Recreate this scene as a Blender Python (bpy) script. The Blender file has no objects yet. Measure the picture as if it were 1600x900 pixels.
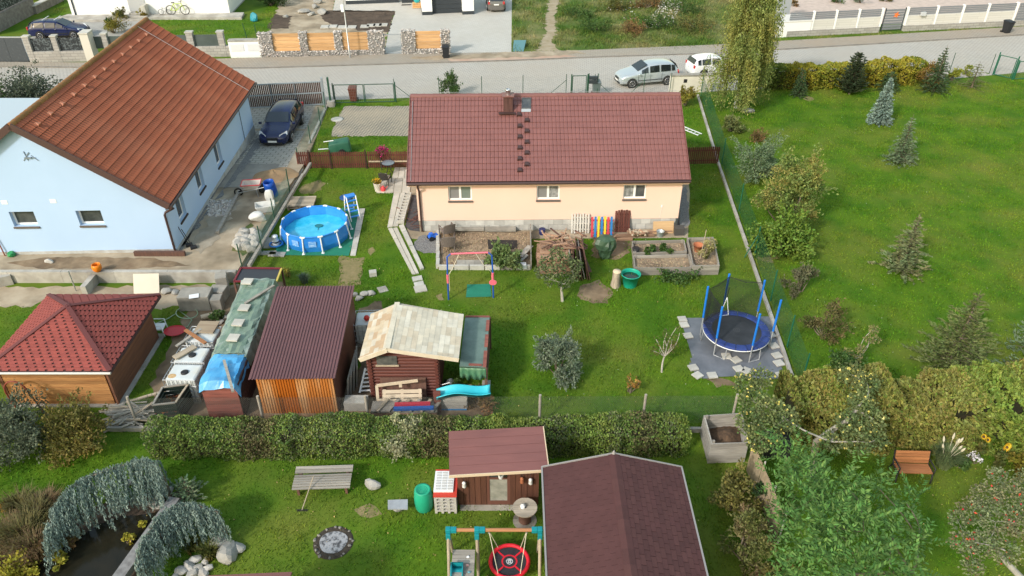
import bpy,bmesh,math,random
from math import sin,cos,pi
import numpy as np
from mathutils import Vector,Matrix,Euler
R=math.radians
random.seed(4)
rng=np.random.default_rng(11)
S=bpy.context.scene
COL=S.collection
# ---------------------------------------------------------------- camera, sky, sun, exposure
PITCH,FPX,CH=R(34.5),1202.0,20.0
cd=bpy.data.cameras.new("camera");cam=bpy.data.objects.new("camera",cd);COL.objects.link(cam)
cam.location=(0,0,CH);cam.rotation_euler=(R(90) - PITCH,0,0)
cd.sensor_width=36;cd.lens=36 * FPX / 1600;cd.clip_end=5000;cd.clip_start=.5
S.camera=cam
SUN_EL,SUN_AZ=R(35),R(221)
w=bpy.data.worlds.new("World");S.world=w;w.use_nodes=True
nt=w.node_tree;bg=nt.nodes["Background"]
sky=nt.nodes.new("ShaderNodeTexSky");sky.sky_type='NISHITA';sky.sun_disc=False
sky.sun_elevation=SUN_EL;sky.sun_rotation=SUN_AZ;sky.dust_density=2.0;sky.ozone_density=1.0;sky.air_density=2.5
nt.links.new(sky.outputs[0],bg.inputs[0]);bg.inputs[1].default_value=0.15
sl=bpy.data.lights.new("sun",'SUN');sl.energy=2.0;sl.angle=R(5);sl.color=(1,.965,.91)
so=bpy.data.objects.new("sun",sl);COL.objects.link(so)
tosun=Vector((sin(SUN_AZ) * cos(SUN_EL),cos(SUN_AZ) * cos(SUN_EL),sin(SUN_EL)))
so.rotation_euler=tosun.to_track_quat('Z','Y').to_euler();so.location=tosun * 100
S.view_settings.view_transform='Standard';S.view_settings.look='None'
S.view_settings.exposure=0.68;S.view_settings.gamma=1
S.cycles.max_bounces=6;S.cycles.transparent_max_bounces=8;S.cycles.diffuse_bounces=3
S.cycles.use_denoising=True
# ---------------------------------------------------------------- places on the ground
def G(px,py,z=0.0):
    u=(px - 800) / FPX;v=(py - 450) / FPX
    t=(CH - z) / (sin(PITCH) + v * cos(PITCH))
    return Vector((u * t,t * (cos(PITCH) - v * sin(PITCH)),z))
def ray(px,py,y):
    u=(px - 800) / FPX;v=(py - 450) / FPX
    t=y / (cos(PITCH) - v * sin(PITCH))
    return Vector((u * t,y,CH - t * (sin(PITCH) + v * cos(PITCH))))
def GL(pts,z=0.0): return [G(a,b,z) for a,b in pts]
YAW=R(1.8)
# ---------------------------------------------------------------- mesh helpers
FR={}
def frame(o): return FR.get(o.name,Matrix.Identity(4)) if o else Matrix.Identity(4)
def tag(o,label=None,cat=None,group=None,kind=None):
    if label: o['label']=label
    if cat: o['category']=cat
    if group: o['group']=group
    if kind: o['kind']=kind
    return o
def thing(name,label,cat,loc=(0,0,0),rz=0,group=None,kind=None):
    o=bpy.data.objects.new(name,None);COL.objects.link(o)
    o.empty_display_size=.2
    o.location=loc;o.rotation_euler=(0,0,rz)
    FR[o.name]=Matrix.Translation(Vector(loc)) @ Matrix.Rotation(rz,4,'Z')
    return tag(o,label,cat,group,kind)
def link_mesh(name,me,parent=None,matrix=None):
    o=bpy.data.objects.new(name,me);COL.objects.link(o)
    if parent: o.parent=parent
    if matrix is not None: o.matrix_local=matrix;FR[o.name]=frame(parent) @ matrix
    else: FR[o.name]=frame(parent)
    return o
class MB:
    """collects shapes; world=True: points are world points, moved into the parent's frame"""
    def __init__(s,world=False): s.v=[];s.f=[];s.sm=[];s.mi=[];s.world=world;s.cur=0
    def add(s,vs,fs,smooth=False):
        n=len(s.v);s.v.extend([tuple(q) for q in vs])
        for f in fs: s.f.append([n + i for i in f]);s.sm.append(smooth);s.mi.append(s.cur)
        return s
    def box(s,c,size,rz=0,rot=None,taper=1.0):
        x,y,z=[q / 2 for q in size];t=taper
        P=[(-x,-y,-z),(x,-y,-z),(x,y,-z),(-x,y,-z),(-x*t,-y*t,z),(x*t,-y*t,z),(x*t,y*t,z),(-x*t,y*t,z)]
        m=rot if rot is not None else Matrix.Rotation(rz,3,'Z')
        c=Vector(c)
        return s.add([c + m @ Vector(p) for p in P],[(3,2,1,0),(4,5,6,7),(0,1,5,4),(1,2,6,5),(2,3,7,6),(3,0,4,7)])
    def span(s,a,b):
        a=Vector(a);b=Vector(b);return s.box((a + b) / 2,[abs(q) for q in (b - a)])
    def beam(s,p,q,w,h,up=(0,0,1)):
        p=Vector(p);q=Vector(q);d=q - p;L=d.length;d.normalize()
        up=Vector(up)
        if abs(d.dot(up)) > .98: up=Vector((0,1,0))
        side=d.cross(up).normalized();u2=side.cross(d)
        m=Matrix((d,side,u2)).transposed()
        return s.box((p + q) / 2,(L,w,h),rot=m)
    def tube(s,pts,r,n=8,cap=True,smooth=True):
        pts=[Vector(p) for p in pts];rs=r if isinstance(r,(list,tuple)) else [r] * len(pts)
        vs=[];prev=None
        for i,p in enumerate(pts):
            d=(pts[min(i+1,len(pts)-1)] - pts[max(i-1,0)]).normalized()
            if prev is None:
                a=Vector((0,0,1)) if abs(d.z) < .9 else Vector((1,0,0))
                x=d.cross(a).normalized()
            else:
                x=(prev - d * prev.dot(d)).normalized()
            prev=x;y=d.cross(x)
            for k in range(n):
                t=2 * pi * k / n;vs.append(p + (x * cos(t) + y * sin(t)) * rs[i])
        fs=[]
        for i in range(len(pts) - 1):
            for k in range(n):
                k2=(k + 1) % n;fs.append((i*n+k,i*n+k2,(i+1)*n+k2,(i+1)*n+k))
        s.add(vs,fs,smooth)
        if cap: s.add(vs,[tuple(range(n-1,-1,-1)),tuple(range((len(pts)-1)*n,len(pts)*n))])
        return s
    def lathe(s,prof,n=20,c=(0,0,0),smooth=True,sx=1,sy=1,caps=True):
        c=Vector(c);vs=[]
        for r,z in prof:
            for k in range(n):
                t=2 * pi * k / n;vs.append(c + Vector((r*cos(t)*sx,r*sin(t)*sy,z)))
        fs=[(i*n+k,i*n+(k+1) % n,(i+1)*n+(k+1) % n,(i+1)*n+k) for i in range(len(prof)-1) for k in range(n)]
        s.add(vs,fs,smooth)
        if caps: s.add(vs,[tuple(range(n-1,-1,-1)),tuple(range((len(prof)-1)*n,len(prof)*n))])
        return s
    def prism(s,poly,z0,z1):
        n=len(poly);vs=[(p[0],p[1],z0) for p in poly] + [(p[0],p[1],z1) for p in poly]
        return s.add(vs,[tuple(range(n-1,-1,-1)),tuple(range(n,2*n))] + [(i,(i+1) % n,n+(i+1) % n,n+i) for i in range(n)])
    def plate(s,pts,th):
        """planar polygon pts (world 3D), thickness th against its normal"""
        pts=[Vector(p) for p in pts];nrm=(pts[1]-pts[0]).cross(pts[-1]-pts[0]).normalized();n=len(pts)
        vs=pts + [p - nrm * th for p in pts]
        return s.add(vs,[tuple(range(n)),tuple(range(2*n-1,n-1,-1))] + [(i,n+i,n+(i+1) % n,(i+1) % n) for i in range(n)])
    def mesh(s,name,mats,parent=None):
        me=bpy.data.meshes.new(name)
        vs=s.v
        if s.world and parent is not None:
            inv=frame(parent).inverted();vs=[inv @ Vector(q) for q in vs]
        me.from_pydata(vs,[],s.f)
        for m in (mats if isinstance(mats,(list,tuple)) else [mats]): me.materials.append(m)
        me.polygons.foreach_set("use_smooth",s.sm);me.polygons.foreach_set("material_index",s.mi)
        me.update();return me
    def build(s,name,mats,parent=None,bevel=0,kind=None,subdiv=0,recalc=True):
        me=s.mesh(name,mats,parent)
        if recalc:
            bm=bmesh.new();bm.from_mesh(me);bmesh.ops.recalc_face_normals(bm,faces=bm.faces);bm.to_mesh(me);bm.free()
        o=link_mesh(name,me,parent)
        if kind: o['kind']=kind
        if subdiv:
            m=o.modifiers.new("s",'SUBSURF');m.levels=m.render_levels=subdiv
        if bevel:
            m=o.modifiers.new("b",'BEVEL');m.width=bevel;m.segments=2;m.limit_method='ANGLE';m.angle_limit=R(40)
        return o
def dup(root,loc,rz=None,label=None,group=None,scale=None):
    def rec(o,par):
        c=o.copy();COL.objects.link(c);c.parent=par
        for ch in o.children: rec(ch,c)
        return c
    r=rec(root,None);r.location=loc
    if rz is not None: r.rotation_euler=(0,0,rz)
    if label: r['label']=label
    if group: r['group']=group
    if scale is not None: r.scale=(scale,) * 3
    FR[r.name]=Matrix.Translation(Vector(loc)) @ Matrix.Rotation(r.rotation_euler.z,4,'Z')
    return r
# numpy mesh of separate quads / triangles
def npmesh(name,V,k,mat,parent=None,kind=None):
    """V: (N,k,3) separate polygons with k corners, world or local points"""
    V=np.asarray(V,dtype=np.float32);N=V.shape[0]
    if parent is not None:
        inv=np.array(frame(parent).inverted());V=V @ inv[:3,:3].T.astype(np.float32) + inv[:3,3].astype(np.float32)
    me=bpy.data.meshes.new(name)
    me.vertices.add(N*k);me.vertices.foreach_set("co",V.reshape(-1))
    me.loops.add(N*k);me.loops.foreach_set("vertex_index",np.arange(N*k,dtype=np.int32))
    me.polygons.add(N);me.polygons.foreach_set("loop_start",np.arange(0,N*k,k,dtype=np.int32))
    me.update(calc_edges=True)
    for m in (mat if isinstance(mat,(list,tuple)) else [mat]): me.materials.append(m)
    o=link_mesh(name,me,parent)
    if kind: o['kind']=kind
    return o
def unit(a): return a / (np.linalg.norm(a,axis=-1,keepdims=True) + 1e-9)
def leaf_quads(C,A,L,W,flat=0.0):
    """diamond leaves: centre C, long axis A, length L, width W; flat pulls their faces upward"""
    N=len(C);A=unit(A)
    B=rng.normal(size=(N,3));Nn=np.cross(A,B)
    if flat: Nn=Nn * np.where(Nn[:,2:3] < 0,-1,1) ;Nn=unit(unit(Nn) + np.array([0,0,flat]))
    Sd=unit(np.cross(Nn,A))
    L=(L * rng.uniform(.7,1.3,N))[:,None];W=(W * rng.uniform(.7,1.3,N))[:,None]
    return np.stack([C - A*L/2,C + Sd*W/2 - A*L*.05,C + A*L/2,C - Sd*W/2 - A*L*.05],axis=1)
def inpoly(P,poly):
    x,y=P[:,0],P[:,1];r=np.zeros(len(P),bool);n=len(poly);j=n - 1
    for i in range(n):
        xi,yi=poly[i][0],poly[i][1];xj,yj=poly[j][0],poly[j][1]
        if yi !=yj:
            c=((yi > y) !=(yj > y)) & (x < (xj - xi) * (y - yi) / (yj - yi) + xi);r ^=c
        j=i
    return r
def wob(P,sc,seed=0):
    """cheap smooth noise in [-1,1] on world xy"""
    g=np.random.default_rng(seed);o=np.zeros(len(P))
    for k in range(5):
        a=g.uniform(0,6.28);f=sc * g.uniform(.5,2.2);ph=g.uniform(0,6.28)
        o +=np.sin((P[:,0]*cos(a) + P[:,1]*sin(a)) * f + ph + 1.3*np.sin(P[:,0]*f*.7 + k))
    return o / 3.2
# ---------------------------------------------------------------- materials
MATS={}
def srgb(h):
    c=[int(h[i:i+2],16) / 255 for i in (0,2,4)]
    return tuple((q/12.92 if q <=.04045 else ((q+.055)/1.055)**2.4) for q in c)
def mat(name,c1,c2=None,sc=4,rough=.8,bump=0,bsc=None,metal=0,rnd=0,stretch=(1,1,1),spec=.35,island=0,trans=0,lo=.35,hi=.65,c3=None,sc3=1.0,world=False,coat=0):
    if name in MATS: return MATS[name]
    m=bpy.data.materials.new(name);m.use_nodes=True;n=m.node_tree.nodes;l=m.node_tree.links
    b=n["Principled BSDF"];b.inputs["Roughness"].default_value=rough;b.inputs["Metallic"].default_value=metal
    b.inputs["Specular IOR Level"].default_value=spec
    if coat: b.inputs["Coat Weight"].default_value=coat;b.inputs["Coat Roughness"].default_value=.08
    if world:
        g=n.new("ShaderNodeNewGeometry");src=g.outputs["Position"]
    else:
        tc=n.new("ShaderNodeTexCoord");src=tc.outputs["Object"]
    mp=n.new("ShaderNodeMapping");mp.inputs["Scale"].default_value=stretch;l.new(src,mp.inputs[0])
    rgb=n.new("ShaderNodeRGB");rgb.outputs[0].default_value=(*c1,1);out=rgb.outputs[0]
    def noise(s,d=5,r=.6):
        q=n.new("ShaderNodeTexNoise");q.inputs["Scale"].default_value=s;q.inputs["Detail"].default_value=d;q.inputs["Roughness"].default_value=r
        l.new(mp.outputs[0],q.inputs["Vector"]);return q.outputs["Fac"]
    def mix(a,c,fac,lo_,hi_):
        rm=n.new("ShaderNodeMapRange");rm.inputs[1].default_value=lo_;rm.inputs[2].default_value=hi_;l.new(fac,rm.inputs[0])
        x=n.new("ShaderNodeMix");x.data_type='RGBA';l.new(rm.outputs[0],x.inputs[0]);l.new(a,x.inputs[6]);x.inputs[7].default_value=(*c,1);return x.outputs[2]
    if c2: out=mix(out,c2,noise(sc),lo,hi)
    if c3: out=mix(out,c3,noise(sc3,3),.45,.7)
    if rnd or island:
        h=n.new("ShaderNodeHueSaturation");l.new(out,h.inputs["Color"])
        if island: q=n.new("ShaderNodeNewGeometry");r_=q.outputs["Random Per Island"];amt=island
        else: q=n.new("ShaderNodeObjectInfo");r_=q.outputs["Random"];amt=rnd
        rm=n.new("ShaderNodeMapRange");rm.inputs[3].default_value=1 - amt;rm.inputs[4].default_value=1 + amt;l.new(r_,rm.inputs[0]);l.new(rm.outputs[0],h.inputs["Value"])
        if island:
            w_=n.new("ShaderNodeTexWhiteNoise");w_.noise_dimensions='1D';l.new(r_,w_.inputs["W"])
            r2=n.new("ShaderNodeMapRange");r2.inputs[3].default_value=.5 - .022;r2.inputs[4].default_value=.5 + .022;l.new(w_.outputs[0],r2.inputs[0]);l.new(r2.outputs[0],h.inputs["Hue"])
        out=h.outputs[0]
    l.new(out,b.inputs["Base Color"])
    if bump:
        bn=n.new("ShaderNodeBump");bn.inputs["Strength"].default_value=min(1,bump);bn.inputs["Distance"].default_value=.02 * max(1,bump)
        l.new(noise(bsc or sc*4),bn.inputs["Height"]);l.new(bn.outputs[0],b.inputs["Normal"])
    if trans:
        t=n.new("ShaderNodeBsdfTranslucent");l.new(out,t.inputs[0]);ms=n.new("ShaderNodeMixShader");ms.inputs[0].default_value=trans
        l.new(b.outputs[0],ms.inputs[1]);l.new(t.outputs[0],ms.inputs[2]);l.new(ms.outputs[0],n["Material Output"].inputs[0])
    MATS[name]=m;return m
def brick(name,c1,c2,mortar,w,h,rot=0,msize=.01,rough=.85,dirt=None,offset=.5,vertical=False,dsc=.4):
    """paving / masonry pattern too fine to build, metres"""
    if name in MATS: return MATS[name]
    m=bpy.data.materials.new(name);m.use_nodes=True;n=m.node_tree.nodes;l=m.node_tree.links
    b=n["Principled BSDF"];b.inputs["Roughness"].default_value=rough;b.inputs["Specular IOR Level"].default_value=.3
    g=n.new("ShaderNodeNewGeometry");mp=n.new("ShaderNodeMapping");mp.inputs["Rotation"].default_value=(R(90) if vertical else 0,0,rot);l.new(g.outputs["Position"],mp.inputs[0])
    t=n.new("ShaderNodeTexBrick");t.offset=offset;l.new(mp.outputs[0],t.inputs["Vector"])
    for i,c in ((1,c1),(2,c2),(3,mortar)): t.inputs[i].default_value=(*c,1)
    t.inputs["Scale"].default_value=1;t.inputs["Mortar Size"].default_value=msize;t.inputs["Brick Width"].default_value=w;t.inputs["Row Height"].default_value=h;t.inputs["Mortar Smooth"].default_value=.3
    out=t.outputs[0]
    q=n.new("ShaderNodeTexNoise");q.inputs["Scale"].default_value=dsc;q.inputs["Detail"].default_value=8;q.inputs["Roughness"].default_value=.65;l.new(g.outputs["Position"],q.inputs["Vector"])
    rm=n.new("ShaderNodeMapRange");rm.inputs[1].default_value=.4;rm.inputs[2].default_value=.7;rm.inputs[4].default_value=.55;l.new(q.outputs[0],rm.inputs[0])
    x=n.new("ShaderNodeMix");x.data_type='RGBA';l.new(rm.outputs[0],x.inputs[0]);l.new(out,x.inputs[6]);x.inputs[7].default_value=(*(dirt or [q_*.75 for q_ in c1]),1)
    l.new(x.outputs[2],b.inputs["Base Color"])
    bn=n.new("ShaderNodeBump");bn.inputs["Strength"].default_value=.5;bn.inputs["Distance"].default_value=.01;bn.invert=True;l.new(t.outputs["Fac"],bn.inputs["Height"]);l.new(bn.outputs[0],b.inputs["Normal"])
    MATS[name]=m;return m
def mglass(name,tint,rough=.04):
    if name in MATS: return MATS[name]
    m=mat(name,tint,rough=rough,spec=.8);return m
def wood(name,c1,c2,rnd=.12,axis=0,rough=.8,sc=6):
    st=[8,8,8];st[axis]=.6
    return mat(name,c1,c2,sc=sc/4,rough=rough,bump=.25,rnd=rnd,stretch=tuple(st))
# ================================================================ THE GROUND
def grassmat(name,g1,g2,dry,sc=.55,isl=0.0,trans=0,drylo=.52):
    m=mat(name,g1,g2,sc=sc,rough=.75,c3=dry,sc3=.23,world=True,island=isl,trans=trans,lo=.38,hi=.62,spec=.06,stretch=(1,1,1))
    return m
LAWN_C=((.080,.195,.014),(.135,.255,.018),(.200,.250,.034))
GR_BASE=grassmat("lawn_ground",(.052,.12,.010),(.085,.155,.012),(.13,.155,.026))
GR_BLADE=grassmat("lawn_blades",*LAWN_C,isl=.34,trans=.3)
MD_BLADE=grassmat("meadow_blades",(.085,.165,.028),(.16,.20,.05),(.32,.28,.13),sc=.35,isl=.4,trans=.3)
MD_BASE=grassmat("meadow_ground",(.055,.11,.02),(.11,.14,.04),(.22,.20,.09),sc=.35)
SOIL=mat("soil",(.17,.115,.07),(.28,.205,.13),sc=1.1,rough=.95,bump=.8,bsc=14,world=True,c3=(.10,.07,.045),sc3=.8)
DARKSOIL=mat("dark_soil",(.05,.035,.025),(.10,.07,.05),sc=1.2,rough=.95,bump=1,bsc=10,world=True)
SAND=mat("sandy_ground",(.30,.235,.16),(.42,.35,.26),sc=.7,rough=.95,bump=.6,bsc=16,world=True,c3=(.20,.16,.11),sc3=.6)
GRAVEL=mat("gravel",(.10,.10,.105),(.26,.25,.24),sc=18,rough=.95,bump=1,bsc=22,world=True)
CONC=mat("concrete",(.33,.31,.28),(.45,.43,.39),sc=1.3,rough=.9,bump=.25,bsc=18,rnd=.1,c3=(.24,.22,.19),sc3=.9)
CONC_D=mat("weathered_concrete",(.22,.205,.18),(.36,.335,.29),sc=1.2,rough=.95,bump=.4,bsc=14,rnd=.12)
LIGHTC=mat("pale_concrete",(.40,.385,.345),(.50,.48,.435),sc=2,rough=.9,bump=.2,bsc=18,rnd=.09)
WHITE=mat("white_paint",(.74,.74,.73),(.66,.66,.65),sc=1.5,rough=.55)
PAVE_ROAD=brick("road_pavers",(.46,.435,.395),(.41,.39,.355),(.22,.20,.175),.30,.22,rot=.1,dirt=(.38,.33,.27),dsc=.13,msize=.018)
PAVE_WALK=brick("pavement_pavers",(.36,.325,.275),(.32,.29,.245),(.17,.15,.12),.28,.2,rot=.08,dirt=(.37,.27,.18),dsc=.12,msize=.014)
PAVE_DRIVE=brick("driveway_pavers",(.50,.485,.45),(.46,.445,.41),(.33,.31,.28),.34,.24,rot=.08,dirt=(.42,.39,.34),dsc=.3)
PAVE_GRID=brick("grid_pavers",(.40,.38,.335),(.35,.33,.295),(.15,.14,.12),.5,.32,rot=.03,dirt=(.27,.245,.20),dsc=.5,msize=.03)
PAVE_LAT=brick("parking_grid_pavers",(.40,.35,.27),(.35,.31,.245),(.12,.11,.09),.2,.2,rot=R(35),dirt=(.45,.37,.26),dsc=.45,msize=.035,offset=.5)
def ragged(poly,step=.35,amp=.12,seed=1):
    """world outline with broken, uneven edges"""
    r=random.Random(seed);out=[]
    n=len(poly)
    for i in range(n):
        a=Vector(poly[i][:2]);b=Vector(poly[(i+1) % n][:2]);L=(b - a).length;k=max(1,int(L / step))
        d=(b - a) / max(L,1e-6);nn=Vector((-d.y,d.x))
        for j in range(k):
            out.append(a + (b - a) * j / k + nn * r.uniform(-amp,amp))
    return [(p.x,p.y) for p in out]
def sheet(name,poly,z,m,rag=0,seed=1,kind='structure',step=.35):
    if rag: poly=ragged(poly,step,rag,seed)
    b=MB();b.add([(p[0],p[1],z) for p in poly],[tuple(range(len(poly)))])
    o=b.build(name,m);o['kind']=kind
    if o.data.polygons[0].normal.z < 0: o.data.flip_normals()
    return o
NOGRASS=[]
def clear(poly): NOGRASS.append([(p[0],p[1]) for p in poly]);return poly
b=MB();b.add([(-1500,-600,0),(1500,-600,0),(1500,2400,0),(-1500,2400,0)],[(0,1,2,3)])
g=b.build("ground",GR_BASE);g['kind']='structure'
# road, kerbs, pavements
far=GL([(-500,112),(-100,104),(130,106),(400,107),(800,95),(950,89),(1110,84),(1200,79),(1600,55),(2000,33)])
near=GL([(2000,80),(1700,104),(1500,122),(1200,138),(1060,146),(640,153),(380,160),(-100,172),(-600,185)])
sheet("road",far + near,.008,PAVE_ROAD)
wf=GL([(-500,100),(-100,97),(130,98.5),(400,91),(600,86),(800,82),(895,80),(1110,71),(1200,66),(1600,42),(2000,20)])
b=MB()
up=wf;fx=[p.x for p in far];fy=[p.y for p in far]
lo=[Vector((p.x,float(np.interp(p.x,fx,fy)) + .02,0)) for p in wf];n=len(up)
for i in range(n - 1):
    p=[lo[i],lo[i+1],up[i+1],up[i]]
    b.add([(q.x,q.y,.06) for q in p] + [(q.x,q.y,-.05) for q in p],[(0,1,2,3),(0,4,5,1)])
pv=b.build("pavement",PAVE_WALK);pv['kind']='structure'
b=MB()
for i in range(len(far) - 1):
    b.beam(far[i] + Vector((0,.0,.03)),far[i+1] + Vector((0,.0,.03)),.14,.09)
k=b.build("kerb",mat("kerb_stone_grey",(.24,.22,.195),(.17,.155,.135),sc=2,rough=.95,world=True));k['kind']='structure'
sheet("red_paving_band",GL([(705,98),(700,92),(870,86),(905,89),(880,91)]),.066,mat("red_pavers",(.42,.27,.20),(.46,.34,.26),sc=1,world=True),rag=.1)
sheet("sand_spill",GL([(640,91),(790,83),(900,80),(915,84),(840,90),(660,95)]),.07,SAND,rag=.2)
# white house drive, planting bed and vacant plot over the road
sheet("paved_forecourt",clear(GL([(600,88),(607,50),(618,18),(520,18),(528,-20),(800,-20),(799,83),(720,86)])),.012,PAVE_DRIVE)
sheet("planting_bed",clear(GL([(410,90),(425,40),(445,-20),(530,-20),(520,16),(618,16),(606,52),(600,88)])),.006,SAND,rag=.2)
sheet("dark_planting_soil",GL([(500,18),(514,16),(617,17),(607,50),(560,48),(520,40),(505,32)]),.012,DARKSOIL,rag=.15,seed=4)
sheet("dark_planting_soil",GL([(418,45),(428,22),(455,25),(452,44)]),.012,DARKSOIL,rag=.15,seed=5)
sheet("meadow_ground",GL([(800,83),(801,-20),(1190,-20),(1180,68),(1110,71),(895,80)]),.005,MD_BASE)
sheet("trodden_path",clear(GL([(838,80),(850,55),(853,25),(858,0),(874,0),(868,30),(870,52),(862,66),(880,80)])),.012,mat("trodden_soil",(.36,.30,.22),(.27,.22,.13),sc=1.5,world=True,rough=.95,bump=.5),rag=.3,seed=8)
# far plots on the other side, left of the planting bed
sheet("paved_forecourt",clear(GL([(80,34),(107,24),(235,24),(225,58),(130,60),(120,95),(-120,97),(-120,55),(50,58)])),.011,mat("forecourt_slabs",(.30,.29,.27),(.38,.37,.34),sc=1.2,world=True,rough=.9))
# yellow house front yard
sheet("grid_paved_parking",clear(GL([(538,166),(645,166),(645,213),(516,213)])),.01,PAVE_LAT,rag=.1)
sheet("house_apron",clear(GL([(652,374),(1075,372),(1078,300),(1072,262),(640,262),(636,372)])),.006,SAND)
sheet("gravel_strip",clear(GL([(1058,362),(1078,352),(1072,290),(1062,300)])),.011,GRAVEL,rag=.06)
# blue house yard: a terrace held by the concrete wall, running down to the gate
def HB(y): return .5 * max(0,min(1,(47 - y) / 9.0))
def GB(px,py):
    p=G(px,py)
    for _ in range(6): p=G(px,py,HB(p.y))
    return p
RX0=GB(372,421);RX1=GB(472,262);RX2=GB(512,168)
def yard_right(y):
    if y < RX1.y: t=(y - RX0.y) / (RX1.y - RX0.y);return RX0.x + t * (RX1.x - RX0.x)
    t=min(1.2,(y - RX1.y) / (RX2.y - RX1.y));return RX1.x + t * (RX2.x - RX1.x)
WALLY=G(200,424,.5).y
def yard_strip(y0,y1,xa,xb,dz,m,name,n=18):
    b=MB();ys=[y0 + (y1 - y0) * i / n for i in range(n + 1)]
    L=[(xa(y),y,HB(y) + dz) for y in ys];Rr=[(xb(y),y,HB(y) + dz) for y in ys]
    for i in range(n):
        b.add([L[i],Rr[i],Rr[i+1],L[i+1]],[(0,1,2,3)])
        b.add([Rr[i],Rr[i+1],(Rr[i+1][0],Rr[i+1][1],-.1),(Rr[i][0],Rr[i][1],-.1)],[(0,1,2,3)])
    o=b.build(name,m,recalc=False);o['kind']='structure';return o
yard_strip(WALLY,53.2,lambda y: -40,yard_right,.005,SAND,"yard_ground")
clear([(-40,WALLY - .3),(RX0.x,RX0.y - .3),(RX1.x,RX1.y),(RX2.x,RX2.y),(-40,53.2)])
DRV0=GB(440,268).y
yard_strip(DRV0,53.0,lambda y: -18.6,lambda y: yard_right(y) - .9,.011,PAVE_GRID,"grid_paved_drive")
yard_strip(38.2,41.6,lambda y: -17.5 - (y-38)*.05,lambda y: yard_right(y) - 1.4,.012,mat("grey_yard",(.20,.185,.165),(.29,.27,.235),sc=.9,world=True,rough=.95,bump=.3),"concrete_yard_strip",4)
def yblob(name,px,m,dz,rag=.15,seed=1):
    pts=[GB(*p) for p in px];z=sum(p.z for p in pts) / len(pts)
    poly=ragged([(p.x,p.y) for p in pts],.3,rag,seed)
    b=MB();b.add([(x,y,HB(y) + dz) for x,y in poly],[tuple(range(len(poly)))]);o=b.build(name,m);o['kind']='structure'
    if o.data.polygons[0].normal.z < 0: o.data.flip_normals()
    return o
GREYD=mat('worn_yard',(.34,.30,.24),(.26,.22,.165),sc=1.6,rough=.95,bump=.5,world=True)
yblob("gravel_strip",[(277,397),(392,250),(412,218),(400,216),(385,232),(276,388)],GRAVEL,.020)
yblob("mud_patch",[(300,385),(330,340),(352,312),(372,300),(375,318),(340,372),(318,395)],GREYD,.016,.2,5)
yblob("mud_patch",[(10,412),(60,403),(130,402),(240,404),(300,415),(200,420),(60,420)],SOIL,.016,.08,6)
yblob("weed_patch",[(362,385),(378,355),(398,348),(396,372),(380,400)],mat("weeds",(.06,.09,.02),(.15,.14,.05),sc=2,world=True,bump=1),.014,.2,7)
# lower plot in front of the terrace wall
sheet("dug_soil",clear(GL([(-60,484),(-60,450),(380,446),(375,470),(345,495),(330,470),(255,482),(180,462),(90,462),(50,478)])),.006,SAND,rag=.15,seed=3)
# dry and bare patches in the lawn
def patch(px,m=SOIL,rag=.12,seed=1,z=.006,name="bare_patch",bare=True):
    poly=ragged(GL(px),.25,rag,seed)
    if bare:
        c=Vector((sum(p[0] for p in poly)/len(poly),sum(p[1] for p in poly)/len(poly)));clear([(c.x + (p[0]-c.x)*.72,c.y + (p[1]-c.y)*.72) for p in poly])
    return sheet(name,poly,z,m)
DRY=mat("dry_grass",(.26,.20,.10),(.17,.15,.06),sc=3,world=True,rough=.95,bump=.5)
patch([(530,402),(568,402),(564,445),(528,446)],DRY,.1,2,name="dry_patch")
patch([(470,290),(505,280),(508,290),(490,302),(468,303)],DRY,.15,3,name="dry_patch")
patch([(910,443),(940,436),(955,458),(950,474),(925,476),(905,468)],SOIL,.15,4)
patch([(926,372),(985,372),(985,395),(960,408),(925,400)],SOIL,.12,5)
patch([(580,386),(586,392),(578,400),(572,394)],DRY,.1,6,name="dry_patch")
patch([(1100,590),(1140,592),(1155,602),(1120,606)],SOIL,.1,7)
patch([(680,462),(692,458),(694,468),(683,470)],DRY,.1,9,name="dry_patch")
patch([(1130,690),(1160,690),(1158,700),(1135,705)],SOIL,.1,10)
for i,(x,y,a) in enumerate([(575,800,12),(1345,690,10),(1200,400,12),(1265,155,5)]):
    patch([(x - a*1.6,y),(x,y - a),(x + a*1.6,y),(x,y + a)],DRY,.15,20 + i,name="dry_patch",bare=False)
# ================================================================ BUILDINGS
def rayplane(px,py,p0,nrm):
    o=Vector((0,0,CH));d=G(px,py) - o;p0=Vector(p0);nrm=Vector(nrm)
    return o + d * ((p0 - o).dot(nrm) / d.dot(nrm))
def wall(b,p0,d,L,z0,z1,th,holes,nin):
    """wall from p0 along unit d; holes (x0,x1,z0,z1); nin = inward unit normal"""
    p0=Vector(p0);d=Vector(d);nin=Vector(nin)
    zs=sorted({z0,z1,*[h[2] for h in holes],*[h[3] for h in holes]})
    for a,c in zip(zs,zs[1:]):
        cuts=[0.0]
        for h in sorted(holes):
            if h[2] < (a + c) / 2 < h[3]: cuts +=[h[0],h[1]]
        cuts.append(L)
        for i in range(0,len(cuts),2):
            q=p0 + d * cuts[i];r_=p0 + d * cuts[i+1]
            poly=[q,r_,r_ + nin * th,q + nin * th]
            b.prism([(v.x,v.y) for v in poly],a,c)
PANE=mat("window_pane",(.035,.04,.045),(.08,.085,.085),sc=2.2,rough=.06,spec=.7,rnd=.3)
BLIND=mat("window_blind",(.22,.22,.22),rough=.25,spec=.6)
CURT=mat("net_curtain_pane",(.10,.11,.11),(.34,.35,.35),sc=5,rough=.12,spec=.6,rnd=.2)
SILLM=mat("brown_sill",(.045,.032,.03),rough=.5)
SILLG=mat("grey_sill",(.13,.11,.10),rough=.5)
PVC=mat("white_window_plastic",(.80,.80,.80),rough=.35)
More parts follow.
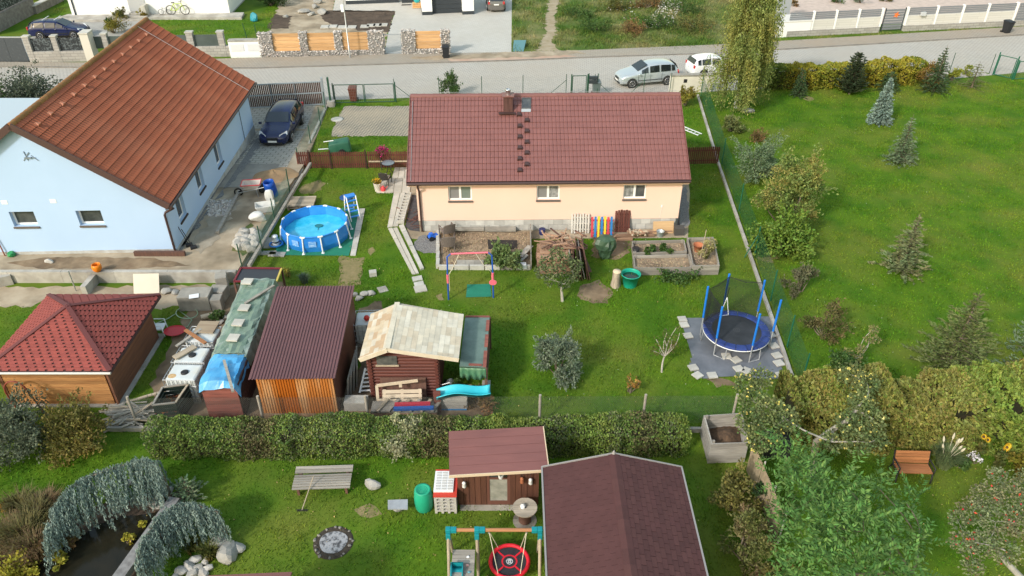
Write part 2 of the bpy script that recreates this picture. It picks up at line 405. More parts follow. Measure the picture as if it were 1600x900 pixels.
def window(parent,p0,d,nin,x0,x1,z0,z1,panes=2,glass=(None,),sill=SILLM,deep=.14,fw=.07,reveal=None,label=None):
    p0=Vector(p0);d=Vector(d);nin=Vector(nin)
    ang=math.atan2(d.y,d.x)
    def bx(b,xa,xb,ya,yb,za,zb):
        c=p0 + d * (xa + xb) / 2 + nin * (ya + yb) / 2;b.box((c.x,c.y,(za + zb) / 2),(xb - xa,abs(yb - ya),zb - za),rz=ang)
    f=MB();e=.003
    bx(f,x0 + e,x0 + fw,deep,deep + .06,z0 + e,z1 - e);bx(f,x1 - fw,x1 - e,deep,deep + .06,z0 + e,z1 - e)
    bx(f,x0 + fw,x1 - fw,deep,deep + .06,z0 + e,z0 + fw);bx(f,x0 + fw,x1 - fw,deep,deep + .06,z1 - fw,z1 - e)
    wi=(x1 - x0 - 2 * fw) / panes
    for i in range(1,panes): bx(f,x0 + fw + wi*i - fw*.8,x0 + fw + wi*i + fw*.8,deep - .01,deep + .06,z0 + fw,z1 - fw)
    w_=f.build("window",PVC,parent)
    for i in range(panes):
        g_=MB();a=x0 + fw + wi*i + (fw*.8 if i else 0);c=x0 + fw + wi*(i+1) - (fw*.8 if i < panes - 1 else 0)
        bx(g_,a,c,deep + .02,deep + .04,z0 + fw,z1 - fw);g_.build("pane",glass[i % len(glass)] or PANE,w_)
    s_=MB();bx(s_,x0 - .03,x1 + .03,-.06,deep - .004,z0 - .09,z0 - .004);s_.build("sill",sill,w_)
    return w_
def wave_tile(name,w_,h_,amp,m,waves=1,lip=.03,prof=((0,0),(.07,.55),(.18,.95),(.5,1),(.82,.95),(.93,.55))):
    """tiles with a flat pan between narrow grooves; the lower edge stands clear of the course below"""
    b=MB();vs=[]
    P=[((i + f) * w_,z) for i in range(waves) for f,z in prof] + [(waves * w_,0)]
    for y,dz in ((0,lip - .012),(0,lip),(h_ * 1.02,.002)):
        for x,z in P: vs.append((x,y + (.012 * (1 - z) if dz > .01 else 0),z * amp + dz))
    nx=len(P);fs=[(r*nx+i,r*nx+i+1,(r+1)*nx+i+1,(r+1)*nx+i) for r in range(2) for i in range(nx-1)]
    b.add(vs,fs);return b.mesh(name,m)
def slope_matrix(p,xd,yd):
    xd=Vector(xd).normalized();yd=Vector(yd).normalized();zd=xd.cross(yd)
    m=Matrix((xd,yd,zd)).transposed().to_4x4();m.translation=Vector(p);return m
def merged(name,me,mats_list,matl,parent,kind='stuff'):
    """the pieces past the limit: one object"""
    v0=np.zeros(len(me.vertices)*3,np.float32);me.vertices.foreach_get("co",v0);v0=v0.reshape(-1,3)
    F=[list(p.vertices) for p in me.polygons];b=MB()
    for M_ in mats_list:
        A=np.array(M_);b.add((v0 @ A[:3,:3].T + A[:3,3]).tolist(),F)
    return b.build(name,matl,parent,kind=kind,recalc=False)
# ---------------------------------------------------------------- the peach bungalow
RED_TILE=mat("brown_red_roof_tile",(.205,.088,.080),(.18,.077,.070),sc=1.2,rough=.42,rnd=.05,spec=.45)
DKBROWN=mat("dark_brown_metal",(.055,.03,.028),rough=.45,spec=.5)
PEACH=mat("peach_render",(.80,.57,.465),(.775,.55,.445),sc=.6,rough=.9)
PLINTH=brick("plinth_blocks",(.50,.49,.46),(.42,.41,.39),(.36,.35,.33),.5,.25,vertical=True,dirt=(.55,.54,.50),dsc=1.2,msize=.008)
HA,HBp=G(655.5,362),G(1057,358)
YH=math.atan2(HBp.y - HA.y,HBp.x - HA.x);HLEN=(HBp - HA).length
peach=thing("bungalow","long peach bungalow with brown red tiled gable roof","house",HA,YH)
HD,EZ,RZ,RYM,OV=8.2,2.94,5.70,4.1,.28
b=MB();b.span((.12,.03,-.2),(HLEN - .1,HD - .03,.64));plb=b.build("plinth",mat("plinth_mortar",(.34,.33,.31),rough=.95),peach)
PBK=mat("plinth_block",(.50,.49,.46),(.40,.39,.37),sc=2.5,rough=.9,bump=.2,rnd=.16)
for j in range(2):
    for i in range(27):
        xa=max(.12,.12 + (i - (j % 2)*.5)*.5);xb=min(HLEN - .1,.12 + (i + 1 - (j % 2)*.5)*.5) - .014
        if xb - xa > .1: MB().span((xa,.012,.04 + j*.3),(xb,.0295,.325 + j*.3)).build("block",PBK,plb)
HW=[(1.58,2.75,1.78,2.56),(5.98,7.14,1.78,2.56),(10.32,11.47,1.78,2.56)]
b=MB()
wall(b,(0,0,0),(1,0,0),HLEN,.645,2.80,.3,HW,(0,1,0));b.span((0,HD - .3,.645),(HLEN,HD,2.80))
for xx in (0,HLEN - .3):
    b.span((xx,.3,.645),(xx + .3,HD - .3,2.80))
    b.add([(xx+q,y,z) for q in (0,.3) for y,z in ((.05,2.802),(HD - .05,2.802),(RYM,RZ - .22))],[(0,1,2),(5,4,3),(0,3,4,1),(1,4,5,2),(2,5,3,0)])
b.build("wall",PEACH,peach)
GLS=[(BLIND,mat("pale_pane",(.16,.2,.18),rough=.1,spec=.7)),(BLIND,CURT),(CURT,PANE)]
for h,gl in zip(HW,GLS): window(peach,(0,0,0),(1,0,0),(0,1,0),*h,2,gl,SILLG,deep=.1)
RX_0,RX_1=-.40,HLEN + .27
sl_v=Vector((0,RYM + OV,RZ - EZ));SLANT=sl_v.length;sl_d=sl_v.normalized();sl_n=Vector((1,0,0)).cross(sl_d)
roof=MB()
roof.add([(RX_0,-OV,EZ - .03),(RX_1,-OV,EZ - .03),(RX_1,RYM,RZ - .03),(RX_0,RYM,RZ - .03),(RX_0,HD + OV,EZ),(RX_1,HD + OV,EZ),
          (RX_0,-OV,EZ - .15),(RX_1,-OV,EZ - .15),(RX_1,RYM,RZ - .15),(RX_0,RYM,RZ - .15),(RX_0,HD + OV,EZ - .12),(RX_1,HD + OV,EZ - .12)],
         [(0,1,2,3),(3,2,5,4),(7,6,9,8),(8,9,10,11),(0,3,9,6),(1,7,8,2),(3,4,10,9),(2,8,11,5),(0,6,7,1),(4,5,11,10)])
roof=roof.build("roof",DKBROWN,peach)
MB().span((RX_0 + .02,-OV + .03,EZ - .24),(RX_1 - .02,-.003,EZ - .151)).build("eave_box",PEACH,peach)
NC,NR=71,15;tw,th_=(RX_1 - RX_0) / NC,SLANT / NR
tme=wave_tile("tile",tw,th_,.026,RED_TILE)
rest=[]
for r in range(NR):
    for c in range(NC):
        p=Vector((RX_0 + c * tw,-OV,EZ)) + sl_d * (r * th_) + sl_n * .005
        M_=slope_matrix(p,(1,0,0),sl_d)
        if r * NC + c < 300: link_mesh("tile",tme,roof,M_)
        else: rest.append(M_)
merged("tile",tme,rest,RED_TILE,roof)
rm_=MB();rm_.lathe([(.14,0),(.14,.58)],12);rme=rm_.mesh("ridge_cap",RED_TILE)
for i in range(24):
    x0=RX_0 + i * (RX_1 - RX_0) / 24
    M_=Matrix.Translation((x0,RYM,RZ - .03)) @ Matrix.Rotation(R(90),4,'Y') @ Matrix.Rotation(R(1.5),4,'Y');link_mesh("ridge_cap",rme,roof,M_)
b=MB()
for xx in (RX_0 - .012,RX_1 + .012):
    MB().beam((xx,-OV,EZ - .03),(xx,RYM,RZ - .03),.03,.22).build("verge_board",RED_TILE,roof)
b=MB();b.tube([(RX_0 - .02,-OV - .07,EZ - .06),(RX_1 + .02,-OV - .07,EZ - .05)],.075,10);gut=b.build("gutter",DKBROWN,peach)
MB().tube([(.12,-OV - .07,EZ - .1),(.12,-OV - .05,EZ - .25),(.14,-.07,EZ - .6),(.14,-.07,.5),(.15,-.05,.05)],.05,10).build("downpipe",DKBROWN,peach)
HI=frame(peach)
e0=HI @ Vector((0,-OV,EZ));en=HI.to_3x3() @ sl_n
def onroof(px,py): return HI.inverted() @ rayplane(px,py,e0,en)
# chimney, sweep's step, roof window and vents
cp=onroof(794,177)
b=MB();b.span((cp.x - .24,cp.y,cp.z - .5),(cp.x + .24,cp.y + .5,5.95));ch=b.build("chimney",mat("chimney_cladding",(.12,.06,.055),(.07,.035,.032),sc=6,rough=.5,stretch=(4,4,.3)),roof,bevel=.02)
MB().span((cp.x - .30,cp.y - .06,5.955),(cp.x + .30,cp.y + .56,6.0)).build("chimney_cap",RED_TILE,ch)
MB().lathe([(.12,6.0),(.12,6.2),(.15,6.21),(.15,6.28),(.1,6.29),(.1,6.1)],16,(cp.x,cp.y + .25,0),caps=False).build("flue",mat("steel",(.6,.6,.6),rough=.3,metal=.9),ch)
cp=onroof(792,181)
b=MB();b.span((cp.x - .42,cp.y - .12,cp.z + .12),(cp.x + .42,cp.y + .12,cp.z + .16));b.beam((cp.x - .3,cp.y,cp.z),(cp.x - .3,cp.y,cp.z + .12),.04,.04);b.beam((cp.x + .3,cp.y,cp.z),(cp.x + .3,cp.y,cp.z + .12),.04,.04);b.build("sweep_step",DKBROWN,roof)
a=onroof(822,171);bb=onroof(822.5,154);hw=.24
b=MB();off=sl_n * .09
for (s0,s1,t0,t1) in ((-hw,-hw+.05,0,1),(hw-.05,hw,0,1),(-hw+.05,hw-.05,0,.09),(-hw+.05,hw-.05,.91,1)):
    q0=a + (bb - a) * t0;q1=a + (bb - a) * t1
    b.plate([q0 + Vector((s0,0,0)) + off,q0 + Vector((s1,0,0)) + off,q1 + Vector((s1,0,0)) + off,q1 + Vector((s0,0,0)) + off],.1)
rw=b.build("roof_window",mat("anthracite",(.07,.075,.08),rough=.5),roof)
q0=a + (bb - a) * .09;q1=a + (bb - a) * .91
MB().plate([q0 + Vector((-hw+.05,0,0)) + off*.8,q0 + Vector((hw-.05,0,0)) + off*.8,q1 + Vector((hw-.05,0,0)) + off*.8,q1 + Vector((-hw+.05,0,0)) + off*.8],.03).build("pane",PANE,rw)
q0=a + (a - bb) * .28
MB().plate([q0 + Vector((-hw,0,0)) + off*.7,q0 + Vector((hw,0,0)) + off*.7,a + Vector((hw,0,0)) + off*.7,a + Vector((-hw,0,0)) + off*.7],.01).build("flashing",mat("lead_flashing",(.42,.45,.47),rough=.5,metal=.3),rw)
vb=MB();vb.add([(-.13,0,.02),(.13,0,.02),(.09,.3,.03),(-.09,.3,.03),(-.12,.02,.17),(.12,.02,.17),(.07,.22,.14),(-.07,.22,.14)],[(0,1,5,4),(1,2,6,5),(2,3,7,6),(3,0,4,7),(4,5,6,7)])
vme=vb.mesh("roof_vent",DKBROWN)
for px,py in [(811,183),(812,201),(812,218),(812,235),(812,252),(812,270),(823,192),(823,209),(823,226),(823,243),(823,261)]:
    link_mesh("roof_vent",vme,roof,slope_matrix(onroof(px,py),(1,0,0),sl_d))
b=MB();q=onroof(645,160);q1=onroof(642,284)
b.tube([q + sl_n*.08,q1 + sl_n*.08],.012,5);b.tube([(RX_0 + .1,RYM,RZ + .17),(RX_1 - .1,RYM,RZ + .17)],.01,5);b.build("lightning_wire",mat("galvanised",(.45,.46,.47),rough=.45,metal=.7),roof)
b=MB();b.span((HLEN - .95,-.03,1.3),(HLEN - .88,0,1.42));b.tube([(HLEN - .9,-.012,1.3),(HLEN - .96,-.012,.7)],.006,5);b.build("wall_socket",PVC,peach)
# ---------------------------------------------------------------- the pale blue house
ORANGE_T=mat("terracotta_tile",(.305,.088,.038),(.26,.074,.033),sc=.9,rough=.55,rnd=.06,c3=(.30,.10,.05),sc3=.5,spec=.4)
LBLUE=mat("pale_blue_render",(.42,.565,.79),(.40,.545,.765),sc=.5,rough=.9)
BO=G(277.5,393,.5);BO.z=0
blue=thing("blue_house","tall pale blue gabled house with terracotta tiled roof","house",BO,R(2.0))
BL,BW,BEZ,BRZ,BOX=15.2,10.8,3.10,7.08,.32
BROOF=16.15;bx_r=-BW / 2
SW=[]
BIi=frame(blue).inverted();bwx=frame(blue).to_3x3() @ Vector((1,0,0))
def onside(px,py): return BIi @ rayplane(px,py,BO,bwx)
for lo_,hi_ in (((281,345),(294,330)),((311,300),(322,287)),((340,260),(353,243))):
    a=onside(*lo_);c=onside(*hi_);SW.append((a.y + .02,a.y + 1.0,(a.z + c.z) / 2 - .06,2.75))
b=MB()
GW=[(BW - 7.15,BW - 6.03,2.02,2.80),(BW - 4.12,BW - 2.98,2.02,2.80)]
wall(b,(-BW,0,0),(1,0,0),BW,0,3.25,.35,GW,(0,1,0))
wall(b,(0,.35,0),(0,1,0),BL - .35,0,3.25,.35,[(h[0]-.35,h[1]-.35,h[2],h[3]) for h in SW],(-1,0,0))
b.span((-BW,BL - .35,0),(-.35,BL,3.25));b.span((-BW,.35,0),(-BW + .35,BL - .35,3.25))
for yy in (0,BL - .35):
    b.add([(x,yy+q,z) for q in (0,.35) for x,z in ((-BW + .05,3.252),(-.05,3.252),(bx_r,BRZ - .16))],[(0,1,2),(5,4,3),(0,3,4,1),(1,4,5,2),(2,5,3,0)])
b.build("wall",LBLUE,blue)
MB().span((-BW - .02,-.03,-.1),(.03,BL + .02,.66)).build("plinth",mat("plinth_render",(.45,.47,.48),(.34,.33,.31),sc=2,rough=.95,bump=.5),blue)
for h in GW: window(blue,(-BW,0,0),(1,0,0),(0,1,0),*h,1,(PANE,),SILLG,deep=.2,fw=.09)
for h in SW: window(blue,(0,0,0),(0,1,0),(-1,0,0),*h,1,(PANE,),SILLM,deep=.16,fw=.09)
FV=-.28
sv=Vector((-(BOX - bx_r),0,BRZ - BEZ));BSL=sv.length;bsd=sv.normalized();bsn=Vector((0,1,0)).cross(bsd);
if bsn.z < 0: bsn=-bsn
xl=2 * bx_r - BOX
b=MB();t=.14
b.add([(BOX,FV,BEZ - .03),(bx_r,FV,BRZ - .03),(xl,FV,BEZ - .03),(BOX,FV,BEZ - .03 - t),(bx_r,FV,BRZ - .03 - t),(xl,FV,BEZ - .03 - t)] +
      [(x,BROOF,z) for x,z in ((BOX,BEZ - .03),(bx_r,BRZ - .03),(xl,BEZ - .03),(BOX,BEZ - .03 - t),(bx_r,BRZ - .03 - t),(xl,BEZ - .03 - t))],
      [(0,1,4,3),(1,2,5,4),(6,9,10,7),(7,10,11,8),(0,6,7,1),(1,7,8,2),(3,4,10,9),(4,5,11,10),(0,3,9,6),(2,8,11,5)])
broof=b.build("roof",DKBROWN,blue)
NRB,NCB=19,84
tw2,th2=(BROOF - FV) / NCB,BSL / NRB
for r in range(NRB):
    me=wave_tile("tile_course",(BROOF - FV)/NCB,th2,.065,ORANGE_T,waves=NCB,lip=.034,prof=((0,0),(.2,.5),(.45,1),(.7,.6))) if r ==0 else me
    p=Vector((BOX,FV,BEZ)) + bsd * (r * th2) + bsn * .005
    link_mesh("tile_course",me,broof,slope_matrix(p,(0,1,0),bsd))
lsd=Vector((bx_r - xl,0,BRZ - BEZ)).normalized()
MB().add([(xl,FV,BEZ),(bx_r,FV,BRZ),(bx_r,BROOF,BRZ),(xl,BROOF,BEZ)],[(0,1,2,3)]).build("far_slope_tiles",ORANGE_T,broof)
MOSS=mat("mossy_ridge",(.26,.13,.05),(.20,.135,.04),sc=1.5,rough=.9,rnd=.15,c3=(.30,.10,.05),sc3=.8)
rm_=MB();rm_.lathe([(.15,0),(.135,.40)],10);rme=rm_.mesh("ridge_tile",MOSS)
for i in range(44):
    M_=Matrix.Translation((bx_r,FV + i * (BROOF - FV) / 44,BRZ)) @ Matrix.Rotation(R(-90),4,'X');link_mesh("ridge_tile",rme,broof,M_)
vb=MB();vb.add([(-.16,0,.05),(.16,0,.05),(.1,.22,.06),(-.1,.22,.06),(-.12,.02,.14),(.12,.02,.14),(0,.2,.1)],[(0,1,5,4),(4,5,6),(1,2,6,5),(0,4,6,3)])
vme=vb.mesh("vent_tile",mat("vent_terracotta",(.42,.17,.10),rough=.6))
for i in range(12):
    p=Vector((BOX,FV + 1.0 + i * 1.22,BEZ)) + bsd * (16.9 * th2) + bsn * .02;link_mesh("vent_tile",vme,broof,slope_matrix(p,(0,1,0),bsd))
VERGE=mat("brown_verge",(.085,.048,.044),rough=.5)
for xx in (BOX,xl):
    MB().beam((xx,FV - .02,BEZ - .02),(bx_r,FV - .02,BRZ),.05,.30).build("verge_board",VERGE,broof)
MB().tube([(BOX + .06,FV - .02,BEZ - .05),(BOX + .06,BROOF,BEZ - .05)],.075,10).build("gutter",DKBROWN,blue)
MB().tube([(BOX + .06,FV + .08,BEZ - .1),(BOX + .06,.0,BEZ - .25),(.0,-.09,BEZ - .42),(-.06,-.1,BEZ - .55),(-.06,-.1,.55)],.055,10).build("downpipe",DKBROWN,blue)
b=MB();p0=Vector((BOX,14.4,BEZ)) + bsn*.12;b.tube([p0,p0 + bsd * BSL],.012,5);b.build("lightning_wire",mat("wire_pale",(.5,.5,.5),rough=.5),broof)
MB().tube([(.03,12.9,2.9),(.03,12.9,.6)],.02,5).build("conduit",mat("dark_conduit",(.12,.15,.2)),blue)
b=MB()
for x,z in ((-7.15,3.2),(-4.95,3.22)): b.lathe([(.12,0),(.10,.03)],10,(x,0,z))
b2=MB()
for x,z in ((-7.15,3.3),(-4.95,3.32)): b2.box((x,-.004,z),(.28,.012,.2))
b2.build("repair_patch",mat("filler_white",(.72,.76,.78),rough=.9),blue)
b=MB()
for (x,z,x2,z2) in ((-5.55,5.35,-5.2,5.75),(-5.45,5.45,-5.0,5.5),(-5.35,5.35,-5.4,5.8),(-5.15,5.6,-4.9,5.35)): b.beam((x,-.012,z),(x2,-.03,z2),.02,.03)
b.box((-5.3,-.04,5.5),(.3,.06,.06));b.build("wall_mark",mat("wall_mark_grey",(.25,.30,.36),rough=.5,metal=.3),blue)  # raised grey bars standing for an unclear dark mark on the gable
p=G(-14,197,3.6)
an=thing("annex","flat pale blue roofed annex behind the blue house","building",(p.x,p.y,0))
MB().span((-3,0,0),(3.5,4,3.4)).build("wall",LBLUE,an);MB().span((-3.2,-.2,3.405),(3.7,4.2,3.6)).build("roof",mat("pale_roof_sheet",(.42,.5,.56),rough=.5),an)
# ================================================================ PLANTS: builders
BARK=mat("bark",(.10,.075,.05),(.19,.155,.12),sc=5,rough=.95,bump=.6,bsc=16,stretch=(1,1,.3))
GREYBARK=mat("grey_bark",(.30,.27,.22),(.42,.385,.33),sc=5,rough=.9,bump=.4,stretch=(1,1,.4))
def leafmat(name,c1,c2,isl=.35,trans=.3,c3=None,sc=1.5,sc3=.9,rough=.6):
    return mat(name,c1,c2,sc=sc,rough=rough,island=isl,trans=trans,c3=c3,sc3=sc3,spec=.3)
L_GREEN=leafmat("leaf_green",(.045,.10,.022),(.085,.145,.03))
L_DARK=leafmat("leaf_dark",(.028,.060,.020),(.055,.09,.025))
L_GREY=leafmat("leaf_grey_green",(.115,.167,.103),(.218,.253,.178),isl=.4)
L_OLIVE=leafmat("leaf_olive",(.075,.10,.025),(.14,.145,.035),c3=(.20,.14,.04))
L_YELLOW=leafmat("leaf_yellow",(.28,.24,.03),(.14,.15,.03),isl=.35,c3=(.26,.16,.035),sc=.7)
L_RUST=leafmat("leaf_rust",(.20,.12,.05),(.13,.12,.04),c3=(.30,.15,.06))
N_BLUE=leafmat("needle_blue",(.18,.27,.235),(.27,.35,.30),isl=.35,trans=.1)
N_GREY=leafmat("needle_grey",(.105,.165,.085),(.165,.215,.115),isl=.35,trans=.1)
N_GREEN=leafmat("needle_green",(.040,.081,.029),(.069,.115,.040),isl=.35,trans=.1)
N_DARK=leafmat("needle_dark",(.028,.048,.022),(.05,.07,.028),isl=.35,trans=.1)
N_LARCH=leafmat("needle_olive",(.105,.145,.04),(.155,.18,.06),isl=.35,trans=.2)
def clump_leaves(clumps,n,L,W,flat=.3,out=.8,droop=0.0,ctr=None,hollow=.45):
    """leaves in round clumps, thicker on the outside of each"""
    cs=np.array([c[:3] for c in clumps]);rs=np.array([c[3] for c in clumps]);wgt=rs**2 / (rs**2).sum()
    k=rng.choice(len(cs),n,p=wgt);d=unit(rng.normal(size=(n,3)));rad=rs[k] * (hollow + (1 - hollow) * rng.uniform(0,1,n)**.6) * rng.choice([1,1,1,1.25],n)
    C=cs[k] + d * rad[:,None] * np.array([1,1,.85])
    A=d * out + rng.normal(size=(n,3)) * .6 + np.array([0,0,-droop])
    C[:,2]=np.maximum(C[:,2],.03)
    return leaf_quads(C,A,L,W,flat)
def limb_mesh(b,p,q,r0,r1,bend=.15,n=5,r=None):
    r=r or random;p=Vector(p);q=Vector(q);L=(q - p).length;pts=[]
    o1=Vector((r.uniform(-1,1),r.uniform(-1,1),r.uniform(-.3,.6))) * L * bend
    for i in range(n):
        t=i / (n - 1);pts.append(p.lerp(q,t) + o1 * sin(pi * t))
    b.tube(pts,[r0 + (r1 - r0) * i / (n - 1) for i in range(n)],7);return pts
def tree(name,label,cat,loc,th,tr,cc,cr,ncl,nleaf,L,W,lm,bark=BARK,seed=1,flat=.4,clr=.33,group=None,leader=True,droop=0,shell=.55,extra=None):
    """tapered trunk, limbs to every clump, leafy crown; cc/cr crown centre and radii relative to the foot"""
    r=random.Random(seed);t=thing(name,label,cat,loc,0,group)
    b=MB();cc=Vector(cc);cr=Vector(cr);cl=[]
    for i in range(ncl):
        while True:
            d=Vector((r.gauss(0,1),r.gauss(0,1),r.gauss(0,1))).normalized()
            if d.z > -.75: break
        s=shell + (1 - shell) * r.random()
        c=cc + Vector((d.x*cr.x,d.y*cr.y,d.z*cr.z)) * s * .82
        cl.append((c.x,c.y,max(c.z,.15),min(cr) * clr * r.uniform(.65,1.35)))
    top=Vector((cc.x*.6,cc.y*.6,th + (cc.z - th) * .6))
    tp=limb_mesh(b,(0,0,-.05),top,tr,tr * .45,.06,6,r)
    b.build("trunk",bark,t)
    b=MB()
    for c in cl:
        q=tp[r.choice([2,3,4,5]) if th > .5 else r.choice([0,1,2,3])];limb_mesh(b,q,c[:3],tr * .38,tr * .08,.12,5,r)
    b.build("limbs",bark,t)
    V=clump_leaves(cl,nleaf,L,W,flat,droop=droop)
    o=npmesh("crown",V,4,lm);o.parent=t;FR[o.name]=frame(t)
    if extra: extra(t,cl,r)
    return t
def shrub(name,label,cat,loc,rad,hgt,nleaf,L,W,lm,seed=1,ncl=14,group=None,flat=.4,stems=6,rx=1.0,ry=1.0,bark=BARK,clr=.42,out=.8,droop=0):
    r=random.Random(seed);t=thing(name,label,cat,loc,0,group);cl=[]
    for i in range(ncl):
        a=r.uniform(0,6.28);q=r.random() ** .5;z=r.uniform(.18,.95)
        w_=math.sqrt(max(0,1 - (z - .35)**2 / .5))
        cl.append((cos(a)*q*rad*rx*w_*.9,sin(a)*q*rad*ry*w_*.9,z*hgt*.92,rad * clr * r.uniform(.45,1.15)))
    b=MB()
    for i in range(stems):
        c=r.choice(cl);limb_mesh(b,(r.uniform(-.08,.08),r.uniform(-.08,.08),-.03),c[:3],.03 * rad + .012,.008,.15,4,r)
    b.build("stems",bark,t)
    V=clump_leaves(cl,int(nleaf*.85),L,W,flat,out,droop)
    if rad > .5:
        g=np.random.default_rng(seed);S_=[]
        for _ in range(int(12 + rad*16)):
            c=np.array(r.choice(cl));d=c[:3] * np.array([1,1,.8]) + np.array([0,0,-.2*hgt]);d=unit(d + g.normal(0,.45*rad,3) + np.array([0,0,.25*rad]));n=int(nleaf*.24/(12 + rad*16)) + 3;s=g.uniform(.6,1.9,n)
            S_.append(np.stack([*(c[:3] + d * (s*c[3])[:,None] + g.normal(0,.06*rad**.5,(n,3))).T,*np.tile(d,(n,1)).T],1))
        S_=np.concatenate(S_);S_[:,2]=np.maximum(S_[:,2],.03);V=np.concatenate([V,leaf_quads(S_[:,:3],S_[:,3:] + g.normal(0,.5,(len(S_),3)),L,W,flat)])
    o=npmesh("foliage",V,4,lm);o.parent=t;FR[o.name]=frame(t)
    return t
def conifer(name,label,loc,h,rad,m,lev=16,nb=9,L=.14,W=.05,droop=.15,seed=1,dens=1.0,p=.9,group=None,up=.15,ragged_=.2,lean=(0,0),cat="conifer",clean=0.03):
    g=np.random.default_rng(seed);t=thing(name,label,cat,loc,0,group)
    b=MB();top=Vector((lean[0],lean[1],h));b.tube([(0,0,-.05),top * .5,top],[.03 + .018 * h,.015 + .010 * h,.006],7)
    b.build("trunk",BARK,t)
    C=[];A=[];bb=MB()
    for i in range(lev):
        f=clean + (1 - clean) * i / lev;z0=f * h * .97;rr=rad * (1 - f) ** p + .04
        k=max(4,int(nb * (.45 + .55 * (1 - f))))
        for j in range(k):
            a=2*pi * (j + g.uniform(-.3,.3)) / k + i * 2.4;r_=rr * (1 + g.uniform(-ragged_,ragged_));d=np.array([cos(a),sin(a),0])
            o=np.array([lean[0],lean[1],0]) * f + np.array([0,0,z0])
            n=max(4,int(26 * dens * r_ / max(rad,.4) + 3));s=g.uniform(.12,1,n)
            P=o + d * (s * r_)[:,None] + np.array([0,0,1])[None] * ((up * r_ * s - droop * r_ * s**2 * 1.6) + g.normal(0,.02 * h / 3,n))[:,None]
            side=np.array([-d[1],d[0],0]);wd=(.16 * r_ * (1.15 - s))
            P=P + side * (g.uniform(-1,1,n) * wd)[:,None]
            C.append(P);A.append(d[None] * .8 + side * g.uniform(-.9,.9,n)[:,None] + np.array([0,0,.25]) + g.normal(0,.25,(n,3)))
            e=o + d * r_ * .85 + np.array([0,0,up * r_ * .85 - droop * r_ * 1.2]);bb.tube([o,e],[.012 + .006 * r_,.004],3,cap=False)
    bb.build("limbs",BARK,t,kind="stuff")
    C=np.concatenate(C);A=np.concatenate(A);C[:,2]=np.maximum(C[:,2],.02)
    o=npmesh("crown",leaf_quads(C,A,L,W,.5),4,m);o.parent=t;FR[o.name]=frame(t);return t
HCORE=mat('hedge_twigs',(.03,.035,.014),(.05,.04,.022),sc=6,rough=1)
def hedge(name,label,pts,width,hgt,n,L,W,mats_,seed=1,rough_=.12,core=None,hvar=.1,parts=None):
    """clipped hedge along pts (world), leaves on its top and sides"""
    g=np.random.default_rng(seed);p0=Vector(pts[0]);t=thing(name,label,"hedge",p0)
    seg=[(Vector(a),Vector(c)) for a,c in zip(pts,pts[1:])];ls=np.array([(c - a).length for a,c in seg])
    b=MB(True)
    for a,c in seg:
        d=(c - a).normalized();b.beam(a + (d*.25 if a is seg[0][0] else d*.01) + Vector((0,0,hgt*.36)),c - d*(.25 if c is seg[-1][1] else .01) + Vector((0,0,hgt*.34)),width * .58,hgt * .62)
    b.build("twigs",core or HCORE,t)
    k=g.choice(len(seg),n,p=ls / ls.sum());u=g.uniform(0,1,n)
    a_=np.array([s[0] for s in seg]);c_=np.array([s[1] for s in seg]);D=unit(c_ - a_);Nn=np.stack([-D[:,1],D[:,0],0 * D[:,0]],1)
    base=a_[k] + (c_ - a_)[k] * u[:,None]
    per=width + 2 * hgt;q=g.uniform(0,per,n);onl=q < hgt;ont=(q >=hgt) & (q < hgt + width)
    off=np.where(onl,-width/2,np.where(ont,q - hgt - width/2,width/2));z=np.where(onl,q,np.where(ont,hgt,q - hgt - width))
    lump=wob(base,2.2,seed) * rough_ + wob(base + 7,6,seed + 1) * rough_ * .6
    lump=lump + wob(base * 1.0 + z[:,None] * np.array([.8,1.3,0]),4.5,seed + 3) * rough_ * .7;lump=np.clip(lump,-.30 if rough_ > .3 else -.16,.6);depth=-np.abs(g.normal(0,.07,n)) + lump
    P=base + Nn[k] * (off + np.where(onl,-depth,np.where(ont,0,depth)))[:,None]
    P[:,2]=np.maximum(.03,z + np.where(ont,depth,0) + wob(base,.5,seed + 2) * hvar * (z / hgt))
    # round the shoulders
    sh=np.clip((np.abs(off) / (width/2)) * (z / hgt) - .8,0,.2) * 5;P[:,2] -=sh * .12
    A=Nn[k] * np.where(onl,-1,np.where(ont,0,1))[:,None] + np.array([0,0,1]) * np.where(ont,1,.3)[:,None] + g.normal(0,.6,(n,3))
    V=leaf_quads(P,A,L,W,.25)
    if len(mats_) ==1:
        o=npmesh("foliage",V,4,mats_[0],t)
    else:
        sel=np.digitize(wob(base,.55,seed + 9) + g.normal(0,.18,n),np.linspace(-.55,.55,len(mats_) + 1)[1:-1])
        o=npmesh("foliage",V,4,mats_,t);o.data.polygons.foreach_set("material_index",sel.astype(np.int32))
    return t
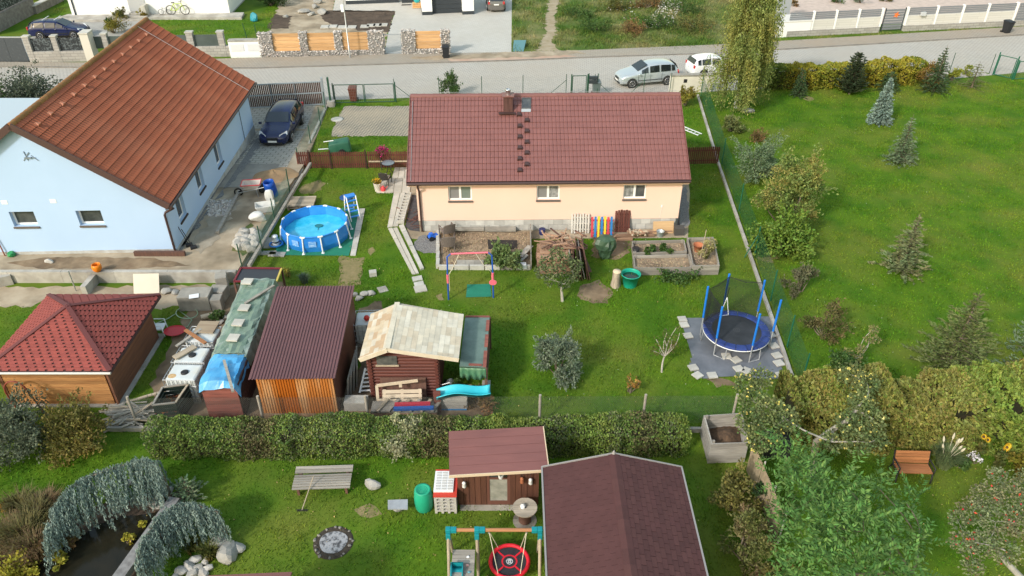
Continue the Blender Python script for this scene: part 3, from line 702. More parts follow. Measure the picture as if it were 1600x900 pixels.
# stones
_oct=np.array([[1,0,0],[-1,0,0],[0,1,0],[0,-1,0],[0,0,1],[0,0,-1]],float)
_of=np.array([[0,2,4],[2,1,4],[1,3,4],[3,0,4],[2,0,5],[1,2,5],[3,1,5],[0,3,5]])
def stones_np(name,C,size,m,parent=None,kind='stuff',sq=.75):
    n=len(C);V=_oct[None] * rng.uniform(.6,1.25,(n,6,1)) + rng.normal(0,.18,(n,6,3))
    q=rng.uniform(0,6.28,n);c,s=np.cos(q),np.sin(q)
    V=np.stack([V[...,0]*c[:,None] - V[...,1]*s[:,None],V[...,0]*s[:,None] + V[...,1]*c[:,None],V[...,2] * sq],-1) * (size * rng.uniform(.6,1.3,n))[:,None,None] / 2
    V=V + np.asarray(C)[:,None];T=V[:,_of].reshape(-1,3,3)
    return npmesh(name,T,3,m,parent,kind)
def rockmesh(size,seed,sub=2):
    r=random.Random(seed);bm=bmesh.new();bmesh.ops.create_icosphere(bm,subdivisions=sub,radius=.5)
    cuts=[(Vector((r.gauss(0,1),r.gauss(0,1),r.gauss(0,.8))).normalized(),r.uniform(.25,.42)) for _ in range(7)]
    for v in bm.verts:
        for nrm,d in cuts:
            e=v.co.dot(nrm) - d
            if e > 0: v.co -=nrm * e * .9
        v.co +=Vector((r.uniform(-1,1),r.uniform(-1,1),r.uniform(-1,1))) * .018
        v.co=Vector((v.co.x * size[0],v.co.y * size[1],v.co.z * size[2]))
    me=bpy.data.meshes.new("rock");bm.to_mesh(me);bm.free();return me
STONE=mat("field_stone",(.42,.40,.37),(.30,.28,.25),sc=3,rough=.9,bump=.6,bsc=9,rnd=.18)
PALESTONE=mat("pale_limestone",(.36,.345,.315),(.27,.26,.24),sc=3,rough=.9,bump=.7,bsc=8,rnd=.1)
def rock(label,loc,size,seed,m=STONE,name="rock",group=None,rz=0,sink=.15,cat="rock"):
    me=rockmesh(size,seed);me.materials.append(m);o=link_mesh(name,me);o.location=Vector(loc) + Vector((0,0,size[2] * (.5 - sink) * .8));o.rotation_euler=(0,0,rz)
    return tag(o,label,cat,group)
# wire mesh between posts
def wires(b,A,B,h0,h1,pitch,r=.0018,diag=True,nz=None):
    A=Vector(A);B=Vector(B);L=(B - A).length;d=(B - A) / L;H=h1 - h0;nrm=Vector((-d.y,d.x,0)) * r * 1.6;up=Vector((0,0,1))
    def line(p,q):
        t=(q - p).normalized();s_=t.cross(Vector((-d.y,d.x,0))).normalized() * r
        vs=[p + s_,p - s_,p + nrm,q + s_,q - s_,q + nrm];b.add(vs,[(0,1,4,3),(1,2,5,4),(2,0,3,5)])
    if diag:
        n=int((L + H) / pitch)
        for i in range(n):
            x=i * pitch - H
            for sg in (1,-1):
                xa,xb=(x,x + H) if sg > 0 else (x + H,x)
                za,zb=h0,h1
                # clip to 0..L
                def pt(t): return A + d * (xa + (xb - xa) * t) + up * (za + (zb - za) * t)
                ta,tb=0.0,1.0
                for lim,side in ((0,-1),(L,1)):
                    da=(xa - lim) * side;db=(xb - lim) * side
                    if da > 0 and db > 0: ta=2
                    elif da > 0: ta=max(ta,da / (da - db))
                    elif db > 0: tb=min(tb,da / (da - db))
                if ta < tb: line(pt(ta),pt(tb))
    else:
        for i in range(int(L / pitch) + 1): line(A + d * i * pitch + up * h0,A + d * i * pitch + up * h1)
        for i in range(int(H / (nz or pitch)) + 1): z=h0 + i * (nz or pitch);line(A + up * z,B + up * z)
GREENM=mat("green_fence_metal",(.022,.075,.045),rough=.5)
GREENW=mat("green_fence_wire",(.05,.16,.11),rough=.5)
GALV=mat("galvanised",(.45,.46,.47),rough=.45,metal=.7)
def mesh_fence(name,label,pts,h,pitch,wm,pm,posts=None,r=.0018,diag=True,nz=None,pr=.024,ph=None,group=None,braces=()):
    t=thing(name,label,"fence",pts[0],0,group);b=MB(True)
    for a,c in zip(pts,pts[1:]): wires(b,Vector(a),Vector(c),.04,h,pitch,r,diag,nz)
    o=b.build("wire_mesh",wm,t,kind='stuff',recalc=False)
    for p in (posts if posts is not None else pts):
        q=MB(True);q.tube([Vector(p) + Vector((0,0,-.05)),Vector(p) + Vector((0,0,ph or h + .08))],pr,8);q.build("post",pm,t)
    for a,c in braces:
        q=MB(True);q.tube([a,c],pr * .8,6);q.build("brace",pm,t)
    return t
# ================================================================ THE STREET AND THE PLOTS BEYOND IT
# ---- cars
TYRE=mat("tyre_rubber",(.018,.018,.018),rough=.85);RIM=mat("alloy_rim",(.5,.5,.52),rough=.3,metal=.8)
CGLASS=mat("car_glass",(.012,.016,.02),rough=.03,spec=.9);BLACKP=mat("black_plastic",(.02,.02,.022),rough=.6)
LAMP=mat("headlamp_glass",(.72,.74,.76),(.5,.52,.55),sc=12,rough=.1,spec=.9);REDL=mat("tail_lamp",(.45,.02,.02),rough=.15,spec=.8);PLATE=mat("number_plate_white",(.78,.78,.76),rough=.4);CHROME=mat("chrome",(.75,.75,.76),rough=.12,metal=1)
SHAPES={
 'mpv': dict(st=[(2.30,.58,.60,.60,.55),(2.20,.70,.74,.78,.68),(1.85,.84,.90,.87,.72),(1.35,.93,1.02,.90,.74),(1.0,.95,1.10,.90,.73),(.15,.97,1.56,.91,.66),(-.7,.99,1.62,.91,.67),(-1.6,1.01,1.57,.90,.65),(-1.98,1.02,1.46,.89,.62),(-2.22,.98,1.02,.86,.72),(-2.28,.55,.58,.80,.70)],cab=(4,8),roofst=(5,7),sides=[(4,5),(5,6),(6,7),(7,8)],wb=(1.42,-1.35)),
 'wagon': dict(st=[(2.36,.52,.54,.58,.54),(2.26,.66,.70,.78,.68),(1.9,.78,.83,.87,.74),(1.35,.87,.93,.89,.76),(.95,.91,1.0,.89,.75),(.15,.93,1.42,.90,.62),(-.8,.95,1.47,.90,.63),(-1.75,.97,1.42,.89,.60),(-2.08,.97,1.30,.88,.58),(-2.32,.92,.96,.85,.70),(-2.37,.50,.53,.78,.70)],cab=(4,8),roofst=(5,7),sides=[(4,5),(5,6),(6,7),(7,8)],wb=(1.45,-1.35)),
}
def car(label,loc,rz,shape,paint,scale=1.0,plates=True,rack=False,rim=RIM,name="parked_car",cat="car",group=None):
    t=thing(name,label,cat,loc,rz,group);sh=SHAPES[shape];st=sh['st'];k=scale
    def sec(s):
        x,zb,zt,w_,wt=s
        h=[(0,.2),(w_*.86,.2),(w_*.97,.32),(w_,.52 if zb > .62 else zb*.8),(w_*.985,zb*.9),(w_*.95,zb),(wt + (w_*.95 - wt)*.12,zb + (zt - zb)*.86),(wt*.88,zt),(0,zt + .025)]
        return [(x,y,z) for y,z in h]
    secs=[sec(s) for s in st];m=len(secs[0]);b=MB()
    vs=[]
    for s in secs:
        vs +=[(x*k,y*k,z*k) for x,y,z in s] + [(x*k,-y*k,z*k) for x,y,z in s[1:-1]][::-1]
    nn=2*m - 2
    fs=[(i*nn+j,i*nn+(j+1) % nn,(i+1)*nn+(j+1) % nn,(i+1)*nn+j) for i in range(len(secs)-1) for j in range(nn)]
    fs +=[tuple(range(nn)),tuple(range((len(secs)-1)*nn,len(secs)*nn))[::-1]]
    b.add(vs,fs,True);b.build("body",paint,t,subdiv=1)
    def gl(name,pts,m_=CGLASS,parent=t,th=.02):
        b=MB();b.plate([Vector(p)*k for p in pts],th*k);return b.build(name,m_,parent)
    def lerp(a,c,f): return Vector(a).lerp(Vector(c),f)
    for sg in (1,-1):
        for n_,(i,j) in enumerate(sh['sides']):
            A,A2=Vector(secs[i][5]),Vector(secs[i][6]);Bq,B2=Vector(secs[j][5]),Vector(secs[j][6]);off=Vector((0,.022,.004))
            fa,fb=(.10 if n_ else .35),(.94 if n_ < 3 else .8)
            q=[lerp(lerp(A,Bq,fa),lerp(A2,B2,fa),.08),lerp(lerp(A,Bq,fb),lerp(A2,B2,fb),.08),lerp(lerp(A,Bq,fb),lerp(A2,B2,fb),.93),lerp(lerp(A,Bq,fa),lerp(A2,B2,fa),.93)]
            q=[p + off for p in q];q=[Vector((p.x,p.y*sg,p.z)) for p in q]
            gl("side_window",q if sg < 0 else q[::-1])
    def screen(i,j,name,push,f0=.1,f1=.9):
        A,B2=Vector(secs[i][7]),Vector(secs[j][7]);ya,yb=st[i][4]*.92,st[j][4]*.93
        p=lerp(A,B2,f0);q=lerp(A,B2,f1);o=Vector((push,0,.035))
        yl=ya + (yb - ya)*f0;yu=ya + (yb - ya)*f1
        pts=[(p.x,-yl,p.z),(p.x,yl,p.z),(q.x,yu,q.z),(q.x,-yu,q.z)];pts=[Vector(v) + o for v in pts]
        gl(name,pts if push > 0 else pts[::-1])
    screen(4,5,"windscreen",.03,.06,.93);screen(9,8,"rear_window",-.035,.15,.95)
    R_=.325*k
    for wx in sh['wb']:
        for sg in (1,-1):
            y=.905*k*sg
            b=MB();b.lathe([(R_*1.2,-.03),(R_*1.2,.012)],24);b.v=[(wx*k + v[0],y - (v[2])*-sg*1.0,R_ + v[1]) for v in b.v];b.build("wheel_arch",BLACKP,t)
            b=MB();b.lathe([(R_*.66,-.10),(R_*.95,-.10),(R_,-.07),(R_,.02),(R_*.95,.045),(R_*.66,.045)],24);b.v=[(wx*k + v[0],y + v[2]*sg,R_ + v[1]) for v in b.v];wh=b.build("wheel",TYRE,t)
            b=MB();b.lathe([(R_*.64,.02),(R_*.60,.035),(R_*.16,.042)],20)
            b.v=[(wx*k + v[0],y + v[2]*sg,R_ + v[1]) for v in b.v];b.build("hub",BLACKP,wh)
            b=MB()
            for q in range(5):
                a=q*2*pi/5;b.beam((wx*k,y + .045*sg,R_),(wx*k + cos(a)*R_*.62,y + .05*sg,R_ + sin(a)*R_*.62),.018*k,.07*k,up=(0,1,0))
            b.tube([(wx*k + cos(a)*R_*.64,y + .045*sg,R_ + sin(a)*R_*.64) for a in np.linspace(0,6.283,21)],.02*k,5);b.build("rim",rim,wh)
    for sg in (1,-1):
        MB().add([(Vector(p)*k) for p in [(st[1][0]+.05,.36*sg,.56),(st[2][0]+.10,.84*sg,.72),(st[2][0]-.08,.80*sg,.90),(st[1][0]-.06,.40*sg,.77),(st[1][0]-.2,.36*sg,.60),(st[2][0]-.1,.74*sg,.76),(st[2][0]-.1,.7*sg,.84),(st[1][0]-.2,.42*sg,.70)]],[(0,1,2,3),(4,7,6,5),(0,4,5,1),(1,5,6,2),(2,6,7,3),(3,7,4,0)]).build("headlight",LAMP,t,bevel=.015)
        xr=st[-2][0];MB().box((xr*k + .03,.74*sg*k,.92*k),(.12*k,.20*k,.26*k)).build("tail_light",REDL,t,bevel=.02)
        MB().box((.92*k,.99*sg*k,1.0*k),(.10*k,.18*k,.13*k)).build("mirror",paint,t,bevel=.03)
        for xx in (.05,-.95):
            MB().box((xx*k,.922*sg*k,.84*k),(.16*k,.03*k,.03*k)).build("door_handle",CHROME if shape =='wagon' else paint,t)
        MB().box((.02*k,.915*sg*k,.5*k),(1.9*k,.02*k,.05*k)).build("side_trim",BLACKP,t)
        b=MB()
        for xx in (.98,.02,-.86): b.box((xx*k,.912*sg*k,.62*k),(.012,.012,.62*k))
        b.build("door_gap",BLACKP,t)
    xf=st[0][0]
    MB().box((xf*k - .03,0,.58*k),(.14*k,.62*k,.14*k)).build("grille",BLACKP,t,bevel=.02)
    MB().box((xf*k - .05,0,.32*k),(.16*k,1.1*k,.12*k)).build("air_intake",BLACKP,t,bevel=.02)
    MB().box((xf*k + .035,0,.45*k),(.02,.50*k,.11*k)).build("front_plate",PLATE,t)
    MB().box((st[-1][0]*k - .01,0,.78*k),(.06,.50*k,.11*k)).build("rear_plate",PLATE,t)
    if rack:
        for xx in (.1,-.9):
            MB().beam((xx*k,-.66*k,st[6][2]*k + .1),(xx*k,.66*k,st[6][2]*k + .1),.06,.03).build("roof_bar",mat("bar_alu",(.6,.62,.64),rough=.35),t)
    return t
NAVY=mat("navy_paint",(.008,.014,.062),rough=.25,spec=.4,coat=.25);SILVER=mat("silver_paint",(.50,.55,.58),rough=.3,metal=.45,coat=.5);WHITEC=mat("white_car_paint",(.74,.75,.76),rough=.2,coat=.5);GREYC=mat("grey_car_paint",(.16,.15,.14),rough=.25,metal=.4,coat=.5)
p=GB(443,207);a=GB(430,224);c=GB(461,176);hd=math.atan2(a.y - c.y,a.x - c.x)
car("navy estate car parked on the drive beside the blue house",(p.x,p.y,HB(p.y)),hd,'wagon',NAVY,1.07)
p1,p2=G(965,139),G(1056,131);rz=math.atan2(p2.y - p1.y,p2.x - p1.x);c=(p1 + p2) / 2 + Vector((0,.85,0));nrm=Vector((-sin(rz),cos(rz),0))
car("silver people carrier parked along the paved road",(c.x,c.y,.01),rz + pi,'mpv',SILVER,1.0)
c2=G(1114,114)
car("white hatchback half hidden behind the weeping birch",(c2.x,c2.y,.01),rz + R(1),'mpv',WHITEC,.92)
c2=G(774,19);car("dark grey car parked beside the garage of the white house",(c2.x,c2.y + 1.9,.02),R(93),'mpv',GREYC,.95)
c2=G(97,57);car("navy estate car with roof bars behind the stone pillar fence",(c2.x,c2.y,.02),R(4),'wagon',NAVY,1.0,rack=True)
c2=G(55,2);car("grey car at the far stone wall corner",(c2.x - .5,c2.y + 1,.02),R(3),'wagon',GREYC,.95)
# ---- gabion and larch plank fence
GAB=mat("gabion_stone",(.56,.54,.51),(.36,.33,.32),sc=4,rough=.9,island=.4,c3=(.50,.42,.37),sc3=2.5);GABC=mat("gabion_core",(.22,.21,.20),rough=.95)
LARCH=wood("larch_plank",(.62,.38,.19),(.50,.28,.12),rnd=.2,axis=0)
gA,gB=G(410,90),G(600,86.5);gd=(gB - gA).normalized();gn=Vector((-gd.y,gd.x,0))
def gx(px):
    lo_,hi_=-5.0,60.0
    for _ in range(40):
        mid=(lo_ + hi_) / 2;q=gA + gd * mid;u=800 + FPX * q.x / (q.y * cos(PITCH) + CH * sin(PITCH))
        if u < px: lo_=mid
        else: hi_=mid
    return lo_
gf=thing("gabion_fence","gabion stone fence with larch plank panels beside the street","fence",gA,math.atan2(gd.y,gd.x))
GH,GT=1.95,.55
sec=[('p',408,429),('w',429,471),('p',471,483),('w',483,525),('p',525,537),('w',537,577),('p',577,601),('g',601,629),('p',629,650),('w',650,690),('p',690,704)]
def gabion(x0,x1,h,z0=0):
    MB().span((x0 + .04,.04,z0),(x1 - .04,GT - .04,h - .04)).build("gabion_core",GABC,gf)
    L=x1 - x0;C=[]
    for (n,fn) in ((int(L * (h - z0) * 55),lambda n: (rng.uniform(x0,x1,n),np.full(n,.03),rng.uniform(z0,h,n))),(int(L * GT * 55),lambda n: (rng.uniform(x0,x1,n),rng.uniform(0,GT,n),np.full(n,h - .03))),(int(GT * (h - z0) * 40),lambda n: (np.full(n,x1 - .03),rng.uniform(0,GT,n),rng.uniform(z0,h,n))),(int(GT * (h - z0) * 40),lambda n: (np.full(n,x0 + .03),rng.uniform(0,GT,n),rng.uniform(z0,h,n)))):
        C.append(np.stack(fn(n),1))
    C=np.concatenate(C)
    o=stones_np("gabion_stone",C,.17,GAB);o.parent=gf;FR[o.name]=frame(gf)
gates_at=[]
for kind_,a,c in sec:
    x0,x1=gx(a),gx(c)
    if kind_ =='p': gabion(x0,x1,GH)
    elif kind_ =='w':
        gabion(x0,x1,.42)
        for i in range(5):
            b=MB();z=.44 + i * .285;b.span((x0 + .02,.2,z),(x1 - .02,.25,z + .265));b.build("plank",LARCH,gf)
    else: gates_at.append((x0,x1))
x0,x1=gates_at[0]
p=frame(gf) @ Vector((x0,.3,0));gt=thing("garden_gate","grey wire mesh garden gate between two gabion pillars","gate",p,gf.rotation_euler.z)
b=MB();Lg=x1 - x0
for (a,c) in (((.05,0,.1),(.05,0,1.6)),((Lg - .05,0,.1),(Lg - .05,0,1.6)),((.05,0,.1),(Lg - .05,0,.1)),((.05,0,1.6),(Lg - .05,0,1.6))): b.tube([a,c],.03,6)
b.build("gate_frame",mat("gate_grey",(.30,.33,.35),rough=.5,metal=.4),gt)
b=MB();wires(b,(.05,0,0),(Lg - .05,0,0),.1,1.6,.1,.004,False,.2);b.build("wire_mesh",GALV,gt,kind='stuff',recalc=False)
# lamp post, wheelie bins
lp=G(547,91);t=thing("street_lamp","tall grey street lamp post in front of the plank fence","street lamp",lp)
MB().tube([(0,0,0),(0,0,1),(0,0,1.02),(-.02,0,6.2)],[.075,.075,.05,.04],12).build("pole",GALV,t)
MB().tube([(-.02,0,6.2),(-.02,-.5,6.45),(-.02,-1.2,6.5)],.04,8).build("arm",GALV,t)
MB().box((-.02,-1.5,6.5),(.22,.6,.12)).build("lamp_head",mat("lamp_housing",(.4,.4,.42),rough=.4),t,bevel=.03)
MB().box((-.12,-.06,3.95),(.24,.16,.55)).build("distribution_box",PVC,t,bevel=.02)
def bin_(label,loc,rz,m,h=1.06,group="wheelie bins along the street"):
    t=thing("wheelie_bin",label,"bin",loc,rz,group);k=h / 1.06
    MB().add([(x*k,y*k,z*k) for z,a,c in ((.06,.22,.22),(.94,.28,.34)) for x,y in ((-a,-c),(a,-c),(a,c),(-a,c))],[(3,2,1,0),(4,5,6,7),(0,1,5,4),(1,2,6,5),(2,3,7,6),(3,0,4,7)]).build("body",m,t,bevel=.025)
    MB().add([(x*k,y*k,z*k) for z,a,c0,c1 in ((.95,.30,-.38,.36),(1.0,.30,-.38,.36),(1.06,.24,-.25,.33)) for x,y in ((-a,c0),(a,c0),(a,c1),(-a,c1))],[(3,2,1,0),(0,1,5,4),(1,2,6,5),(2,3,7,6),(3,0,4,7),(4,5,9,8),(5,6,10,9),(6,7,11,10),(7,4,8,11),(8,9,10,11)]).build("lid",m,t,bevel=.015)
    MB().tube([(-.24*k,.40*k,.93*k),(.24*k,.40*k,.93*k)],.018,6).build("handle",m,t)
    for sg in (1,-1):
        MB().tube([(.24*sg*k,.25*k,.10*k),(.30*sg*k,.25*k,.10*k)],.10*k,14).build("wheel",TYRE,t)
    return t
BINB=mat("bin_charcoal",(.022,.024,.028),rough=.5);BINR=mat("bin_brown",(.13,.04,.025),rough=.5)
bin_("black wheelie bin beside the last gabion pillar",G(697,91),R(4),BINB);bin_("brown wheelie bin behind the green double gate",G(553,158),R(4),BINR)
bin_("black wheelie bin at the white block fence",G(1571,52),R(12),BINB,1.12);bin_("grey wheelie bin behind the narrow mesh gate",G(931,148),R(3),mat("bin_grey",(.12,.15,.16),rough=.5))
# ---- houses beyond the street
WALLW=mat("white_render",(.80,.80,.79),(.76,.76,.755),sc=.5,rough=.9)
def boxhouse(name,label,A,B,depth,h,roofm,plinth=None,zb=0.0,flat=False):
    A=Vector(A);B=Vector(B);L=(B - A).length;t=thing(name,label,"house",(A.x,A.y,0),math.atan2(B.y - A.y,B.x - A.x))
    MB().span((0,0,zb),(L,depth,h)).build("wall",WALLW,t)
    if plinth: MB().span((-.02,-.02,-.1),(L + .02,depth,zb - .002)).build("plinth",plinth,t)
    b=MB()
    if flat: b.span((-.15,-.15,h + .002),(L + .15,depth + .15,h + .3))
    else:
        b.add([(-.4,-.4,h),(L + .4,-.4,h),(L + .4,depth + .4,h),(-.4,depth + .4,h),(1.5,depth/2,h + 2.6),(L - 1.5,depth/2,h + 2.6)],[(0,1,5,4),(1,2,5),(2,3,4,5),(3,0,4),(3,2,1,0)])
    b.build("roof",roofm,t);return t,L
ANTH=mat("anthracite_panel",(.035,.042,.05),rough=.5)
h1,L1=boxhouse("white_house","long white rendered house with grey steps above the lawn",G(114,27),G(360,24),9,3.4,ANTH,mat("grey_plinth",(.34,.34,.33),rough=.9),.12)
MB().tube([(.35,-.06,3.3),(.35,-.06,.05)],.06,8).build("downpipe",ANTH,h1)
def frac(px):
    A,B=G(114,27),G(360,24);lo_,hi_=-.2,1.2
    for _ in range(40):
        mid=(lo_ + hi_) / 2;q=A.lerp(B,mid);u=800 + FPX * q.x / (q.y * cos(PITCH) + CH * sin(PITCH))
        if u < px: lo_=mid
        else: hi_=mid
    return lo_ * L1
for a,c,z in ((196,208,1.3),):
    b=MB();b.span((frac(a),-.004,z),(frac(c),.1,z + 1.2))
for i,(a,c,d,z) in enumerate(((204,240,1.6,.17),(206,238,1.2,.34),(209,235,.8,.5))):
    MB().span((frac(a),-d,0 if i ==0 else z - .165),(frac(c),-.03,z)).build("step",CONC,h1)
MB().span((frac(206),-.05,.5),(frac(232),.05,2.6)).build("door_recess",mat("door_grey",(.42,.43,.44),rough=.5),h1)
MB().span((frac(229),-.9,0),(frac(236),-.1,1.2)).build("planter_wall",LIGHTC,h1)
b=MB(True);b.prism([(p.x,p.y) for p in GL([(80,34.5),(108,25.5),(360,23),(382,23),(378,31),(240,31),(170,34.5)])],0,.22)
tg=b.build("house_terrace",CONC);tg['kind']='structure'
h2,L2=boxhouse("modern_house","white house with anthracite garage door and paved drive",G(541,7),G(623,4),8,3.4,ANTH,ANTH,.35)
def pillar(px0,px1,py,nm="porch_pillar"):
    A,B=G(px0,py),G(px1,py);o=h2;fi=frame(h2).inverted();a=fi @ A;c=fi @ B
    b=MB();b.span((a.x,a.y,.32),(c.x,a.y + 9,3.3));pp=b.build(nm,WALLW,h2);MB().span((a.x - .01,a.y - .01,0),(c.x + .01,a.y + 9,.318)).build("plinth",ANTH,pp);return a,c
a1=pillar(660,676,24);a2=pillar(723,741,23)
b=MB()
for i in range(6):
    MB().span((a1[1].x + .01,a1[1].y + .5,.02 + i * .42),(a2[0].x - .01,a1[1].y + .56,.42 + i * .42)).build("door_panel",ANTH,h2)
MB().span((a1[0].x,a1[0].y - .01,2.62),(a2[1].x,a1[0].y + 8,3.6)).build("garage_lintel",WALLW,h2)
A=frame(h2).inverted() @ G(628,5);MB().span((A.x,A.y,0),(A.x + 1.2,A.y + .1,2.2)).build("entrance_door",ANTH,h2)
p=G(635,9);mt_=sheet("door_mat",GL([(627,9),(642,8.5),(643,7),(628,7.2)]),.03,mat("mat_dark",(.06,.055,.05),rough=1));mt_['kind']='thing';tag(mt_,"dark doormat in front of the anthracite entrance","doormat");
p=G(652,12);t=thing("crate","small wooden crate beside the garage pillar","crate",p,.1)
for i in range(3):
    MB().span((-.45,-.3,.05 + i*.16),(.45,-.26,.17 + i*.16)).build("plank",LARCH,t);MB().span((-.45,.26,.05 + i*.16),(.45,.3,.17 + i*.16)).build("plank",LARCH,t)
MB().span((-.42,-.255,.04),(.42,.255,.5)).build("box",LARCH,t)
b=MB();b.lathe([(.2,.51),(.3,.7),(.34,.95),(.28,1.0),(.25,.95)],14);o=b.build("flower_pot",mat("teal_glaze",(.03,.38,.42),rough=.3),None);o.location=p;tag(o,"teal glazed pot standing on the wooden crate","pot")
# teal board on the meadow edge
b=MB();q=[p + Vector((0,0,.05)) for p in GL([(801,81),(818,81),(822,70),(803,70)])];q[2].z=q[3].z=.4;b.plate(q,.03);o=b.build("board",mat("teal_board",(.10,.22,.24),rough=.6));tag(o,"dull teal board lying at the edge of the meadow","board")
# rocks and slabs in the planting bed
for i,(px,py,s) in enumerate([(475,20,.9),(487,24,.7),(503,21,1.0),(497,5,.9),(447,27,.5),(493,12,.8)]): rock(["broad","small","long","upper","reddish","middle"][i] + " pale boulder in the planting bed by the gabion fence",G(px,py),(s*1.5,s,s*.6),40 + i,PALESTONE,group="boulders in the planting bed",rz=i)
for i,(px,py) in enumerate([(508,42.5),(520,42),(535,43),(550,43),(570,42),(580,40.5),(590,40),(599,39.5)]):
    p=G(px,py);b=MB();b.box((0,0,.04),(.75,.85,.08));o=b.build("stepping_stone",LIGHTC);o.location=p;o.rotation_euler=(0,0,.05);tag(o,["first","second","third","fourth","fifth","sixth","seventh","last"][i] + " pale stepping stone counted from the lawn end of the bed","slab","stepping stones in the planting bed")
# ---- far fences at the top edge
STONEW=brick("split_stone",(.40,.385,.36),(.30,.285,.265),(.22,.21,.20),.55,.22,vertical=True,dirt=(.34,.32,.29),dsc=1,msize=.02)
def pier(t,x0,x1,y0,y1,h,m,cap=LIGHTC,nm="pillar"):
    b=MB();b.span((x0,y0,0),(x1,y1,h));o=b.build(nm,m,t);MB().span((x0 - .05,y0 - .05,h + .002),(x1 + .05,y1 + .05,h + .09)).build("coping",cap,o)
def linefence(name,label,A,B):
    A=Vector(A);B=Vector(B);t=thing(name,label,"fence",A,math.atan2(B.y - A.y,B.x - A.x));d=(B - A).normalized()
    def fx(px):
        lo_,hi_=-60.0,90.0
        for _ in range(46):
            mid=(lo_ + hi_) / 2;q=A + d * mid;u=800 + FPX * q.x / (q.y * cos(PITCH) + CH * sin(PITCH))
            if u < px: lo_=mid
            else: hi_=mid
        return lo_
    return t,fx
SLATE=mat("slate_grey_sheet",(.055,.065,.075),(.10,.115,.13),sc=5,rough=.6,lo=.55,hi=.75)
SCROLL=mat("patterned_screen",(.02,.025,.03),(.10,.12,.13),sc=9,rough=.5,lo=.5,hi=.56)
sf,fx=linefence("stone_fence","stone block fence with dark patterned screens and capped pillars",G(50,98),G(150,96))
for a,c in ((50,145),): MB().span((fx(a),0,0),(fx(c),.4,.85)).build("stone_base",STONEW,sf)
for a,c in ((48,57),(91,99)): pier(sf,fx(a),fx(c),-.02,.42,2.0,STONEW)
for a,c in ((57,91),(99,137)): MB().span((fx(a) + .03,.17,.87),(fx(c) - .03,.22,1.85)).build("screen",SCROLL,sf)
pier(sf,fx(137),fx(150),-.1,.9,2.2,mat("cream_pillar",(.58,.55,.48),rough=.9))
sg_,fx2=linefence("sliding_gate","slate grey sheet sliding gate at the stone fence",G(-60,97.5),G(46,97.5));sg_['category']='gate'
x0,x1=fx2(-60),fx2(46)
for i in range(4):
    MB().span((x0 + (x1-x0)*i/4 + .01,0,.12),(x0 + (x1-x0)*(i+1)/4 - .01,.05,1.95)).build("panel",SLATE,sg_)
MB().span((x0,-.03,.02),(x1,.08,.115)).build("bottom_rail",ANTH,sg_);MB().span((x0,-.02,1.955),(x1,.07,2.03)).build("top_rail",mat("rail_grey",(.35,.37,.38),rough=.5),sg_)
s2_,fx=linefence("stone_fence","grey stone fence with dark green panels beyond the terracotta roof",G(225,91),G(361,88.5))
MB().span((fx(225),0,0),(fx(361),.4,.85)).build("stone_base",STONEW,s2_)
for a,c in ((168,176),(228,236),(298,308),(346,355)): pier(s2_,fx(a),fx(c),-.02,.42,1.95,STONEW)
for a,c in ((150,168),(176,228),(236,298),(308,346)): MB().span((fx(a) + .03,.17,.80),(fx(c) - .03,.22,1.75)).build("screen",mat("green_slate_sheet",(.055,.075,.07),(.08,.10,.095),sc=1,rough=.6),s2_)
wk,fx=linefence("utility_wall","low white utility wall beside the gabion fence",G(361,90.5),G(415,89.5));wk['category']='wall'
MB().span((fx(361),0,0),(fx(415),.5,1.3)).build("wall",WALLW,wk);MB().span((fx(361) - .02,-.04,1.302),(fx(415) - .05,.55,1.4)).build("coping",CONC,wk)
for a,c in ((364,384),(390,413)): MB().span((fx(a),-.03,.55),(fx(c),-.002,1.1)).build("meter_door",mat("meter_grey",(.62,.63,.64),rough=.5),wk)
# old stone walls at the far corner
ow,fx=linefence("stone_wall","dark old stone wall running back past the navy estate car",G(-10,56),G(58,20));ow['category']='wall'
L=(G(58,20) - G(-10,56)).length;DSTONE=mat("dark_stone",(.16,.145,.135),(.25,.235,.22),sc=3,rough=.95,bump=.8,bsc=5)
MB().span((0,0,0),(L,.6,1.4)).build("stone_base",DSTONE,ow);MB().span((0,.2,1.45),(L,.3,2.5)).build("screen",mat("ivy_screen",(.02,.03,.025),(.25,.27,.26),sc=6,rough=.7,lo=.52,hi=.6),ow)
ow,fx=linefence("stone_wall","low stone edging wall along the far lawn strip",G(58,22),G(100,1));ow['category']='wall'
L=(G(100,1) - G(58,22)).length;MB().span((0,0,0),(L,.5,.7)).build("stone_base",DSTONE,ow);MB().span((-.05,-.06,.702),(L,.56,.78)).build("coping",LIGHTC,ow)
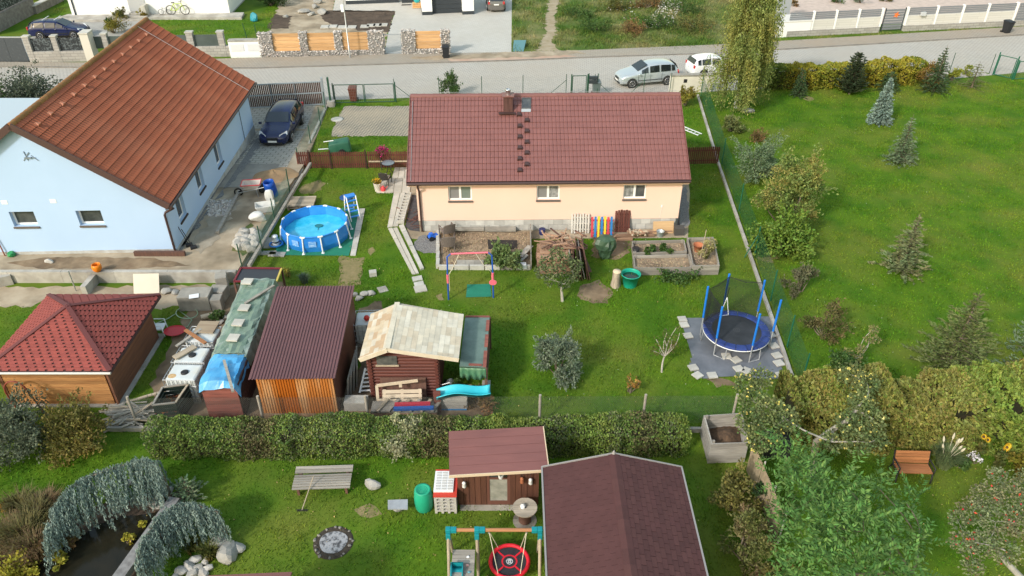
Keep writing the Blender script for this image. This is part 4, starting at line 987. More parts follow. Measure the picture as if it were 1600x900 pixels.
# white block fence with grey slats
BLK=brick("pale_blocks",(.60,.585,.55),(.55,.535,.50),(.47,.455,.42),2.2,.2,vertical=True,dirt=(.58,.56,.52),dsc=.8,msize=.02)
SLAT=mat("grey_slat",(.19,.20,.22),rough=.5,rnd=.06)
fa,fb=G(1266,56),G(1600,40)
wf_,fx=linefence("block_fence","white block fence with grey horizontal slats and white posts",fa,fb)
PX=[1232,1272,1307,1341,1374,None,1415,1456,1496,1537,1580,1625,1670]
post_b=[1266,1302,1336,1374]
bounds=[(1228,1266),(1266,1301),(1301,1336),(1336,1372),(1411,1457),(1457,1497),(1497,1536),(1536,1580)]
MB().span((fx(1228),-.06,0),(fx(1372),.34,.5)).build("stone_base",STONEW,wf_);MB().span((fx(1411),-.06,0),(fx(1640),.34,.5)).build("stone_base",STONEW,wf_)
for a,c in bounds:
    x0,x1=fx(a) + .1,fx(c) - .1
    MB().span((x0,.06,.502),(x1,.24,1.35)).build("block_panel",BLK,wf_)
    for i in range(4):
        MB().span((x0,.12,1.40 + i*.16),(x1,.16,1.53 + i*.16)).build("slat",SLAT,wf_)
for a in (1266,1301,1336,1372,1411,1457,1497,1536,1580):
    MB().span((fx(a) - .07,0,.502),(fx(a) + .07,.28,2.08)).build("post",WALLW,wf_)
gt,fxg=linefence("slat_gate","grey slatted garden gate with an orange emblem",fa + Vector((0,.02,0)),fb + Vector((0,.02,0)));gt['category']='gate'
x0,x1=fxg(1374) + .13,fxg(1410) - .13
for i in range(8):
    MB().span((x0 + .06,.1,.18 + i*.225),(x1 - .06,.14,.36 + i*.225)).build("slat",SLAT,gt)
for x in (x0,x1 - .06): MB().span((x,.08,.08),(x + .06,.16,2.05)).build("stile",ANTH,gt)
b=MB();b.lathe([(.17,0),(.17,.02)],20);b.v=[((x0+x1)/2 + .15 + v[0],.08 - v[2],1.45 + v[1]) for v in b.v]
for q in range(5): a=q*1.257;b.beam(((x0+x1)/2 + .15 + cos(a)*.15,.07,1.45 + sin(a)*.15),((x0+x1)/2 + .15 + cos(a)*.30,.07,1.45 + sin(a)*.26),.03,.08,up=(0,1,0))
b.build("emblem",mat("orange_emblem",(.75,.18,.04),rough=.5),gt)
p=fa + (fb - fa).normalized() * fx(1590);b=MB();b.span((fx(1584),.02,.15),(fx(1700),.1,2.0));
sl_,fx3=linefence("sliding_gate","grey slatted sliding gate at the end of the block fence",fa,fb);sl_['category']='gate'
for i in range(9): MB().span((fx3(1584),.1,.12 + i*.21),(fx3(1700),.15,.30 + i*.21)).build("slat",SLAT,sl_)
MB().box((fx(1434),-.1,1.5),(.42,.2,.3)).build("letterbox",mat("letterbox_grey",(.5,.52,.54),rough=.4),wf_)
lw,fx=linefence("low_wall","low white rendered wall below the slatted fence",G(1192,60),G(1266,56));lw['category']='wall'
MB().span((fx(1192),0,0),(fx(1264),2.2,1.25)).build("wall",WALLW,lw);MB().span((fx(1192) - .03,-.03,1.252),(fx(1264) + .03,2.2,1.32)).build("coping",mat("pale_coping",(.62,.60,.56),rough=.9),lw)
gp,fx=linefence("gate_pier","grey sheet clad gate pier by the low white wall",G(1217,36),G(1231,35));gp['category']='wall'
MB().span((fx(1216),0,0),(fx(1231),.8,3.2)).build("cladding",mat("pier_grey",(.36,.38,.40),rough=.5),gp)
sheet("pink_terrace",clear(GL([(1232,46),(1330,40),(1640,26),(1700,-6),(1700,-24),(1200,-24),(1222,20)])),.02,mat("pink_gravel",(.55,.44,.38),(.45,.36,.31),sc=2,world=True,rough=.95))
for i,(px,py,s) in enumerate([(1308,5,.8),(1345,5,.9),(1385,3,.6),(1240,10,.5)]): shrub("shrub",["round green","grey mixed","small pale","dry brown"][i] + " shrub on the pink terrace behind the slatted fence","shrub",G(px,py),s*.9,s,700,.12,.07,[L_GREEN,L_GREY,L_OLIVE,L_RUST][i],60 + i,ncl=8)
# ---- yellow shrubs, bikes on the far lawn
for i,(px,py,rr) in enumerate([(178,52,1.0),(171,44,.6),(192,31,.7),(224,28,.6)]):
    shrub("shrub",["yellow leaved shrub in the bed by the navy estate car","low dark shrub beside the yellow bed","pale grass tuft on the bed wall","yellow green shrub at the white house steps"][i],"shrub",G(px,py),rr,rr*1.3,1100,.13,.08,[L_YELLOW,L_DARK,L_OLIVE,L_YELLOW][i],70 + i,ncl=9)
def bike(label,loc,rz,s,m):
    t=thing("bicycle",label,"bicycle",loc,rz,"bicycles leaning on the white house");r=.33*s
    for x in (0,1.05*s):
        b=MB();b.tube([(x + cos(a)*r,0,r + sin(a)*r) for a in np.linspace(0,6.283,17)],.028*s,5);wh=b.build("wheel",TYRE,t)
        b=MB()
        for a in np.linspace(0,3.1416,6)[:-1]: b.beam((x - cos(a)*r,0,r - sin(a)*r),(x + cos(a)*r,0,r + sin(a)*r),.006,.006)
        b.build("spoke",GALV,wh,kind='stuff')
    b=MB();P_=dict(bb=(.42,.30),st=(.30,.78),hd=(.88,.80),hb=(.92,.68),ra=(0,.33),fa=(1.05,.33))
    for a,c in (('bb','st'),('st','hd'),('bb','hb'),('bb','ra'),('st','ra'),('hb','fa'),('hb','hd')): b.tube([(P_[a][0]*s,0,P_[a][1]*s),(P_[c][0]*s,0,P_[c][1]*s)],.024*s,6)
    b.build("bicycle_frame",m,t)
    MB().box((.27*s,0,.86*s),(.24*s,.12*s,.05*s)).build("saddle",BLACKP,t,bevel=.02);b=MB();b.tube([(.80*s,-.28*s,.98*s),(.88*s,-.1*s,.95*s),(.88*s,.1*s,.95*s),(.80*s,.28*s,.98*s)],.02*s,6);b.tube([(.88*s,0,.8*s),(.88*s,0,.95*s)],.02*s,6);b.build("handlebar",BLACKP,t)
    return t
bike("lime green bicycle leaning on the white wall",G(270,26) + Vector((0,-.1,.22)),.02,1.25,mat("lime_paint",(.45,.60,.05),rough=.4));bike("small grey bicycle beside the lime bicycle",G(254,26) + Vector((0,-.1,.22)),.02,.7,mat("grey_paint",(.3,.32,.34),rough=.4))
# ---- meter pillar by the silver car, front fence of the bungalow
wk,fx=linefence("meter_wall","cream meter wall standing in front of the silver car",G(1045,145),G(1112,144));wk['category']='wall'
MB().span((fx(1046),0,0),(fx(1110),.38,1.22)).build("wall",mat("cream_wall",(.66,.63,.55),(.58,.55,.48),sc=1,rough=.9),wk);MB().span((fx(1046) - .03,-.04,1.222),(fx(1110) + .02,.42,1.30)).build("coping",CONC_D,wk)
MB().span((fx(1066),-.03,.75),(fx(1071),-.002,1.0)).build("meter_window",BLACKP,wk)
FB=[G(618,158),G(687,156),G(753,154),G(817,152),G(884,150.5)]
mesh_fence("mesh_fence","thin grey mesh fence between the bungalow and the road",FB,1.55,.10,GALV,GREENM,r=.0022,diag=False,nz=.2,braces=((FB[0] + Vector((0,0,1.2)),FB[0] + Vector((1.4,0,.05))),(FB[-1] + Vector((0,0,1.2)),FB[-1] + Vector((-1.3,0,.05)))))
FC=[G(928,149.5),G(1005,148),G(1046,147)]
mesh_fence("mesh_fence","short mesh fence in front of the silver car",FC,1.5,.10,GALV,GREENM,r=.0022,diag=False,nz=.2,braces=((FC[0] + Vector((0,0,1.2)),FC[0] + Vector((1.3,0,.05))),(FC[1] + Vector((0,0,1.1)),FC[1] + Vector((-1.0,0,.05)))))
def framegate(label,A,B,h,m,leaves=1,r=.03,name="mesh_gate",post_r=.045,post_h=None):
    A=Vector(A);B=Vector(B);L=(B - A).length;t=thing(name,label,"gate",A,math.atan2(B.y - A.y,B.x - A.x))
    for x in (0,L): MB().tube([(x,0,-.05),(x,0,post_h or h + .12)],post_r,8).build("post",m,t)
    for i in range(leaves):
        x0=.08 + i * (L - .1) / leaves;x1=(i + 1) * (L - .1) / leaves
        b=MB()
        for a,c in (((x0,0,.08),(x0,0,h)),((x1,0,.08),(x1,0,h)),((x0,0,.08),(x1,0,.08)),((x0,0,h),(x1,0,h))): b.tube([a,c],r,6)
        fr=b.build("gate_frame",m,t);b=MB();wires(b,(x0,0,0),(x1,0,0),.08,h,.12,.0025,False,.2);b.build("wire_mesh",GALV,fr,kind='stuff',recalc=False)
    return t
framegate("green framed double mesh gate in front of the parking patch",G(523,162),G(619,160),1.35,GREENM,2)
framegate("narrow dark green mesh gate beside the letterbox posts",G(892,150.5),G(917,150),1.5,GREENM,1)
t=thing("letterbox_stand","dark letterbox shelves on two posts beside the mesh gate","letterbox",G(918,150));
for z in (1.05,1.35): MB().box((.35,0,z),(.6,.28,.2)).build("letterbox",ANTH,t,bevel=.01)
for x in (.02,.68): MB().tube([(x,0,0),(x,0,1.65)],.035,8).build("post",GREENM,t)
# brown sliding gate of the blue house
A,B=G(388,171) ,G(508,165);
sgt=thing("sliding_gate","brown board sliding gate in a grey steel frame","gate",A,math.atan2(B.y - A.y,B.x - A.x));L=(B - A).length
STEELG=mat("grey_steel_frame",(.33,.37,.40),rough=.45,metal=.3);BRB=wood("dark_brown_board",(.085,.04,.028),(.055,.028,.02),rnd=.2,axis=2)
nb=40
for i in range(nb): b=MB();x=.1 + i * (L - .2) / nb;b.span((x,.04,.15),(x + (L - .2)/nb*.72,.07,1.7));b.build("board",BRB,sgt)
for (a,c) in (((0,0,.12),(L,0,.12)),((0,0,.95),(L,0,.95)),((0,0,1.72),(L,0,1.72))): MB().beam(a,c,.06,.07).build("rail",STEELG,sgt)
for f in (.02,.33,.64,.98): MB().beam((L*f,-.002,.1),(L*f,-.002,1.76),.05,.05).build("stile",STEELG,sgt)
for x in (L - .05,L + .35): MB().span((x,-.15,0),(x + .12,.12,2.0)).build("post",STEELG if x < L else GREENM,sgt)
shrub("shrub","round green shrub at the mesh fence by the road","shrub",G(709,152),.85,1.5,2400,.13,.07,L_GREEN,81)
shrub("shrub","yellow green shrub at the gable corner of the bungalow","shrub",G(1070,165),.6,1.2,1400,.12,.07,L_YELLOW,82)
shrub("shrub","large grey green shrub behind the terracotta roof","shrub",G(28,172),2.4,2.9,6000,.2,.09,leafmat("leaf_dusty",(.06,.085,.055),(.11,.13,.09),isl=.45),83,ncl=26)
shrub("shrub","low bright green shrub under the blue house ridge","shrub",G(12,188),1.8,1.4,2500,.2,.11,L_GREEN,84,ncl=14)
shrub("shrub","dark green shrub at the far end of the white house lawn","shrub",G(424,9),1.3,1.9,2200,.17,.09,L_DARK,181,ncl=14)
lump_=rockmesh((.9,.7,1.0),44);lump_.materials.append(mat("teal_toy",(.02,.25,.32),rough=.5));o=link_mesh("garden_toy",lump_);o.location=G(397,27,.35);tag(o,"teal garden toy at the end of the white house lawn","toy")
for i,(x,y) in enumerate([(402,62),(386,60)]):
    t=thing("fence_post",["dark fence post at the gabion end of the lawn","dark leaning fence post beside the lawn"][i],"post",G(x,y));MB().tube([(0,0,0),(-.15*i,0,1.3)],.035,6).build("post",GREENM,t)
# ================================================================ THE BUNGALOW'S GARDEN
def slab(label,px,py,sx,sy,rz=0,m=None,h=.05,z=0.0,name="paving_slab",group=None,tilt=None):
    b=MB();b.box((0,0,h/2),(sx,sy,h));o=b.build(name,m or LIGHTC);p=G(px,py,z);o.location=p;o.rotation_euler=(0,0,rz)
    if tilt: o.rotation_euler=(tilt[0],tilt[1],rz)
    return tag(o,label,"slab",group)
def cells(parent,name,quad,nx,ny,h,m,gap=.012,z=0.0,jit=.01,seed=1,clr=True):
    """flagstones filling a ground quad (corners a,b,c,d: a-b across, a-d along)"""
    r=random.Random(seed);a,b_,c,d=[Vector((q[0],q[1],0)) for q in quad]
    if clr: clear([a,b_,c,d])
    def at(u,v): return (a.lerp(b_,u)).lerp(d.lerp(c,u),v)
    du,dv=gap / max(.1,(b_ - a).length),gap / max(.1,(d - a).length)
    for j in range(ny):
        for i in range(nx):
            q=[at(i/nx + du,j/ny + dv),at((i+1)/nx - du,j/ny + dv),at((i+1)/nx - du,(j+1)/ny - dv),at(i/nx + du,(j+1)/ny - dv)]
            b=MB(True);zz=z + h + r.uniform(-jit,jit);b.prism([(p.x,p.y) for p in q],z - .05,zz);b.build(name,m,parent)
# ---- pool
PB=mat("pool_blue",(.02,.19,.62),(.03,.24,.70),sc=1.2,rough=.35,spec=.5)
PIN=mat("pool_liner",(.03,.24,.66),(.05,.30,.72),sc=1.5,rough=.35)
WATER=mat("pool_water",(.02,.40,.62),(.06,.52,.74),sc=2.2,rough=.04,bump=.25,bsc=3,spec=.7)
WHT=mat("white_metal",(.75,.76,.77),rough=.35)
pc=G(491,346,.85);PR=1.66;pool=thing("pool","round blue frame pool with white tubes on a green mat","pool",(pc.x,pc.y,0),.12)
NS=12
def ring(r,z): return [(r*cos(2*pi*i/NS + .26),r*sin(2*pi*i/NS + .26),z) for i in range(NS)]
b=MB();vs=ring(PR*.985,.02) + ring(PR*1.03,.3) + ring(PR*1.02,.55) + ring(PR,.84);b.add(vs,[(k*NS+i,k*NS+(i+1) % NS,(k+1)*NS+(i+1) % NS,(k+1)*NS+i) for k in range(3) for i in range(NS)],False);b.build("pool_wall",PB,pool)
b=MB();vs=ring(PR*.975,.845) + ring(PR*.98,.02);b.add(vs,[(i,NS+i,NS+(i+1) % NS,(i+1) % NS) for i in range(NS)] + [tuple(range(NS,2*NS))]);b.build("liner",PIN,pool)
MB().add(ring(PR*.97,.38),[tuple(range(NS))]).build("water",WATER,pool)
rg=ring(PR*1.0,.86);base=ring(PR*1.085,.02)
for i in range(NS):
    a,c=Vector(rg[i]),Vector(rg[(i+1) % NS]);MB().tube([a.lerp(c,.12),a.lerp(c,.88)],.035,8).build("rim_tube",PB,pool)
    b=MB();b.tube([a.lerp(Vector(rg[i-1]),.14),a,a.lerp(c,.14)],.048,8);b.tube([a,Vector(base[i])],.035,8);b.box((base[i][0],base[i][1],.02),(.14,.14,.04));b.build("leg",WHT,pool)
PRN=mat("pool_print",(.35,.55,.85),(.08,.28,.70),sc=7,rough=.4,stretch=(1,1,2))
for i in (7,8):
    a,c=Vector(ring(PR*1.045,.34)[i]),Vector(ring(PR*1.045,.34)[(i+1) % NS]);d=(c - a).normalized();n_=Vector((d.y,-d.x,0)) * .004
    p=a.lerp(c,.3) + n_;q=a.lerp(c,.72) + n_;MB().plate([p,q,q + Vector((0,0,.32)),p + Vector((0,0,.32))],.003).build("printed_panel",PRN,pool)
b=MB();b.tube([(.1 + .2*cos(a),.35 + .15*sin(a),.41) for a in np.linspace(0,6.28,13)],.015,5);b.add([(.1 + .2*cos(a),.35 + .15*sin(a),.405) for a in np.linspace(0,5.8,12)],[tuple(range(12))]);b.tube([(.1,.2,.41),(.14,-.1,.41)],.014,5)
sk=b.build("skimmer_net",mat("net_teal",(.02,.18,.22),rough=.7));sk.location=pool.location;tag(sk,"dark leaf net floating in the pool water","pool net")
mp_=GL([(434,372),(430,399),(545,400),(556,366),(571,329),(536,325)])
sheet("ground_mat",clear(mp_),.02,mat("green_mat",(.012,.16,.10),(.02,.20,.125),sc=2,rough=.8),rag=0)['kind']='thing';o=bpy.data.objects["ground_mat"];tag(o,"dark green ground sheet under the round pool","mat")
ps=thing("slab_strip","row of pale slabs along the edge of the pool mat","paving",G(563,400));cells(ps,"slab",[G(547,400),G(556,400),G(571,327),G(561,327)],1,8,.05,LIGHTC,seed=3)
for i,(x,y,w_,h_,r_) in enumerate([(423,380,.55,1.0,.1),(417,396,.9,.35,.05),(433,398,.8,.4,-.05)]): slab(["long grey slab beside the pool pump","narrow grey slab at the timber edging","grey slab at the corner of the pool mat"][i],x,y,w_,h_,r_,CONC,group="slabs by the pool pump")
pp=G(432,384);t=thing("pool_pump","white filter pump with blue hose beside the pool","pump",pp)
MB().lathe([(.16,0),(.17,.35),(.12,.5),(.15,.52),(.15,.58),(.02,.6)],16).build("pump_body",WHT,t);MB().tube([(.32*cos(a),.3*sin(a),.06 + a*.012) for a in np.linspace(0,8,28)],.04,8).build("hose",PB,t)
MB().lathe([(.17,.22),(.175,.30)],16,caps=False).build("label_band",BLACKP,t)
# ladder over the pool edge
lb=G(551,338);t=thing("pool_ladder","white and blue step ladder standing at the pool edge","ladder",lb,R(28))
for sx in (-.25,.25):
    MB().tube([(sx,-.55,0),(sx,-.15,1.25),(sx,.15,1.25),(sx,.5,0)],.03,8).build("rail",WHT,t)
for k in range(4):
    for s_ in (-1,1): b=MB();z=.22 + k*.27;y=s_ * (.5 - z*.3);b.box((0,y,z),(.52,.12,.05));b.build("tread",PB,t,bevel=.01)
MB().box((0,0,1.24),(.52,.34,.06)).build("platform",PB,t,bevel=.01)
b=MB();b.lathe([(.36,.0),(.36,.05),(.3,.07)],20);o=b.build("round_cover",mat("navy_cover",(.02,.07,.22),rough=.6));o.location=G(541,309);tag(o,"dark blue round cover lying on the grass behind the ladder","cover")
# pallets
PALW=wood("pallet_wood",(.46,.38,.28),(.34,.28,.21),rnd=.2,axis=0);GREYW=wood("weathered_wood",(.33,.30,.26),(.22,.20,.175),rnd=.18,axis=0);GREYW2=wood("weathered_wood_upright",(.32,.29,.25),(.2,.18,.16),rnd=.18,axis=2)
def pallet(label,loc,rz=0,L=1.2,W_=.8,z=0,n=7,m=None,stand=None,group=None,name="pallet"):
    m=m or PALW;t=thing(name,label,"pallet",(loc[0],loc[1],z),rz,group)
    for i in range(n): y=-W_/2 + (i + .5) * W_ / n;MB().box((0,y,.135),(L,W_/n*.82,.02)).build("board",m,t)
    for x in (-L/2 + .07,0,L/2 - .07):
        MB().box((x,0,.115),(.1,W_,.02)).build("crosspiece",m,t)
        for y in (-W_/2 + .07,0,W_/2 - .07): MB().box((x,y,.06),(.1,.1,.09)).build("block",m,t)
    if stand: t.rotation_euler=(stand,0,rz)
    return t
p=G(472,321);pallet("pale pallet lying beside the pool and timber edging",p,.06,1.45,1.15,n=9,z=.12);pallet("lower pallet under the pale one by the pool",(p.x,p.y - .02,0),.06,1.4,1.1,n=6,z=-.03)
# ---- edging boards and the mesh fence on the blue house side
RED_A,RED_B=G(466,264),G(640,262.5)
te=thing("timber_edging","weathered timber boards edging the lawn along the mesh fence","edging",RX0)
for off,hh in ((0.0,.16),(-.55,.30)):
    d=(RX1 - RX0);d.z=0;L=d.length;d.normalize();n_=Vector((-d.y,d.x,0));k=7
    for i in range(k):
        a=Vector((RX0.x,RX0.y,0)) + d * (L*i/k) - n_ * off * -1 + Vector((0,0,hh));c=a + d * (L/k - .03);b=MB(True);z=HB(a.y) * (1 if off else .3);b.beam(a + Vector((0,0,z - .1)),c + Vector((0,0,z - .1)),.14,.16);b.build("board",GREYW,te)
pts=[GB(379,420),GB(410,391),GB(430,347),GB(453,299)];pts=[Vector((p.x,p.y,HB(p.y))) for p in pts]
mesh_fence("mesh_fence","green mesh fence between pool garden and the blue house yard",pts,1.15,.07,GREENW,GREENM,r=.0022,diag=False,nz=.07,pr=.03,ph=1.35)
pts=[G(468,262),G(486,226),G(501,196),G(509,172)]
mesh_fence("mesh_fence","thin green mesh fence beside the parked navy estate car",pts,1.1,.09,GREENW,GREENM,r=.002,diag=False,nz=.09,pr=.03,ph=1.3)
kb=thing("kerb_edging","pale concrete edging between the drive and the parking patch","edging",G(490,240))
for i in range(8): a=G(478 + i*4.2,238 - i*9.2);c=G(478 + (i+1)*4.2,238 - (i+1)*9.2);MB(True).beam(a + Vector((0,0,.05)),c + Vector((0,0,.05)),.16,.14).build("kerb_stone",CONC,kb)
# ---- red brown picket fences
REDW=wood("red_brown_stain",(.12,.035,.025),(.085,.028,.022),rnd=.18,axis=2,rough=.6);REDWX=wood("red_brown_stain_rail",(.11,.035,.026),(.08,.026,.02),rnd=.15,axis=0,rough=.6)
def picket_fence(label,A,B,h,n,posts=(),rails=True,w_=.75):
    A=Vector(A);B=Vector(B);L=(B - A).length;t=thing("picket_fence",label,"fence",A,math.atan2(B.y - A.y,B.x - A.x));r=random.Random(n)
    for i in range(n):
        x=L * i / n;hh=h + r.uniform(-.02,.03);b=MB();ww=L/n*w_;b.add([(x,0,.05),(x + ww,0,.05),(x + ww,0,hh - .05),(x + ww/2,0,hh),(x,0,hh - .05),(x,.025,.05),(x + ww,.025,.05),(x + ww,.025,hh - .05),(x + ww/2,.025,hh),(x,.025,hh - .05)],[(0,1,2,3,4),(9,8,7,6,5),(0,5,6,1),(1,6,7,2),(2,7,8,3),(3,8,9,4),(4,9,5,0)]);b.build("picket",REDW,t)
    for z in (.25,h - .25): MB().span((0,.03,z - .04),(L,.07,z + .04)).build("rail",REDWX,t)
    for f in posts: MB().span((L*f - .04,-.06,0),(L*f + .04,-.003,h + .12)).build("post",mat("dark_post",(.045,.02,.018),rough=.6),t)
    return t
PFM=RED_A.lerp(RED_B,.63);picket_fence("long red brown picket fence behind the pool lawn",RED_A,PFM,1.08,34,(.18,.48,.98))
pf=picket_fence("red brown fence length behind the magenta flowers",PFM + Vector((.02,0,0)),RED_B,1.08,20);L=(RED_B - PFM).length
MB().span((.05,-.05,.42),(L - .05,-.003,.49)).build("pale_rail",PALW,pf)
picket_fence("short red brown picket fence at the gable end of the bungalow",G(1066,258),G(1122,256.5),1.15,18)
# ---- patio with table and chairs
pt_=thing("patio","pale slab patio at the bungalow's gable end","paving",G(615,290),kind='structure');FLAG=mat("flagstone",(.50,.465,.40),(.42,.39,.335),sc=2,rough=.9,bump=.2,rnd=.12)
cells(pt_,"slab",[G(588,302),G(641,302),G(641,280),G(594,280)],4,2,.05,FLAG,seed=5);cells(pt_,"slab",[G(612,280),G(641,280),G(641,262),G(617,262)],3,2,.05,FLAG,seed=6)
tb=thing("garden_table","round grey topped bistro table on the patio","table",G(608,272))
MB().lathe([(.36,.70),(.37,.715),(.36,.73)],24).build("table_top",mat("grey_glass_top",(.14,.16,.18),rough=.08,spec=.8),tb)
MB().tube([(.37*cos(a),.37*sin(a),.715) for a in np.linspace(0,6.283,25)],.018,6).build("rim",BLACKP,tb)
for k in range(3): a=k*2.09;MB().tube([(.05*cos(a),.05*sin(a),.70),(.08*cos(a),.08*sin(a),.35),(.3*cos(a),.3*sin(a),0)],.018,6).build("leg",BLACKP,tb)
CUSH=mat("cream_cushion",(.60,.53,.42),(.48,.42,.33),sc=8,rough=.95);RATT=mat("black_rattan",(.03,.028,.027),(.06,.055,.05),sc=14,rough=.7)
def armchair(label,loc,rz,m,cushion=True,s=1.0,name="garden_chair",legm=None):
    t=thing(name,label,"chair",loc,rz,None)
    def V(*q): return tuple(x*s for x in q)
    MB().box(V(0,0,.40),V(.52,.50,.06)).build("seat",m,t,bevel=.02*s)
    b=MB();vs=[];
    for k in range(7):
        a=(k - 3) / 3;x=.27*a;y=.24 + .05*(1 - a*a);
        for z,yy in ((.40,0),(.90 - .06*a*a,.12)): vs +=[(x*s,(y + yy)*s,z*s),(x*s,(y + yy + .03)*s,z*s)]
    fs=[]
    for k in range(6): i=k*4;fs +=[(i,i+4,i+6,i+2),(i+1,i+3,i+7,i+5),(i+2,i+6,i+7,i+3),(i,i+1,i+5,i+4)]
    fs +=[(0,2,3,1),(24,25,27,26)];b.add(vs,fs);b.build("backrest",m,t)
    for sg in (-1,1):
        MB().tube([V(.28*sg,.26,.66),V(.29*sg,-.2,.63),V(.27*sg,-.25,.0)],.025*s,6).build("armrest",m,t)
        MB().tube([V(.24*sg,.25,.40),V(.25*sg,.30,0)],.022*s,6).build("leg",legm or m,t)
    if cushion: MB().box(V(0,-.01,.46),V(.46,.44,.06)).build("cushion",CUSH,t,bevel=.025*s);MB().box(V(0,.27,.66),V(.40,.06,.36),rot=Matrix.Rotation(R(-12),3,'X')).build("back_cushion",CUSH,t,bevel=.025*s)
    return t
armchair("black rattan chair with cream cushion behind the bistro table",G(603,262),R(15),RATT);armchair("black rattan chair with cream cushion in front of the bistro table",G(603,288),R(172),RATT)
def potplant(label,flabel,loc,r,h,pm,lm,fm=None,n=260,spread=1.6,ph=.45,L=.09,cat="plant"):
    b=MB();b.lathe([(r*.72,0),(r*.95,h*.85),(r*1.05,h),(r*.9,h),(r*.85,h*.85)],16);b.lathe([(r*.86,h*.86),(.01,h*.88)],16,caps=False);o=b.build("plant_pot",pm);o.location=loc;tag(o,label,"pot")
    t=thing("potted_flower",flabel,cat,(loc[0],loc[1],loc[2] + h*.86));cl=[(rng.uniform(-r,r)*.6,rng.uniform(-r,r)*.6,ph*rng.uniform(.3,.9),r*spread*.6) for _ in range(5)]
    b=MB();[limb_mesh(b,(0,0,-.05),c[:3],.012,.005) for c in cl];b.build("stems",L_GREEN,t)
    o=npmesh("foliage",clump_leaves(cl,n,L,L*.6),4,lm);o.parent=t
    if fm: o=npmesh("blossom",clump_leaves([(c[0],c[1],c[2] + r*.25,c[3]) for c in cl],int(n*.9),L*.8,L*.8,flat=.8),4,fm);o.parent=t
MAG=mat("magenta_petal",(.60,.01,.20),(.45,.01,.16),sc=9,rough=.6,island=.35,trans=.3);TERRA=mat("terracotta",(.42,.15,.07),(.36,.13,.065),sc=5,rough=.9);YPET=mat("yellow_petal",(.75,.50,.02),(.65,.38,.02),sc=9,rough=.6,island=.25,trans=.3)
potplant("dark pot under the magenta flowers by the fence","magenta flowers standing by the red brown fence",G(600,259),.22,.55,BLACKP,L_GREEN,MAG,620,2.9,.6)
potplant("cream square topped pot at the patio corner","yellow flowers in the cream patio corner pot",G(591,298),.24,.50,mat("cream_pot",(.60,.55,.48),rough=.8),L_OLIVE,YPET,160,1.2,.2)
b=MB();b.lathe([(.12,0),(.13,.22),(.06,.3),(.05,.34)],14);b.tube([(.1,0,.12),(.26,0,.32)],.02,6);b.tube([(-.1,0,.26),(-.18,0,.2),(-.12,0,.08)],.018,6);o=b.build("watering_can",mat("coral_red",(.62,.06,.07),rough=.4));o.location=G(599,299);tag(o,"coral red watering can on the patio edge","watering can")
# ---- garden path, hollow blocks
gp_=thing("garden_path","slab path bending from patio to the shed lawn","path",G(625,360),kind='structure')
cells(gp_,"slab",[G(605,356),G(622,354),G(636,302),G(615,302)],2,4,.05,FLAG,seed=7);cells(gp_,"slab",[G(644,430),G(655,428),G(621,356),G(606,358)],2,4,.05,FLAG,seed=8)
cells(gp_,"kerb_slab",[G(657,423),G(663,421),G(631,352),G(623,354)],1,6,.09,LIGHTC,seed=9)
for i,(y0,y1) in enumerate(((434,441),(442.5,449),(451,457))): cells(gp_,"slab",[G(645 + i*3,y1),G(661 + i*2.5,y1 - 3),G(659 + i*2.5,y0 - 3),G(643 + i*3,y0)],1,1,.05,LIGHTC,seed=10 + i)
hb=thing("block_row","row of hollow concrete blocks along the path","block",G(630,330))
for i in range(10):
    f=(i + .5) / 10;p=G(625.5 + f*12.5,350 - f*45);dd=(G(638,305) - G(625.5,350));a=math.atan2(dd.y,dd.x);ln=dd.length / 10 * .93
    b=MB(True);m3=Matrix.Rotation(a,3,'Z')
    for (cx,cy,sx,sy) in ((0,.17,ln,.05),(0,-.17,ln,.05),(ln/2 - .025,0,.05,.29),(-ln/2 + .025,0,.05,.29)): b.box(p + m3 @ Vector((cx,cy,.1)),(sx,sy,.2),rot=m3)
    b.build("hollow_block",LIGHTC,hb)
cl=clear(GL([(626,352),(640,302),(650,302),(657,362),(640,360)]));sheet("dark_membrane",GL([(633,354),(643,305),(650,305),(656,362),(640,360)]),.012,mat("weed_membrane",(.05,.045,.05),(.09,.08,.08),sc=3,rough=.9))
b=MB()
for i in range(14): p=G(random.uniform(636,652),random.uniform(325,360),.04);a=random.uniform(0,3.14);b.tube([p,p + Vector((cos(a)*.9,sin(a)*.9,.04))],.012,5)
o=b.build("steel_rods",mat("rusty_rod",(.18,.07,.05),rough=.8),kind='stuff');tag(o,"rusty steel rods lying in the corner by the downpipe","rods")
slab("grey slab tipped against the mauve shed corner",598,453,.42,.40,.5,CONC_D,tilt=(.12,.08));slab("squared pale stone on the lawn by the dry patch",583,430,.34,.30,.2,LIGHTC,h=.22)
slab("small pale slab at the foot of the path",657,452,.55,.5,.3,FLAG)
for i,(x,y) in enumerate([(552,462),(570,461),(580,460),(561,468)]): rock(["left end","flat middle","rounded","lower"][i] + " pale stone in the row behind the mauve shed",G(x,y),(.45,.35,.25),90 + i,PALESTONE,group="stones behind the mauve shed",cat="stone",name="stone")
